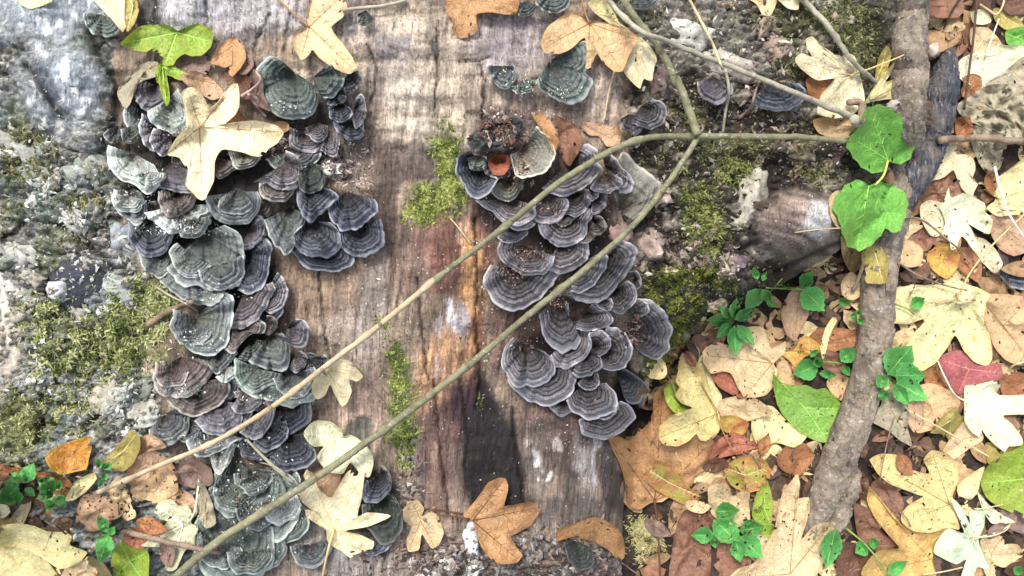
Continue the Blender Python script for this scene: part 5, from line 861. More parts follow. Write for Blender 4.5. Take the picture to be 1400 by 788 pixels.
# ======== right hand forest floor, underlying leaves
LF(G1, [
 ('red brown leaf in shade at the top edge right of the thick branch', 'red', (1290, 8), [(1264, 2), (1290, -12), (1318, 6), (1310, 24), (1280, 24), (1262, 14)]),
 ('olive leaf curled at the top right corner', 'olive', (1375, 25), [(1358, 12), (1375, 12), (1392, 24), (1400, 36), (1390, 43), (1373, 40), (1360, 28)]),
 ('dark brown leaf at the top edge near the right corner', 'dark', (1385, 8), [(1362, 0), (1385, -10), (1410, 0), (1405, 18), (1380, 20)]),
 ('small green leaf at the right edge near the top', 'green', (1390, 52), [(1376, 42), (1408, 36), (1412, 62), (1388, 66), (1376, 58)]),
 ('tan leaf with folded edge above the large pale green maple leaf', 'tanc', (1345, 56), [(1328, 38), (1350, 38), (1363, 50), (1370, 64), (1350, 76), (1333, 74), (1326, 56)]),
 ('pale oval leaf beside the thin dark stem at the top right', 'white', (1341, 25), [(1327, 17), (1342, 13), (1353, 22), (1355, 30), (1345, 34), (1331, 32)]),
 ('large pale green maple leaf below the top right corner', 'white', (1348, 76), [(1346, 71), (1330, 72), (1313, 82), (1304, 95), (1315, 110), (1330, 118), (1338, 133), (1346, 142), (1356, 122), (1374, 106), (1388, 94), (1404, 78), (1404, 66), (1390, 61), (1376, 62), (1362, 59), (1356, 68)], dict(stalk=[(1348, 76, .2), (1357, 50, .6), (1366, 26, .9)])),
 ('orange brown leaf stub beside the dark broken branch end', 'rust', (1330, 105), [(1316, 108), (1328, 101), (1341, 105), (1342, 122), (1331, 134), (1315, 132)]),
 ('grey green papery leaf cut by the right edge below the maple leaf', 'grey', (1385, 98), [(1346, 115), (1370, 100), (1408, 74), (1410, 118), (1380, 122), (1355, 121)], dict(wrinkle=.3)),
 ('large crumpled grey dead leaf at the right edge', 'grey', (1360, 150), [(1308, 143), (1328, 131), (1350, 117), (1380, 115), (1408, 118), (1412, 186), (1382, 190), (1356, 180), (1330, 168), (1312, 156)], dict(wrinkle=1.5, nr=16, curl=1.)),
 ('shrivelled grey brown leaf under the large crumpled dead one', 'grey', (1352, 205), [(1330, 172), (1352, 178), (1378, 186), (1374, 210), (1366, 232), (1350, 238), (1338, 222), (1328, 196)], dict(wrinkle=1.3, nr=12)),
 ('small orange leaf piece above the grey horizontal stick', 'rust', (1320, 172), [(1307, 162), (1325, 160), (1331, 178), (1320, 188), (1307, 184)]),
 ('brown curled leaf behind the grey cream leaf and the pointed cream one', 'red', (1280, 265), [(1250, 256), (1275, 245), (1300, 232), (1308, 248), (1318, 262), (1300, 282), (1275, 290), (1252, 280)], dict(wrinkle=.8)),
 ('orange tan leaf piece beside the lower bright green leaf', 'orange', (1252, 280), [(1238, 268), (1252, 262), (1262, 274), (1256, 292), (1242, 296), (1236, 282)]),
 ('reddish brown leaf below the branch crotch next to the mottled leaf', 'red', (1258, 325), [(1238, 328), (1255, 310), (1272, 312), (1279, 325), (1270, 342), (1252, 344)]),
 ('rosy brown curled leaf at the right edge above the white twig crossing', 'pinkb', (1378, 315), [(1348, 300), (1372, 288), (1408, 292), (1410, 338), (1386, 350), (1364, 338)], dict(wrinkle=.6)),
 ('pale yellow torn leaf at the right edge, upper of two', 'yellow', (1375, 250), [(1338, 250), (1360, 245), (1385, 228), (1408, 212), (1410, 258), (1395, 287), (1375, 276), (1354, 266)], dict(wrinkle=.3)),
 ('pale yellow torn leaf at the right edge, lower of two', 'yellow', (1382, 280), [(1349, 284), (1370, 270), (1408, 260), (1408, 292), (1385, 294), (1364, 296)]),
 ('cream leaf with lobes under the pointed cream maple leaf', 'cream', (1342, 350), [(1322, 326), (1344, 326), (1362, 342), (1371, 362), (1360, 374), (1346, 362), (1330, 346)]),
 ('orange brown leaf between mottled leaf and large pale maple leaf', 'rust', (1322, 362), [(1306, 342), (1325, 338), (1342, 358), (1340, 386), (1326, 380), (1310, 366)]),
 ('folded tan leaf end right below the lower bright green leaf', 'tanc', (1230, 312), [(1196, 330), (1212, 310), (1228, 298), (1245, 290), (1264, 298), (1260, 312), (1245, 322), (1235, 333), (1214, 333)]),
 ('pinkish tan leaf left of the mottled yellow and red leaf', 'tan', (1242, 342), [(1224, 345), (1230, 328), (1248, 330), (1262, 342), (1258, 362), (1240, 366), (1228, 358)]),
 ('small cream leaf lobe above the mottled leaf', 'cream', (1275, 300), [(1258, 282), (1270, 274), (1288, 278), (1292, 300), (1286, 322), (1272, 322), (1260, 302)]),
 ('mottled yellow and red leaf above the large pale yellow maple leaf', 'mott2', (1290, 355), [(1268, 347), (1284, 334), (1300, 335), (1312, 349), (1309, 366), (1296, 382), (1280, 374), (1268, 360)], dict(curl=.7)),
 ('small brown leaf under the big tan one at the right edge', 'rust', (1385, 530), [(1366, 515), (1390, 508), (1410, 518), (1410, 556), (1388, 552), (1370, 538)]),
 ('big dusky tan leaf at the right edge overlapped by the pale yellow maple leaf', 'tan', (1372, 445), [(1334, 405), (1360, 402), (1408, 412), (1410, 496), (1379, 495), (1360, 476), (1350, 450), (1342, 430)]),
 ('rose red leaf under the tip of the large pale yellow maple leaf', 'pink', (1325, 505), [(1284, 488), (1305, 480), (1320, 480), (1335, 490), (1350, 497), (1368, 498), (1370, 516), (1350, 527), (1325, 533), (1310, 540), (1294, 524), (1284, 506)]),
 ('rusty brown leaf piece below the seedling near the thick branch', 'rust', (1280, 520), [(1262, 505), (1280, 496), (1290, 515), (1296, 532), (1280, 538), (1266, 528)]),
 ('large pale yellow maple leaf at the right side, the biggest there', 'yellow', (1309, 408), [(1311, 381), (1300, 388), (1270, 390), (1242, 389), (1224, 395), (1219, 416), (1220, 441), (1242, 443), (1264, 437), (1244, 464), (1234, 486), (1236, 505), (1262, 507), (1278, 497), (1297, 473), (1306, 459), (1318, 480), (1331, 494), (1347, 500), (1356, 490), (1354, 462), (1345, 438), (1349, 414), (1354, 403), (1338, 394), (1322, 389)], dict(stalk=[(1309, 408, .2), (1326, 374, .8), (1348, 345, 1.4), (1372, 320, 1.6), (1406, 288, 1.4)], sr=.0009)),
 ('tan crumpled leaf between seedling and ivory maple leaf', 'tan', (1275, 560), [(1244, 535), (1270, 524), (1300, 535), (1313, 550), (1302, 572), (1285, 584), (1255, 592), (1246, 570)], dict(wrinkle=.5)),
 ('brown leaf curl left of the tan crumpled leaf', 'pinkb', (1252, 570), [(1240, 540), (1252, 536), (1262, 555), (1262, 585), (1250, 592), (1240, 575)]),
 ('olive yellow leaf tip under the ivory maple leaf', 'olive', (1300, 575), [(1272, 592), (1288, 570), (1308, 558), (1320, 575), (1312, 592), (1297, 608), (1288, 594)]),
 ('pinkish tan leaf below the ivory maple leaf', 'tanc', (1318, 600), [(1288, 620), (1299, 600), (1318, 577), (1342, 590), (1344, 602), (1325, 614), (1304, 628)]),
 ('olive yellow leaf under the large green leaf at the right edge', 'olive', (1375, 620), [(1348, 606), (1375, 607), (1408, 608), (1410, 645), (1372, 644), (1350, 632)]),
 ('ivory maple leaf with pointed lobes near the right edge', 'white', (1325, 551), [(1319, 528), (1334, 526), (1363, 520), (1368, 528), (1362, 538), (1380, 541), (1408, 541), (1408, 566), (1380, 567), (1371, 569), (1384, 580), (1398, 600), (1396, 609), (1379, 610), (1373, 617), (1361, 609), (1347, 595), (1343, 588), (1339, 597), (1328, 590), (1319, 577), (1318, 563), (1318, 545)], dict(stalk=[(1325, 551, .3), (1306, 540, .6), (1293, 518, .9), (1282, 494, .6)])),
 ('drooping grey green dry leaf hanging beside the thick branch', 'grey', (1218, 560), [(1207, 545), (1220, 529), (1232, 543), (1243, 563), (1241, 585), (1247, 610), (1230, 602), (1216, 590), (1194, 578), (1190, 560), (1203, 556)], dict(curl=1.2, wrinkle=.5)),
 ('mauve brown leaf at the lower right edge under the green one', 'mauve', (1390, 705), [(1370, 690), (1392, 686), (1412, 690), (1412, 730), (1385, 726), (1368, 712)]),
 ('brown red leaf left of the big dry yellow tan leaf', 'red', (1212, 670), [(1190, 666), (1204, 652), (1226, 668), (1236, 690), (1228, 708), (1208, 694)]),
 ('dark red brown leaf beside the lower end of the thick branch', 'red', (1192, 720), [(1168, 690), (1190, 698), (1207, 728), (1227, 745), (1195, 755), (1173, 735)], dict(wrinkle=.5)),
 ('dull brown leaf at the bottom edge left of the yellow brown one', 'dark', (1172, 765), [(1145, 744), (1175, 744), (1198, 756), (1184, 792), (1146, 794)]),
 ('yellow tan leaf lobe left of the large green leaf at the edge', 'yellow', (1328, 660), [(1309, 665), (1325, 650), (1346, 638), (1340, 660), (1336, 675), (1325, 682), (1311, 678)]),
 ('thin ivory leaf strip below the large green leaf at the edge', 'white', (1350, 695), [(1336, 672), (1352, 690), (1371, 704), (1388, 714), (1357, 716), (1344, 698)]),
 ('large glossy green leaf cut by the right edge', 'lime', (1402, 655), [(1345, 645), (1362, 626), (1385, 616), (1412, 608), (1414, 706), (1385, 702), (1362, 692), (1347, 678), (1341, 661)], dict(curl=.6)),
 ('yellow brown spotted maple leaf at the bottom right with a rolled lobe', 'brown_yellow', (1272, 765), [(1183, 662), (1192, 668), (1219, 706), (1236, 719), (1260, 728), (1288, 722), (1281, 742), (1275, 764), (1278, 796), (1206, 796), (1178, 786), (1185, 768), (1202, 752), (1229, 750), (1214, 731), (1196, 708), (1184, 682)], dict(curl=.5)),
 ('pale yellow tan maple leaf with rounded lobes and a dark hole', 'speck', (1298, 690), [(1189, 629), (1206, 621), (1227, 623), (1242, 640), (1270, 648), (1263, 629), (1274, 616), (1289, 618), (1304, 627), (1310, 642), (1310, 658), (1300, 681), (1308, 704), (1312, 724), (1297, 722), (1274, 728), (1250, 727), (1232, 715), (1232, 702), (1246, 688), (1262, 679), (1246, 674), (1219, 663), (1200, 649)]),
 ('small cream maple leaf at the bottom right, right of the mint one', 'tanc', (1355, 758), [(1340, 741), (1345, 733), (1353, 738), (1361, 732), (1371, 734), (1373, 745), (1366, 750), (1376, 744), (1392, 745), (1398, 760), (1386, 773), (1370, 776), (1358, 772), (1362, 787), (1352, 793), (1344, 776)]),
 ('mint white freshly fallen leaf at the bottom right', 'mint', (1330, 738), [(1299, 682), (1309, 687), (1320, 704), (1326, 716), (1325, 699), (1337, 697), (1346, 700), (1346, 718), (1338, 739), (1344, 755), (1354, 778), (1336, 776), (1330, 796), (1312, 796), (1321, 766), (1308, 772), (1296, 768), (1276, 755), (1283, 737), (1297, 722), (1318, 728)], dict(stalk=[(1330, 738, .2), (1350, 732, .5), (1372, 724, .3), (1381, 716, .2)])),
 # between log and branch
 ('rosy brown holed leaf in the dark hollow between log and branch', 'pinkb', (1090, 425), [(1068, 430), (1078, 402), (1094, 391), (1109, 408), (1106, 430), (1096, 450), (1087, 467), (1074, 455)], dict(wrinkle=.4)),
 ('orange brown leaf in shade beside the thick branch', 'rust', (1135, 468), [(1098, 470), (1120, 449), (1150, 449), (1177, 455), (1172, 472), (1140, 484), (1112, 487)]),
 ('red brown leaf piece under the orange brown one beside the branch', 'red', (1140, 495), [(1118, 480), (1145, 482), (1156, 498), (1150, 512), (1128, 508)]),
 ('yellow green leaf with orange edge in the hollow left of the branch', 'mott2', (1095, 480), [(1066, 482), (1085, 478), (1099, 459), (1120, 470), (1123, 481), (1101, 488), (1087, 503), (1079, 493)]),
 ('narrow yellow curled leaf standing upright in the hollow', 'yellow', (1132, 462), [(1138, 434), (1145, 438), (1134, 460), (1130, 478), (1125, 492), (1121, 474), (1128, 450)], dict(curl=.9)),
 ('shrivelled cream leaf below the sapling stem', 'tanc', (1162, 392), [(1150, 386), (1164, 371), (1176, 384), (1181, 400), (1166, 411), (1152, 404)], dict(wrinkle=.6)),
 ('pale tan leaf lobe left of the lower bright green leaf', 'tanc', (1146, 290), [(1133, 272), (1146, 260), (1156, 280), (1160, 304), (1150, 316), (1137, 300)]),
 ('tan leaf hanging under the lower bright green leaf', 'tan', (1162, 345), [(1150, 322), (1164, 325), (1178, 334), (1177, 350), (1164, 372), (1152, 352)]),
 ('small tan leaf left of the large glossy green one', 'tan', (1072, 508), [(1062, 500), (1073, 492), (1083, 510), (1086, 526), (1066, 525)]),
 ('small tan leaf between the large glossy green one and the branch', 'tan', (1146, 528), [(1130, 527), (1134, 514), (1150, 512), (1162, 520), (1152, 548), (1140, 541)]),
 ('orange brown leaf between large glossy green leaf and the tan maple', 'rust', (1090, 628), [(1062, 626), (1078, 607), (1100, 606), (1114, 624), (1102, 642), (1090, 652), (1068, 642)], dict(curl=.8)),
 ('yellow green leaf strip above the bottom tan maple leaf', 'lime', (1045, 695), [(1045, 648), (1052, 665), (1057, 690), (1055, 720), (1064, 737), (1040, 734), (1028, 704), (1034, 675)]),
 ('pale yellow crumpled leaf left of the large glossy green one', 'yellow', (1062, 585), [(1030, 556), (1056, 556), (1078, 578), (1104, 596), (1086, 612), (1060, 605), (1040, 614), (1028, 590)], dict(wrinkle=.5)),
 ('olive and orange leaf above the lobed tan one at the bottom', 'mott', (1020, 650), [(990, 640), (1012, 626), (1045, 628), (1054, 645), (1046, 667), (1020, 674), (998, 662)]),
 ('pale yellow leaf lobe behind the speckled pale yellow one', 'yellow', (968, 530), [(952, 500), (962, 484), (976, 500), (977, 525), (987, 542), (983, 564), (969, 546), (958, 520)]),
 ('tan yellow folded leaf right of the speckled one', 'tanc', (1015, 562), [(982, 550), (1000, 543), (1022, 540), (1042, 550), (1057, 565), (1036, 573), (1010, 578), (988, 575)], dict(wrinkle=.7)),
 ('orange and yellow leaf fold under the tan yellow one', 'mott2', (1004, 582), [(984, 570), (1005, 569), (1024, 578), (1016, 595), (995, 593), (985, 583)]),
 ('red brown curled leaf near the bottom, with dark holes', 'red', (948, 745), [(934, 700), (958, 697), (974, 714), (973, 740), (972, 770), (966, 796), (916, 796), (918, 760), (922, 730)], dict(curl=1.2, wrinkle=.7)),
 ('dark red brown leaf under the cream maple at the bottom', 'red', (1005, 765), [(980, 728), (1010, 738), (1027, 765), (1020, 784), (995, 792), (976, 772)], dict(wrinkle=.4)),
 ('cream leaf under the seedling at the bottom edge', 'cream', (1040, 770), [(1022, 738), (1036, 730), (1052, 738), (1062, 750), (1064, 796), (996, 796), (1010, 777), (1032, 772), (1022, 756)]),
 ('cream two lobed leaf behind the bottom seedling', 'tanc', (988, 718), [(968, 668), (980, 662), (993, 661), (1002, 678), (1014, 671), (1025, 674), (1024, 690), (1026, 713), (1016, 726), (996, 724), (980, 710), (970, 698)]),
 ('large orange tan maple leaf leaning against the log', 'orange', (895, 684), [(901, 531), (893, 541), (893, 560), (884, 582), (868, 597), (858, 602), (845, 596), (831, 600), (840, 620), (850, 642), (857, 672), (860, 692), (873, 698), (886, 690), (895, 686), (917, 672), (945, 665), (952, 650), (970, 638), (982, 615), (974, 600), (952, 588), (932, 565), (921, 550), (918, 538), (910, 530)], dict(stalk=[(895, 684, .3), (899, 720, .8), (901, 755, .9), (903, 796, .7)], sr=.0011, veins='dark', wrinkle=.35, curl=.8)),
 ('green and red mottled pointed leaf on the large orange tan one', 'mott', (914, 660), [(883, 640), (896, 633), (914, 640), (930, 652), (944, 668), (960, 680), (946, 686), (940, 692), (920, 683), (901, 673), (886, 660)], dict(veins='pale')),
 ('small curled cream leaf edge below the green and red mottled one', 'tanc', (955, 692), [(938, 686), (952, 684), (972, 692), (962, 702), (946, 700), (938, 694)], dict(curl=.8)),
 ('coral red leaf crossed by the stalk of the speckled leaf', 'coral', (1002, 606), [(967, 622), (984, 600), (1004, 591), (1022, 600), (1044, 612), (1020, 620), (990, 625), (974, 631)]),
 ('green leaf piece hidden behind the speckled leaf', 'lime', (930, 550), [(908, 532), (926, 522), (940, 545), (944, 562), (924, 566), (912, 552)]),
 ('red brown oval leaf under the cream maple next to the moss', 'coral', (998, 522), [(970, 510), (990, 506), (1009, 518), (1022, 541), (1010, 544), (985, 531)]),
 ('cream broad maple leaf left of the large glossy green one', 'tanc', (1056, 497), [(961, 482), (968, 474), (981, 468), (1000, 472), (997, 454), (1010, 450), (1026, 447), (1040, 447), (1049, 458), (1055, 476), (1074, 467), (1074, 482), (1058, 497), (1063, 506), (1060, 524), (1048, 540), (1034, 544), (1018, 543), (1008, 528), (1000, 511), (985, 508), (972, 511), (962, 497)]),
 ('speckled pale yellow maple leaf with a long stalk beside the moss', 'speck', (980, 566), [(978, 556), (967, 538), (958, 520), (960, 497), (947, 496), (934, 482), (929, 490), (927, 506), (923, 521), (929, 531), (923, 541), (932, 552), (946, 558), (919, 568), (903, 582), (900, 599), (908, 609), (927, 610), (942, 603), (952, 593), (957, 602), (968, 604), (978, 597), (985, 586), (984, 568)], dict(stalk=[(980, 566, .2), (986, 585, .5), (995, 603, 1.), (1006, 622, 1.1)], lift=.8)),
 ('large glossy green leaf between the cream maple and the branch', 'gloss', (1100, 558), [(1057, 510), (1063, 521), (1082, 526), (1103, 527), (1116, 533), (1128, 531), (1143, 543), (1150, 556), (1146, 575), (1132, 604), (1110, 601), (1091, 589), (1075, 573), (1065, 559), (1058, 535)], dict(lift=.7)),
])
# ======== leaves around the cut end of the grey cream leaf
LF(G1, [
 ('grey cream leaf with three pointed lobes beside the branch fork', 'cream', (1303, 214), [(1283, 199), (1308, 196), (1308, 210), (1320, 211), (1331, 218), (1334, 232), (1330, 244), (1337, 251), (1332, 262), (1328, 270), (1315, 258), (1307, 241), (1303, 233), (1290, 243), (1270, 248), (1252, 246), (1262, 230), (1273, 212)], dict(lift=.8)),
 ('pointed cream maple leaf right of the branch, three deep notches', 'white', (1300, 294), [(1297, 257), (1301, 270), (1318, 264), (1332, 270), (1347, 279), (1346, 289), (1358, 301), (1353, 320), (1337, 314), (1322, 304), (1329, 315), (1335, 330), (1343, 342), (1331, 342), (1322, 330), (1314, 323), (1307, 340), (1301, 342), (1295, 329), (1287, 319), (1292, 306), (1290, 295), (1285, 284), (1291, 273)], dict(lift=.9)),
])
# ======== upper right bark
LF(G4, [
 ('tan leaf cut by the top edge left of the grey dry twig', 'tanc', (1040, 2), [(1012, -8), (1033, 5), (1042, 20), (1053, 22), (1060, 8), (1062, -10)]),
 ('pale leaf tip at the top edge touching the grey dry twig', 'cream', (1078, -2), [(1060, -6), (1076, 11), (1091, 13), (1090, -8)]),
 ('brown leaf under the pale maple leaf on the mossy bark', 'rust', (1125, 120), [(1102, 108), (1120, 105), (1144, 110), (1137, 130), (1120, 141), (1106, 131)]),
 ('orange tan leaf pieces where the bare stem starts', 'tan', (1140, 172), [(1112, 165), (1135, 157), (1162, 162), (1172, 172), (1166, 187), (1140, 190), (1118, 181)], dict(wrinkle=.4)),
 ('narrow olive leaf leaning on the thick branch', 'olive', (1206, 90), [(1196, 106), (1201, 80), (1213, 62), (1219, 74), (1213, 95), (1201, 112)]),
 ('pale maple leaf on mossy bark with its stalk over the thick branch', 'cream', (1163, 103), [(1174, 97), (1169, 78), (1158, 72), (1146, 76), (1126, 64), (1111, 50), (1102, 54), (1104, 67), (1110, 78), (1097, 73), (1087, 83), (1099, 98), (1117, 110), (1141, 108), (1123, 130), (1117, 155), (1140, 162), (1166, 157), (1182, 138), (1179, 115)], dict(stalk=[(1163, 103, .3), (1195, 92, 1.8), (1230, 78, 2.6), (1262, 64, 2.8)])),
 ('folded pale yellow leaf standing on edge against the thick branch', 'yellow', (1190, 136), [(1182, 142), (1195, 119), (1213, 96), (1223, 85), (1219, 100), (1211, 112), (1230, 106), (1246, 108), (1252, 125), (1246, 136), (1220, 135), (1200, 138)], dict(curl=1.3)),
])
# ======== on the log
LF(G2, [
 ('dry mauve brown leaf left of the big green bracket', 'mauve', (350, 128), [(322, 100), (345, 94), (359, 105), (361, 130), (370, 152), (350, 144), (328, 132)], dict(wrinkle=.5)),
 ('dark brown leaf bit in the gap behind the big cream leaf', 'dark', (330, 118), [(308, 96), (328, 98), (345, 112), (340, 136), (322, 132), (310, 116)]),
 ('brown curled leaf next to the tan one in the dry leaf pile', 'mauve', (340, 88), [(330, 72), (344, 77), (347, 90), (336, 102), (326, 99)]),
 ('orange tan curled leaf on top of the dry leaf pile', 'orange', (318, 62), [(288, 86), (298, 66), (310, 53), (323, 51), (334, 65), (336, 80), (329, 93), (318, 105), (312, 98), (318, 89), (307, 93), (299, 90)], dict(curl=1.)),
 ('grey dead leaf left of the violet striped cap', 'grey', (195, 100), [(172, 112), (186, 93), (203, 84), (216, 86), (214, 104), (190, 114), (177, 144), (170, 148), (160, 130), (163, 118)], dict(wrinkle=.4, curl=.8)),
 ('grey brown leaf under the yellow green one on the log', 'mauve', (262, 86), [(232, 92), (248, 76), (272, 72), (288, 82), (284, 100), (262, 110), (240, 104)]),
 ('pale leaf tip at the top left corner with a dark fold behind', 'cream', (150, 0), [(122, -14), (133, 6), (152, 26), (168, 44), (174, 26), (180, 5), (178, -16)], dict(curl=.9)),
 ('small pale green leaf at the top edge in the left corner', 'yellow', (48, 0), [(26, 4), (40, 12), (58, 8), (72, 0), (62, -12), (30, -10)]),
 ('dark olive leaf side behind the pale leaf tip at the top left', 'olive', (182, 8), [(172, -8), (186, -2), (190, 14), (184, 32), (174, 44), (170, 26)]),
 ('drooping lower part of a yellow green leaf, folded over caps', 'lime', (222, 92), [(214, 90), (226, 84), (239, 91), (257, 100), (248, 110), (240, 108), (229, 105), (231, 120), (232, 138), (227, 145), (219, 125), (213, 108)], dict(curl=.8)),
 ('yellow green leaf lying across the upper left of the log', 'lime', (242, 45), [(165, 60), (175, 49), (190, 37), (212, 33), (232, 35), (243, 42), (258, 35), (273, 33), (289, 41), (292, 53), (287, 66), (275, 76), (262, 77), (251, 74), (242, 81), (236, 90), (222, 89), (222, 78), (205, 72), (190, 70), (177, 68)], dict(lift=1.3)),
 ('pinkish tan leaf with rolled lobes behind the big cream leaf', 'pinkb', (296, 115), [(246, 104), (265, 97), (285, 104), (300, 118), (308, 130), (290, 137), (270, 126), (255, 116)], dict(curl=.9)),
 ('small dry curled leaf end above the right lobe of the big cream leaf', 'tan', (380, 172), [(368, 172), (376, 166), (392, 167), (396, 176), (388, 182), (374, 180)], dict(curl=.9)),
 ('orange brown leaf edge peeping out under the big cream leaf', 'rust', (322, 158), [(302, 160), (318, 146), (330, 158), (345, 172), (320, 178)]),
 ('big cream maple leaf on the left bracket group', 'cream', (273, 174), [(262, 119), (248, 127), (252, 147), (254, 172), (240, 190), (228, 212), (245, 216), (256, 233), (253, 252), (262, 262), (271, 271), (280, 273), (292, 248), (294, 222), (303, 205), (330, 208), (346, 214), (357, 213), (373, 200), (389, 182), (376, 171), (352, 165), (333, 166), (308, 170), (321, 158), (327, 144), (325, 115), (313, 118), (303, 134), (287, 147), (278, 132)], dict(lift=1.6, veins='brown')),
 ('tan maple leaf reaching in from the top edge above the big green bracket', 'tanc', (423, 37), [(419, 20), (424, 3), (432, -12), (466, -8), (474, 8), (469, 23), (453, 38), (467, 58), (482, 79), (487, 92), (482, 99), (470, 100), (449, 89), (436, 79), (427, 68), (423, 75), (412, 82), (403, 67), (401, 53), (408, 43), (418, 38)], dict(stalk=[(423, 37, .2), (400, 18, .6), (378, -4, .6)], lift=1.1)),
 ('orange tan leaf at the top edge between the two bracket groups', 'orange', (642, 0), [(610, -6), (611, 20), (618, 26), (618, 40), (628, 52), (642, 50), (653, 40), (652, 20), (670, 17), (690, 20), (705, 19), (710, 8), (706, -14), (660, -18), (615, -16)], dict(lift=.8)),
 ('pale yellow twisted leaf above the tan two lobed one at the top', 'yellow', (830, 22), [(804, 4), (815, -4), (830, 4), (841, 20), (850, 36), (862, 41), (850, 44), (830, 30), (812, 17)], dict(curl=.9)),
 ('pale tan leaf part right of the two lobed tan one near the top', 'cream', (868, 56), [(858, 46), (872, 48), (887, 61), (898, 80), (894, 95), (891, 111), (880, 108), (875, 122), (864, 113), (854, 100), (851, 90), (857, 76)]),
 ('tan leaf with two broad lobes over the mossy green cap', 'tan', (806, 32), [(806, 30), (793, 18), (777, 15), (766, 24), (748, 38), (739, 62), (745, 72), (765, 74), (782, 66), (799, 52), (802, 72), (800, 94), (808, 92), (816, 74), (824, 85), (840, 98), (851, 97), (857, 82), (865, 65), (872, 51), (862, 42), (837, 33), (815, 29)], dict(lift=1.1, stalk=[(806, 32, .2), (800, 18, .5), (795, -6, .6)])),
 ('red brown leaf with a red tip between two brackets of the right group', 'red', (775, 180), [(758, 158), (772, 163), (790, 174), (797, 195), (787, 215), (778, 228), (768, 215), (761, 200), (763, 180)], dict(wrinkle=.5)),
 ('pinkish tan leaf with a torn edge above the bent stem', 'pinkb', (825, 184), [(792, 169), (815, 167), (838, 174), (846, 171), (849, 185), (847, 197), (830, 201), (819, 187), (805, 185)], dict(curl=.5)),
 ('orange oval leaf beside the mossy green cup shaped cap', 'orange', (742, 176), [(727, 156), (740, 155), (752, 164), (760, 179), (764, 194), (759, 209), (755, 206), (748, 190), (738, 175)], dict(lift=.8)),
 ('small red leaf lying in the curled caps of the right group', 'coral', (684, 222), [(667, 225), (672, 215), (685, 211), (696, 214), (697, 228), (689, 239), (675, 239)], dict(curl=.6)),
 ('pale yellow leaf touching the upper long stem left of centre', 'cream', (449, 506), [(438, 504), (446, 496), (460, 491), (476, 493), (490, 504), (496, 515), (488, 522), (477, 519), (481, 535), (475, 551), (467, 556), (456, 536), (451, 526), (445, 540), (433, 546), (426, 535), (430, 515)], dict(lift=.5, slope=.12)),
 ('pink brown leaf seen between the two ivory leaves under the lower stem', 'pinkb', (445, 660), [(424, 650), (448, 638), (466, 648), (462, 672), (445, 682), (430, 666)], dict(wrinkle=.4)),
 ('ivory leaf with round lobes under the lower long stem', 'white', (463, 600), [(415, 593), (424, 580), (435, 575), (453, 577), (467, 588), (470, 598), (478, 594), (491, 601), (507, 617), (511, 632), (506, 652), (494, 650), (479, 633), (468, 648), (449, 645), (433, 626), (442, 611), (430, 611), (422, 606)], dict(lift=.8)),
 ('big cream maple leaf at the bottom under the lower long stem', 'cream', (457, 724), [(420, 642), (410, 664), (412, 686), (432, 700), (418, 696), (418, 706), (435, 718), (446, 725), (448, 742), (467, 754), (478, 762), (497, 758), (500, 752), (509, 751), (512, 741), (492, 731), (473, 726), (504, 720), (534, 706), (518, 702), (501, 701), (489, 706), (494, 682), (498, 641), (480, 642), (468, 655), (453, 681), (440, 672), (429, 656)], dict(stalk=[(457, 724, .2), (449, 750, .4), (440, 792, .3)], sr=.0009, lift=.9)),
 ('small tan maple leaf left of the orange brown one at the bottom', 'tanc', (575, 712), [(551, 697), (560, 687), (570, 683), (580, 695), (576, 706), (587, 699), (598, 704), (603, 716), (607, 729), (600, 745), (590, 750), (577, 731), (573, 751), (558, 754), (556, 737), (562, 722), (552, 711)], dict(lift=.6)),
 ('orange brown leaf with three rounded lobes on the dark wood at the bottom', 'orange', (646, 712), [(678, 655), (690, 654), (695, 662), (693, 678), (690, 691), (704, 690), (726, 686), (738, 694), (735, 704), (726, 719), (708, 729), (699, 734), (706, 748), (714, 759), (706, 769), (684, 771), (668, 762), (657, 746), (655, 726), (647, 713), (636, 711), (634, 703), (648, 687), (659, 672), (667, 660)], dict(stalk=[(642, 710, .3), (618, 706, .5), (598, 704, .3)], sr=.0008, lift=1., veins='dark')),
 ('curled orange leaf with a green and red tip at the bottom edge', 'orange', (810, 725), [(760, 735), (764, 724), (790, 714), (815, 707), (840, 719), (852, 735), (854, 760), (846, 767), (831, 752), (810, 741), (790, 736), (775, 734), (762, 741)], dict(curl=1.2)),
])
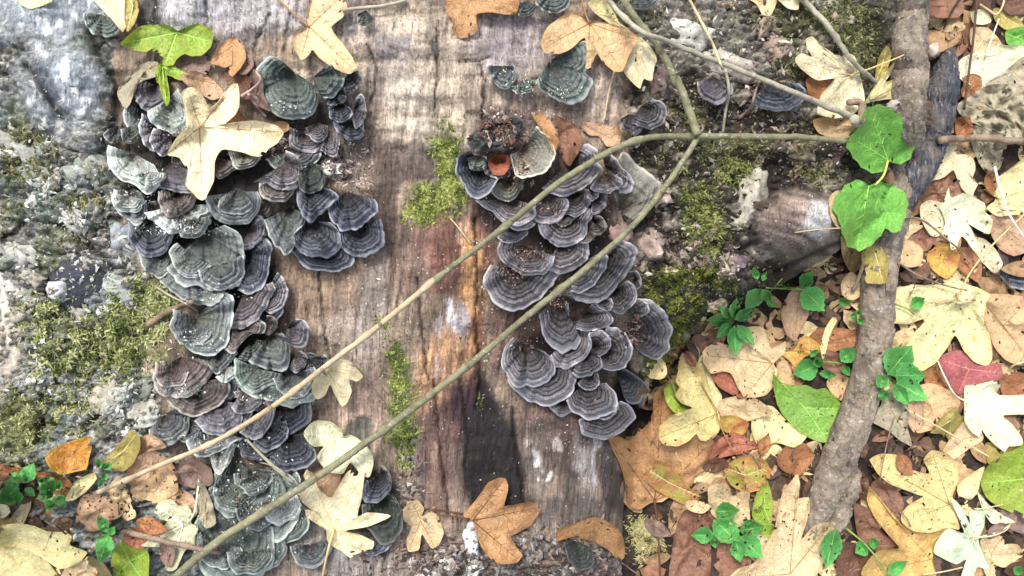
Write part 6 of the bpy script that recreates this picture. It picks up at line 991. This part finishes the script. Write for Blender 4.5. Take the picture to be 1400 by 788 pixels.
# ======== lower left
LF(G3, [
 ('mauve brown leaf in the shade left of the green crusted caps', 'mauve', (268, 645), [(238, 640), (262, 628), (288, 640), (290, 662), (266, 668), (242, 660)], dict(wrinkle=.5)),
 ('grey shrivelled leaf standing beside the green crusted caps', 'grey', (280, 688), [(267, 660), (280, 665), (291, 690), (295, 716), (280, 722), (271, 700)], dict(wrinkle=1., curl=1.)),
 ('brown leaf right of the pinkish brown one at the lower left', 'pinkb', (252, 692), [(226, 680), (245, 669), (263, 677), (270, 700), (256, 717), (238, 702)]),
 ('pale pinkish leaf near the tip of the green tinged cap', 'pinkb', (205, 608), [(183, 612), (200, 594), (217, 599), (227, 612), (206, 617), (190, 627)]),
 ('mauve brown leaf under the lower end of the upper stem', 'pinkb', (208, 640), [(174, 642), (190, 622), (212, 617), (232, 629), (243, 650), (237, 672), (211, 685), (190, 677), (177, 660)], dict(curl=.7)),
 ('tan curled leaf right under the lower end of the upper stem', 'tan', (212, 672), [(178, 672), (200, 656), (227, 640), (242, 655), (242, 674), (215, 688), (193, 685)], dict(curl=1.)),
 ('yellow green and brown leaf leaning on the bark at the lower left', 'olive', (168, 618), [(142, 630), (160, 610), (178, 589), (191, 597), (191, 615), (181, 635), (168, 645), (154, 642)]),
 ('rust brown leaf strip at the left edge below the shaggy moss', 'rust', (45, 655), [(-8, 634), (30, 642), (60, 647), (92, 654), (101, 670), (97, 686), (85, 682), (50, 662), (20, 660), (-8, 656)]),
 ('orange leaf with a yellow edge below the shaggy moss', 'bright', (98, 622), [(62, 625), (75, 611), (100, 602), (120, 597), (128, 600), (122, 625), (118, 641), (100, 646), (85, 649), (68, 641)], dict(curl=.8)),
 ('tan folded leaf below the knot of the upper stem end', 'tanc', (165, 682), [(149, 665), (165, 650), (174, 670), (182, 690), (186, 706), (173, 712), (159, 696), (150, 680)], dict(curl=.8)),
 ('rolled pale yellow leaf right of the lower left seedlings', 'yellow', (110, 668), [(97, 668), (110, 654), (128, 647), (132, 655), (119, 671), (101, 684), (88, 685)], dict(curl=1.)),
 ('pink brown smooth leaf under the tip of the upper stem', 'pinkb', (132, 698), [(104, 716), (107, 690), (115, 677), (140, 677), (159, 689), (161, 706), (146, 720), (125, 727)]),
 ('orange brown leaf piece above the bright green leaf at the bottom', 'coral', (185, 740), [(168, 735), (180, 722), (200, 722), (206, 738), (194, 752), (176, 750)]),
 ('cream leaf strip at the left edge above the pale yellow leaves', 'cream', (25, 705), [(6, 722), (28, 690), (42, 679), (41, 697), (27, 724)]),
 ('small pale leaf tip at the very left edge', 'white', (-2, 700), [(-8, 689), (9, 691), (14, 700), (6, 708), (-8, 708)]),
 ('bright green leaf at the bottom edge near the lower left', 'lime', (178, 768), [(156, 752), (165, 739), (180, 749), (201, 752), (204, 770), (199, 796), (153, 796), (151, 775)], dict(curl=.6)),
 ('tan cream leaf at the bottom edge left of the bright green one', 'tanc', (118, 780), [(84, 794), (95, 770), (120, 761), (141, 770), (152, 794)]),
 ('pale yellow leaf in the bottom left corner, lower of two', 'yellow', (30, 775), [(-10, 744), (30, 738), (56, 759), (78, 786), (60, 800), (-10, 800)]),
 ('pale yellow lobed leaf at the lower left, upper of two', 'yellow', (60, 755), [(-10, 722), (20, 716), (45, 719), (70, 728), (72, 710), (80, 713), (86, 722), (98, 734), (96, 746), (119, 755), (106, 771), (82, 778), (60, 765), (30, 748), (-10, 745)], dict(lift=.8)),
 ('brightest ivory leaf with round lobes at the lower left', 'white', (250, 718), [(211, 698), (218, 686), (235, 683), (244, 692), (255, 689), (263, 703), (261, 715), (271, 722), (266, 735), (266, 746), (253, 753), (241, 778), (229, 781), (226, 772), (233, 750), (215, 749), (193, 746), (203, 735), (215, 725), (229, 714), (215, 708)], dict(stalk=[(256, 716, .2), (266, 700, .6), (270, 672, .6), (272, 655, .5)])),
])
# ======== smaller leaves filling the gaps
for lb, c_, sp, u_, v_, a_, l_ in [
 ('small dark brown oval leaf between rust leaf and seedlings at the left', 'dark', 'oval', 30, 690, 60, 34), ('dark brown oval leaf right of the lower left seedlings', 'dark', 'oval', 100, 712, 200, 36),
 ('brown oval leaf under the ivory leaf at the lower left', 'rust', 'oval', 186, 712, -20, 44), ('mauve brown oval leaf at the bottom edge beside the green crust', 'mauve', 'oval', 232, 776, 100, 40),
 ('dull brown oval leaf below the coral red one', 'dark', 'oval', 960, 640, 10, 38), ('small rust oval leaf right of the coral red one', 'rust', 'oval', 1040, 622, 70, 30),
 ('pink brown oval leaf above the dark log hollow at the bottom', 'mauve', 'oval', 880, 712, -30, 40), ('rust oval leaf under the drooping grey leaf', 'rust', 'oval', 1228, 620, -60, 36),
 ('dark oval leaf beside the branch below the drooping grey leaf', 'dark', 'oval', 1172, 640, -80, 46), ('dark brown oval leaf at the bottom right corner', 'dark', 'oval', 1372, 782, 10, 40),
 ('rust oval leaf left of the small cream maple at the bottom right', 'mauve', 'oval', 1350, 735, 40, 30), ('small rust oval leaf under the crumpled dead leaf', 'rust', 'oval', 1352, 232, -80, 34),
 ('dark red oval leaf left of the coral leaf beside the moss', 'red', 'oval', 938, 480, -60, 26)]:
    tleaf(lb, c_, sp, u_, v_, a_, l_, group='small leaves in the gaps')
# ---------------------------------------------------------------- branch, stems and twigs
M_BR = mat_branch(); M_TWG = mat_twig('stem_olive', (88, 88, 66), (128, 126, 100), (190, 188, 170), 70); M_TWY = mat_twig('stem_grey', (120, 116, 100), (164, 160, 142), (206, 202, 190), 50)
M_TWB = mat_twig('twig_brown', (92, 76, 62), (140, 122, 104), (190, 180, 166)); M_TWP = mat_twig('twig_pale', (170, 152, 116), (204, 188, 150), (226, 218, 196)); M_DK = mat_twig('dark_stub', (38, 42, 54), (74, 82, 98), (160, 166, 176), 45); M_GS = mat_twig('green_stem', (86, 120, 56), (126, 160, 80), (176, 190, 110))
BR = [(1245, -40, 22), (1243, 30, 22), (1242, 90, 24), (1239, 140, 24), (1234, 200, 26), (1222, 262, 28), (1207, 330, 25), (1200, 400, 22), (1195, 470, 22), (1180, 540, 22), (1157, 600, 23), (1136, 655, 22), (1116, 705, 18), (1104, 742, 9)]
def limb(name, pts, mat, parent, n, seg, rough, seed, clear=0.):
    q = spline([p[:2] for p in pts], n); cl_ = np.concatenate([[0], np.cumsum([math.dist(a[:2], b[:2]) for a, b in zip(pts[:-1], pts[1:])])]); rp = np.interp(np.linspace(0, cl_[-1], n), cl_, [p[2] for p in pts]); z = hit(q[:, 0], q[:, 1], HG)
    for _ in range(60): s = z.copy(); s[1:-1] = (z[:-2]+z[2:])/2; z = s*.5+z*.5
    zc = z+rp*S0*.62+.006+clear; x, y = p2w(q[:, 0], q[:, 1], zc); R = rp*S0*(D-zc)/D; P = np.stack([x, y, zc], 1)
    V, F = tube_mesh(P, R, seg, rough, seed); m_ = n*seg; s_ = np.arange(n)[:, None]*math.dist(P[0], P[-1])/n*1000+np.zeros((1, seg)); a_ = np.arange(seg)[None, :]/seg*6.283*R[:, None]*1000
    g_ = np.minimum(np.arange(seg), seg-np.arange(seg))[None, :]/seg; f1, f2, _i = worley(a_/5., s_/9., seed); dd = (np.clip(f2-f1, 0, .4)-.2)*.0035+(fbm(a_/2.2, s_/5., 5, seed)-.5)*.0034; dd = dd*np.clip(g_*8, 0, 1)
    C0 = np.repeat(P, seg, 0); W3 = V[:m_]-C0; V[:m_] += W3/np.linalg.norm(W3, axis=1)[:, None]*dd.ravel()[:, None]; o = mesh(name, V, F, mat, parent)
    w_ = np.linspace(-1, 1, 9); T = np.gradient(P[:, :2], axis=0); T /= np.linalg.norm(T, axis=1)[:, None]; Nn = np.stack([-T[:, 1], T[:, 0]], 1)
    stamp(x[:, None]+Nn[:, :1]*R[:, None]*w_, y[:, None]+Nn[:, 1:]*R[:, None]*w_, zc[:, None]+R[:, None]*np.sqrt(np.clip(1-w_**2, .02, 1))); return o, P, R
HG = H.copy()
br, PB, RB = limb('thick_branch', BR, M_BR, None, 420, 64, .05, 4); tag(br, 'thick grey brown branch with flaking bark lying down the right side', 'branch')
limb('broken_fork', [(1226, 300, 12), (1240, 262, 19), (1260, 222, 22), (1275, 178, 23), (1286, 130, 22), (1294, 95, 15), (1298, 76, 8), (1300, 66, 2)], mat_dark(), br, 160, 56, .10, 6, .004)
limb('side_root', [(1158, 620, 8), (1160, 655, 15), (1148, 695, 17), (1128, 730, 12), (1116, 752, 5)], M_BR, br, 60, 34, .3, 9, -.008)
chunk('knot', 1272, 70, 12, 13, .014, (170, 156, 148), 10, 201, .4, 3, M_CH2, br, .2, 1.5); chunk('knot', 1222, 145, 10, 9, .012, (160, 150, 146), 10, 202, .3, 3, M_CH2, br, .2, 1.5)
rr_ = np.random.default_rng(12)
for k in range(90):        # lifted flakes of bark on the branch
    i = rr_.integers(10, 400); th = rr_.uniform(-1.25, 1.25); T = PB[i+1]-PB[i-1]; T /= np.linalg.norm(T); Nn = np.array([-T[1], T[0], 0.]); Nn /= np.linalg.norm(Nn)+1e-9; Up = np.cross(T, Nn); Up = Up if Up[2] > 0 else -Up
    out = math.sin(th)*Nn+math.cos(th)*Up; sd = math.cos(th)*Nn-math.sin(th)*Up; c0 = PB[i]+out*RB[i]*1.03; L_, W_ = rr_.uniform(.003, .010), rr_.uniform(.0015, .0045); m = 9; a = np.arange(m)/m*6.283
    q = 1+rr_.normal(0, .22, m); ring = c0+(np.cos(a)*q*L_)[:, None]*T+(np.sin(a)*q*W_)[:, None]*sd+out*(.0004+.0012*rr_.random(m))[:, None]; low = c0+(ring-c0)*.9-out*.0022
    V = np.vstack([ring, low, c0+out*.0012]); F = [[j, (j+1) % m, 2*m] for j in range(m)]+[[j+m, (j+1) % m+m, (j+1) % m, j] for j in range(m)]
    mesh('bark_flake', V, F, M_BR, br, smooth=False)
# stems
# the long stems are springy: they span the hollows instead of following them
fs = bpy.data.objects.new('forked_stem', None); COL.objects.link(fs); z_ = float(hit(np.array([955.]), np.array([186.]))[0]); fx, fy = p2w(955, 186, z_); fs.location = (fx, fy, z_); fs['org'] = [float(fx), float(fy), z_]
tag(fs, 'long bare olive stem forked on the mossy bark, branches crossing the log', 'stem')
strand('upper_stem', [(1158, 192, 1.2), (1080, 187, 1.4), (1010, 187, 1.2), (955, 186, 1.2), (900, 187, 1.5), (860, 195, 1.7), (815, 218, 1.5), (760, 253, 1.2), (700, 302, 1.), (640, 348, 1.2), (592, 385, 1.3)], .0029, .0025, M_TWG, fs, 110, 10, .16, stiff=500, nodes=[.22, .34, .46, .8, .99])
strand('dry_stem_end', [(594, 383, 1.3), (520, 444, 1.5), (440, 505, 1.2), (370, 558, .9), (290, 606, .9), (210, 640, .8), (134, 674, .8)], .0025, .0020, mat_twig('stem_dry', (140, 124, 98), (182, 166, 136), (216, 208, 190), 60), fs, 100, 10, .2, stiff=500, nodes=[.02, .22, .45, .7, .92])
strand('lower_stem', [(953, 190, 1.2), (938, 214, 1.6), (905, 262, 1.8), (862, 312, 1.6), (805, 364, 1.2), (720, 433, 1.), (640, 500, 1.4), (560, 562, 1.2), (500, 606, .9), (430, 655, .9), (350, 706, .8), (290, 746, .9), (232, 796, .8)], .0025, .0035, M_TWG, fs, 170, 10, .16, stiff=700, nodes=[.1, .3, .47, .62, .83])
strand('top_stem', [(955, 184, 1.2), (940, 145, 1.5), (920, 102, 1.6), (897, 60, 1.5), (872, 28, 1.4), (842, -16, 1.2)], .0038, .0028, M_TWG, fs, 50, 10, .14, stiff=200, nodes=[.35, .7])
for (bu, bv, dx, dy) in [(700, 302, 8, -7), (520, 444, -5, -9), (440, 505, 6, 8), (370, 558, -6, -8), (815, 218, -4, -9), (905, 262, 9, 3), (720, 433, 8, 6), (640, 500, -6, -8), (500, 606, 7, 7), (430, 655, -5, -9), (920, 102, 9, -4), (1010, 187, 3, -8)]:
    strand('bud', [(bu, bv, 1.4), (bu+dx*.6, bv+dy*.6, 1.5), (bu+dx, bv+dy, 1.4)], .0016, .0006, M_TWB, fs, 6, 6, .1, stampit=False)
strand('side_twig', [(337, 600, .6), (360, 625, .9), (385, 648, .9), (402, 660, .7)], .0012, .0016, M_TWY, fs, seg=6)
strand('side_twig', [(354, 632, .5), (375, 638, .6), (392, 650, .6)], .0007, .0009, M_TWY, fs, seg=5)
strand('side_twig', [(533, 562, .5), (515, 540, .6), (498, 515, .6), (486, 500, .5)], .0010, .0007, M_TWB, fs, seg=5)
strand('side_twig', [(300, 757, .4), (262, 747, .6), (215, 738, .6), (168, 728, .6)], .0018, .0026, M_TWB, fs, seg=8, nodes=[.35])
def twig(label, path, r0, r1, mat, cat='twig', **k):
    o = strand('dry_twig', path, r0, r1, mat, None, **k); tag(o, label, cat, 'thin twigs and dry stems'); return o
ct = twig('straight grey stem from the top crossing the fork above to the green leaf', [(824, -12, 1.6), (850, 20, 1.8), (880, 44, 2.2), (930, 64, 1.8), (1000, 92, 1.5), (1080, 124, 1.5), (1130, 146, 1.7), (1172, 164, 1.8)], .0020, .0027, M_TWY, n=90, seg=9, nodes=[.12, .96])
strand('cut_end', [(1168, 163, 1.9), (1174, 170, 2.1)], .0046, .0046, M_TWY, ct, 4, 8, .1); strand('stub', [(1160, 140, .6), (1178, 142, .8), (1177, 166, 1.0)], .0032, .0040, M_TWB, ct, 10, 8, .2)
twig('grey dry twig from the top edge down to the folded yellow leaf', [(1088, -10, .5), (1116, 18, .8), (1150, 62, .9), (1172, 90, .8), (1198, 112, .4)], .0030, .0022, M_TWY, n=50, seg=8, nodes=[.5])
twig('grey horizontal stick right of the broken fork', [(1284, 192, .3), (1320, 190, .8), (1360, 190, .8), (1410, 196, .6)], .0042, .0038, M_TWB, n=40, seg=9)
twig('thin pale broken twig hanging over the bark at the top', [(940, -6, .5), (958, 28, .7), (975, 62, .6), (988, 95, .5)], .0013, .0013, M_TWP, n=30, seg=6)
twig('thin grey root fibre running down to the bare stem', [(992, 95, .4), (997, 125, .5), (992, 152, .4), (988, 182, .3)], .0014, .0014, M_TWY, n=24, seg=6)
twig('curved dry shoot beside the dark slate cap', [(1010, 162, .3), (1026, 148, .6), (1032, 128, .6), (1038, 112, .6)], .0016, .0010, M_TWB, n=20, seg=6)
twig('white thin twig crossing the right edge leaves', [(1360, 228, .9), (1368, 262, 1.2), (1382, 298, 1.3), (1406, 334, 1.1)], .0016, .0011, mat_twig('twig_white', (206, 196, 196), (232, 226, 224), (244, 240, 238)), n=30, seg=6)
twig('slender dark stem rising at the top right beside the broken fork', [(1336, -8, 1.), (1332, 40, 1.4), (1326, 90, 1.4), (1318, 150, .8)], .0016, .0013, mat_twig('twig_dark', (54, 40, 32), (86, 66, 54), (120, 100, 88)), n=40, seg=6)
twig('second dark stem slanting from the top edge behind the branch', [(1316, -8, .4), (1300, 18, .5), (1290, 40, .4)], .0014, .0010, mat_twig('twig_dark2', (40, 34, 26), (66, 56, 44), (90, 80, 70)), n=20, seg=6)
twig('tan stalk standing at the top right above the maple leaf', [(1340, 6, .4), (1352, 14, .7), (1362, 20, .8), (1370, 10, .6), (1374, -6, .5)], .0014, .0011, M_TWP, n=24, seg=6)
twig('dark arched stalk over the pointed cream leaf', [(1232, 296, .4), (1262, 302, 1.), (1290, 324, 1.2), (1312, 342, .9), (1326, 360, .5)], .0014, .0010, M_TWB, n=34, seg=6)
twig('brown stalk along the top of the large pale yellow maple leaf', [(1228, 360, .5), (1258, 378, .8), (1290, 390, .8), (1322, 397, .6)], .0014, .0009, M_TWB, n=34, seg=6)
twig('tan straw stalk below the leaf beside the branch', [(1243, 562, .8), (1275, 580, .9), (1310, 600, .8), (1352, 625, .6)], .0011, .0008, M_TWP, n=30, seg=6)
twig('fine dark stalk under the drooping grey leaf', [(1223, 570, .9), (1214, 600, .9), (1206, 640, .7), (1202, 660, .5)], .0008, .0007, M_TWB, n=24, seg=5)
twig('thin twig at the top edge right of the tan maple leaf', [(468, 14, .3), (500, 11, .6), (530, 7, .5), (556, 0, .3)], .0018, .0015, M_TWY, n=24, seg=6)
twig('small yellowish needle on the red wood above the upper stem', [(616, 298, .2), (630, 316, .3), (644, 334, .2)], .0008, .0006, M_TWP, n=14, seg=5)
twig('yellow fine stalk on bare wood below the tan two lobed leaf', [(840, 98, .2), (832, 128, .4), (826, 165, .3)], .0007, .0006, M_TWP, n=18, seg=5)
twig('yellow fine stalk across the pale driftwood knob', [(1086, 318, .2), (1120, 314, .3), (1152, 312, .5)], .0006, .0006, M_TWP, n=18, seg=5)
twig('pale stalk crossing above the cream leaf, from the bottom mint leaf', [(1318, 734, .5), (1350, 734, .6), (1374, 726, .6), (1382, 716, .4)], .0010, .0008, M_TWP, n=20, seg=5)
twig('pale stalk beside the large green leaf at the right edge', [(1318, 694, .5), (1340, 696, .7), (1372, 690, .7)], .0009, .0008, M_TWP, n=20, seg=5)
twig('thin stalk at the bottom edge under the mint leaf', [(1262, 786, .5), (1290, 782, .6), (1316, 776, .5)], .0010, .0008, M_TWP, n=20, seg=5)
twig('grey stick lying on moss below the largest grey cap', [(202, 444, .2), (222, 432, .3), (244, 420, .3), (262, 414, .2)], .0030, .0022, M_TWB, n=20, seg=8)
twig('thin dry stalk below the largest grey cap', [(212, 392, .2), (235, 406, .4), (262, 420, .4), (272, 428, .3)], .0013, .0009, M_TWY, n=20, seg=6)
twig('pair of fine reddish stalks left of the orange brown leaf, upper one', [(586, 698, .2), (604, 698, .3), (632, 703, .3)], .0007, .0009, MV['dark'], n=16, seg=5)
twig('dry leaf stalk lying in the pile left of the big green bracket', [(330, 132, .6), (345, 122, .8), (356, 110, .8), (350, 98, .7)], .0014, .0010, mat_twig('stalk_pink', (150, 120, 112), (186, 160, 150), (206, 190, 180)), n=20, seg=6)
twig('second dry leaf stalk slanting down beside the big green bracket', [(340, 128, .6), (352, 146, .7), (364, 160, .5)], .0014, .0010, mat_twig('stalk_mauve', (130, 100, 98), (160, 136, 130), (190, 170, 164)), n=18, seg=6)
twig('brown cane beside the thick branch below the green leaves', [(1182, 340, 1.2), (1180, 360, 1.), (1174, 380, .7), (1166, 398, .4)], .0024, .0020, M_TWB, n=24, seg=7)
twig('pale stalk tip poking up at the right edge under the rose red leaf', [(1380, 504, .5), (1390, 498, .7), (1408, 494, .6)], .0012, .0010, M_TWP, n=12, seg=6)
for k, (a, b) in enumerate([((905, 505), (922, 535)), ((950, 470), (956, 490)), ((850, 770), (880, 795)), ((1040, 640), (1022, 618)), ((1245, 720), (1230, 700)), ((90, 730), (60, 712)), ((150, 712), (170, 700))]):
    twig(['fine stalk between moss and orange tan leaf', 'hooked stalk end above the speckled leaf', 'bent dry stalk at the bottom edge beside the grassy moss', 'fine stalk near the tip of the coral red leaf', 'fine stalk above the yellow brown spotted leaf', 'short stalk by the lower left seedlings', 'short stalk between pink brown and tan leaves at the lower left'][k], [(*a, .3), ((a[0]+b[0])/2+3, (a[1]+b[1])/2, .5), (*b, .3)], .0010, .0008, M_TWB, n=14, seg=5)
# leaves that lie on or against the branch
LF(G1, [
 ('big cream tan maple leaf at the bottom beside the branch end', 'tanc', (1080, 785), [(1055, 794), (1040, 792), (1003, 792), (1012, 778), (1031, 770), (1046, 745), (1058, 725), (1063, 700), (1071, 672), (1090, 647), (1094, 665), (1090, 681), (1106, 679), (1107, 700), (1096, 737), (1112, 720), (1138, 714), (1140, 735), (1135, 755), (1120, 778), (1110, 797)], dict(lift=.8)),
])
leaf('translucent tan leaf bent over the thick branch below the green leaves', 'olive', (1196, 345), [(1178, 346), (1190, 334), (1204, 336), (1213, 350), (1212, 386), (1196, 388), (1184, 386), (1180, 366)], group=G1)
# ---------------------------------------------------------------- green sapling leaves and seedlings
sp_ = bpy.data.objects.new('sapling', None); COL.objects.link(sp_); zz = float(hit(np.array([1200.]), np.array([240.]))[0]); a_, b_ = p2w(1200, 240, zz); sp_.location = (a_, b_, zz); sp_['org'] = [float(a_), float(b_), zz]
tag(sp_, 'sapling shoot with two large bright green toothed leaves over the thick branch', 'plant')
def toothed(pts, n=54, amp=1.6):
    q = spline(pts, n, True, .5); c = np.mean(pts, 0); d = q-c; L_ = np.linalg.norm(d, axis=1)[:, None]; t = np.where(np.arange(n) % 3 == 0, amp, -amp*.45)[:, None]; return q+d/L_*t
leaf('', 'green', (1188, 254), toothed([(1156, 254), (1168, 247), (1182, 248), (1190, 256), (1199, 250), (1214, 251), (1230, 258), (1240, 272), (1240, 292), (1230, 314), (1220, 320), (1212, 312), (1204, 322), (1192, 334), (1178, 342), (1160, 337), (1152, 318), (1147, 300), (1139, 287), (1143, 270)]), name='leaf_blade', parent=sp_, lift=1.6, smoothc=.2)
strand('stem', [(1214, 220, 3.), (1208, 240, 2.6), (1196, 254, 2.2)], .0012, .0012, mat_twig('yellow_stem', (160, 176, 70), (190, 196, 100), (210, 210, 140)), sp_, 12, 6, .05, stampit=False)
leaf('', 'green', (1214, 219), toothed([(1187, 147), (1204, 144), (1221, 151), (1232, 161), (1240, 178), (1249, 186), (1250, 200), (1246, 214), (1236, 223), (1222, 224), (1214, 220), (1208, 232), (1199, 237), (1184, 233), (1172, 222), (1162, 208), (1158, 196), (1164, 184), (1176, 172), (1180, 156)]), name='leaf_blade', parent=sp_, lift=2.2, smoothc=.2)
TPL = [(0, 0), (.12, -.16), (.3, -.28), (.52, -.3), (.74, -.2), (.9, -.09), (1.02, 0), (.9, .1), (.72, .21), (.5, .3), (.28, .27), (.1, .15)]
M_GT = M_GS
def seedling(label, root, leaflets, stems=(), lift=1.2, col='seed'):
    z0 = float(hit(np.array([float(root[0])]), np.array([float(root[1])]))[0]); x0, y0 = p2w(root[0], root[1], z0); e = bpy.data.objects.new('seedling', None); COL.objects.link(e); e.location = (x0, y0, z0); e['org'] = [float(x0), float(y0), float(z0)]; tag(e, label, 'seedling', 'green seedlings among the dead leaves')
    for st in stems: strand('stem', [(*q, lift*.6) for q in st], .0011, .0008, M_GT, e, 14, 6, .05, stampit=False)
    for lf in leaflets:
        (ju, jv), (tu, tv) = lf[:2]; w = lf[2] if len(lf) > 2 else 1.; L_ = math.hypot(tu-ju, tv-jv); c, s = (tu-ju)/L_, (tv-jv)/L_
        pts = [(ju+(a*c-b*w*s)*L_, jv+(a*s+b*w*c)*L_) for a, b in TPL]; leaf('', col, (ju+.4*L_*c, jv+.4*L_*s), toothed(pts, 42, .06*L_*.5), name='leaflet', parent=e, lift=lift, curl=.25, lev=0., smoothc=.2, nr=7)
    return e
seedling('five leafleted seedling beside the cream maple leaf, under the bark', (1002, 436), [((1000, 438), (967, 438)), ((1001, 436), (984, 418), .9), ((1003, 436), (1007, 408), .9), ((1005, 437), (1031, 424), .9), ((1000, 442), (980, 462), .9), ((1004, 446), (1006, 486), .9), ((1008, 445), (1031, 472), .8)])
seedling('bright seedling just above the five leafleted one', (1040, 395), [((1040, 396), (1020, 422), 1.2), ((1042, 396), (1054, 414), 1.2), ((1042, 384), (1048, 372), 1.), ((1036, 382), (1030, 366), 1.), ((1048, 412), (1060, 420), 1.)], [[(1052, 400), (1070, 380)], [(1048, 393), (1092, 396)]])
seedling('seedling with a big lobed leaf right of the bark, over the rosy leaf', (1098, 395), [((1098, 396), (1126, 424), 1.5), ((1096, 393), (1110, 372), 1.3)], [[(1070, 392), (1096, 396), (1108, 404)]])
seedling('round leaved seedling above the large glossy green leaf', (1110, 500), [((1118, 500), (1086, 512), 1.5), ((1112, 498), (1126, 492), 1.6), ((1120, 510), (1144, 514), .8), ((1108, 488), (1118, 478), 1.)], [[(1124, 494), (1150, 497)]])
seedling('pair of leaves touching the left side of the thick branch', (1154, 498), [((1150, 494), (1168, 476), 1.5), ((1152, 500), (1162, 514), 1.1)])
seedling('tiny three leafed sprout at the left of the thick branch', (1172, 432), [((1172, 434), (1162, 432), 1.7), ((1174, 432), (1174, 424), 1.7), ((1174, 436), (1180, 444), 1.5)])
seedling('tiny green leaf bit under the shrivelled cream leaf', (1150, 415), [((1146, 414), (1162, 412), 1.2)])
seedling('large leafed seedling at the right side of the thick branch', (1222, 514), [((1214, 512), (1246, 474), 1.5), ((1224, 514), (1264, 514), 1.5), ((1226, 524), (1268, 546), 1.), ((1222, 526), (1242, 554), .9), ((1212, 530), (1200, 512), 1.5), ((1210, 548), (1206, 532), 1.6)])
seedling('teal green seedling near the bottom over the cream leaf', (1004, 728), [((978, 700), (1010, 698), 1.3), ((976, 712), (1012, 742), 1.25), ((1012, 726), (1044, 720), 1.3), ((1012, 734), (1042, 762), 1.2), ((1006, 740), (1012, 768), 1.2), ((976, 732), (946, 732), 1.3), ((976, 734), (978, 750), 1.2)], [[(976, 733), (992, 740), (1006, 734)]], 1.5)
seedling('half hidden toothed leaf at the lower end of the thick branch', (1134, 750), [((1142, 724), (1130, 776), .9)])
seedling('creeping shoot with small round leaves at the bottom', (1190, 760), [((1186, 746), (1170, 756), 2.), ((1188, 744), (1202, 742), 1.9), ((1214, 784), (1240, 768), 1.)], [[(1156, 722), (1180, 742), (1196, 760), (1216, 790)]])
seedling('small leaf on a dark thread over the large pale yellow maple leaf', (1252, 416), [((1246, 420), (1264, 408), 1.4)], [[(1224, 416), (1240, 422), (1250, 430)]])
seedling('leftmost seedling at the lower left edge', (28, 668), [((26, 668), (-2, 686), 1.3), ((26, 664), (6, 660), 1.6), ((28, 660), (16, 646), 1.4), ((32, 660), (46, 634), 1.2), ((34, 668), (48, 678), 1.2), ((26, 672), (24, 690), 1.2)])
seedling('five leafed seedling next to the leftmost one', (74, 674), [((76, 670), (52, 656), 1.5), ((78, 672), (82, 656), 1.1), ((74, 676), (50, 682), 1.2), ((72, 680), (64, 700), 1.), ((76, 678), (90, 692), 1.3)])
seedling('small seedling leaf above the end of the upper stem', (140, 645), [((138, 640), (132, 628), 1.3), ((140, 648), (146, 656), 1.8), ((142, 642), (154, 634), 1.), ((138, 656), (136, 666), 1.3)])
seedling('two leafed seedling near the bottom left, beside the brown twig', (146, 728), [((146, 728), (134, 704), 1.), ((148, 730), (136, 770), 1.), ((150, 732), (156, 720), 1.3)])
seedling('tiny green leaves in the bottom right corner', (1392, 784), [((1388, 786), (1396, 774), 1.6)])
crumbs('soil_crumbs', [(1120, 600, 260, 200, .5), (1300, 300, 110, 260, .3), (1000, 720, 160, 80, .2)], 2200, .0011, [(60, 46, 38), (104, 80, 62), (40, 32, 28), (150, 124, 96), (84, 62, 50)], 'bits of soil and chewed leaf scattered over the dead leaves on the right', 'soil crumbs', 51)
crumbs('soil_crumbs', [(140, 700, 150, 80, 1.)], 500, .0011, [(60, 46, 38), (104, 80, 62), (150, 124, 96)], 'bits of soil and chewed leaf over the leaves at the lower left', 'soil crumbs', 52)
for o in list(bpy.data.objects):
    if 'org' in o: del o['org']
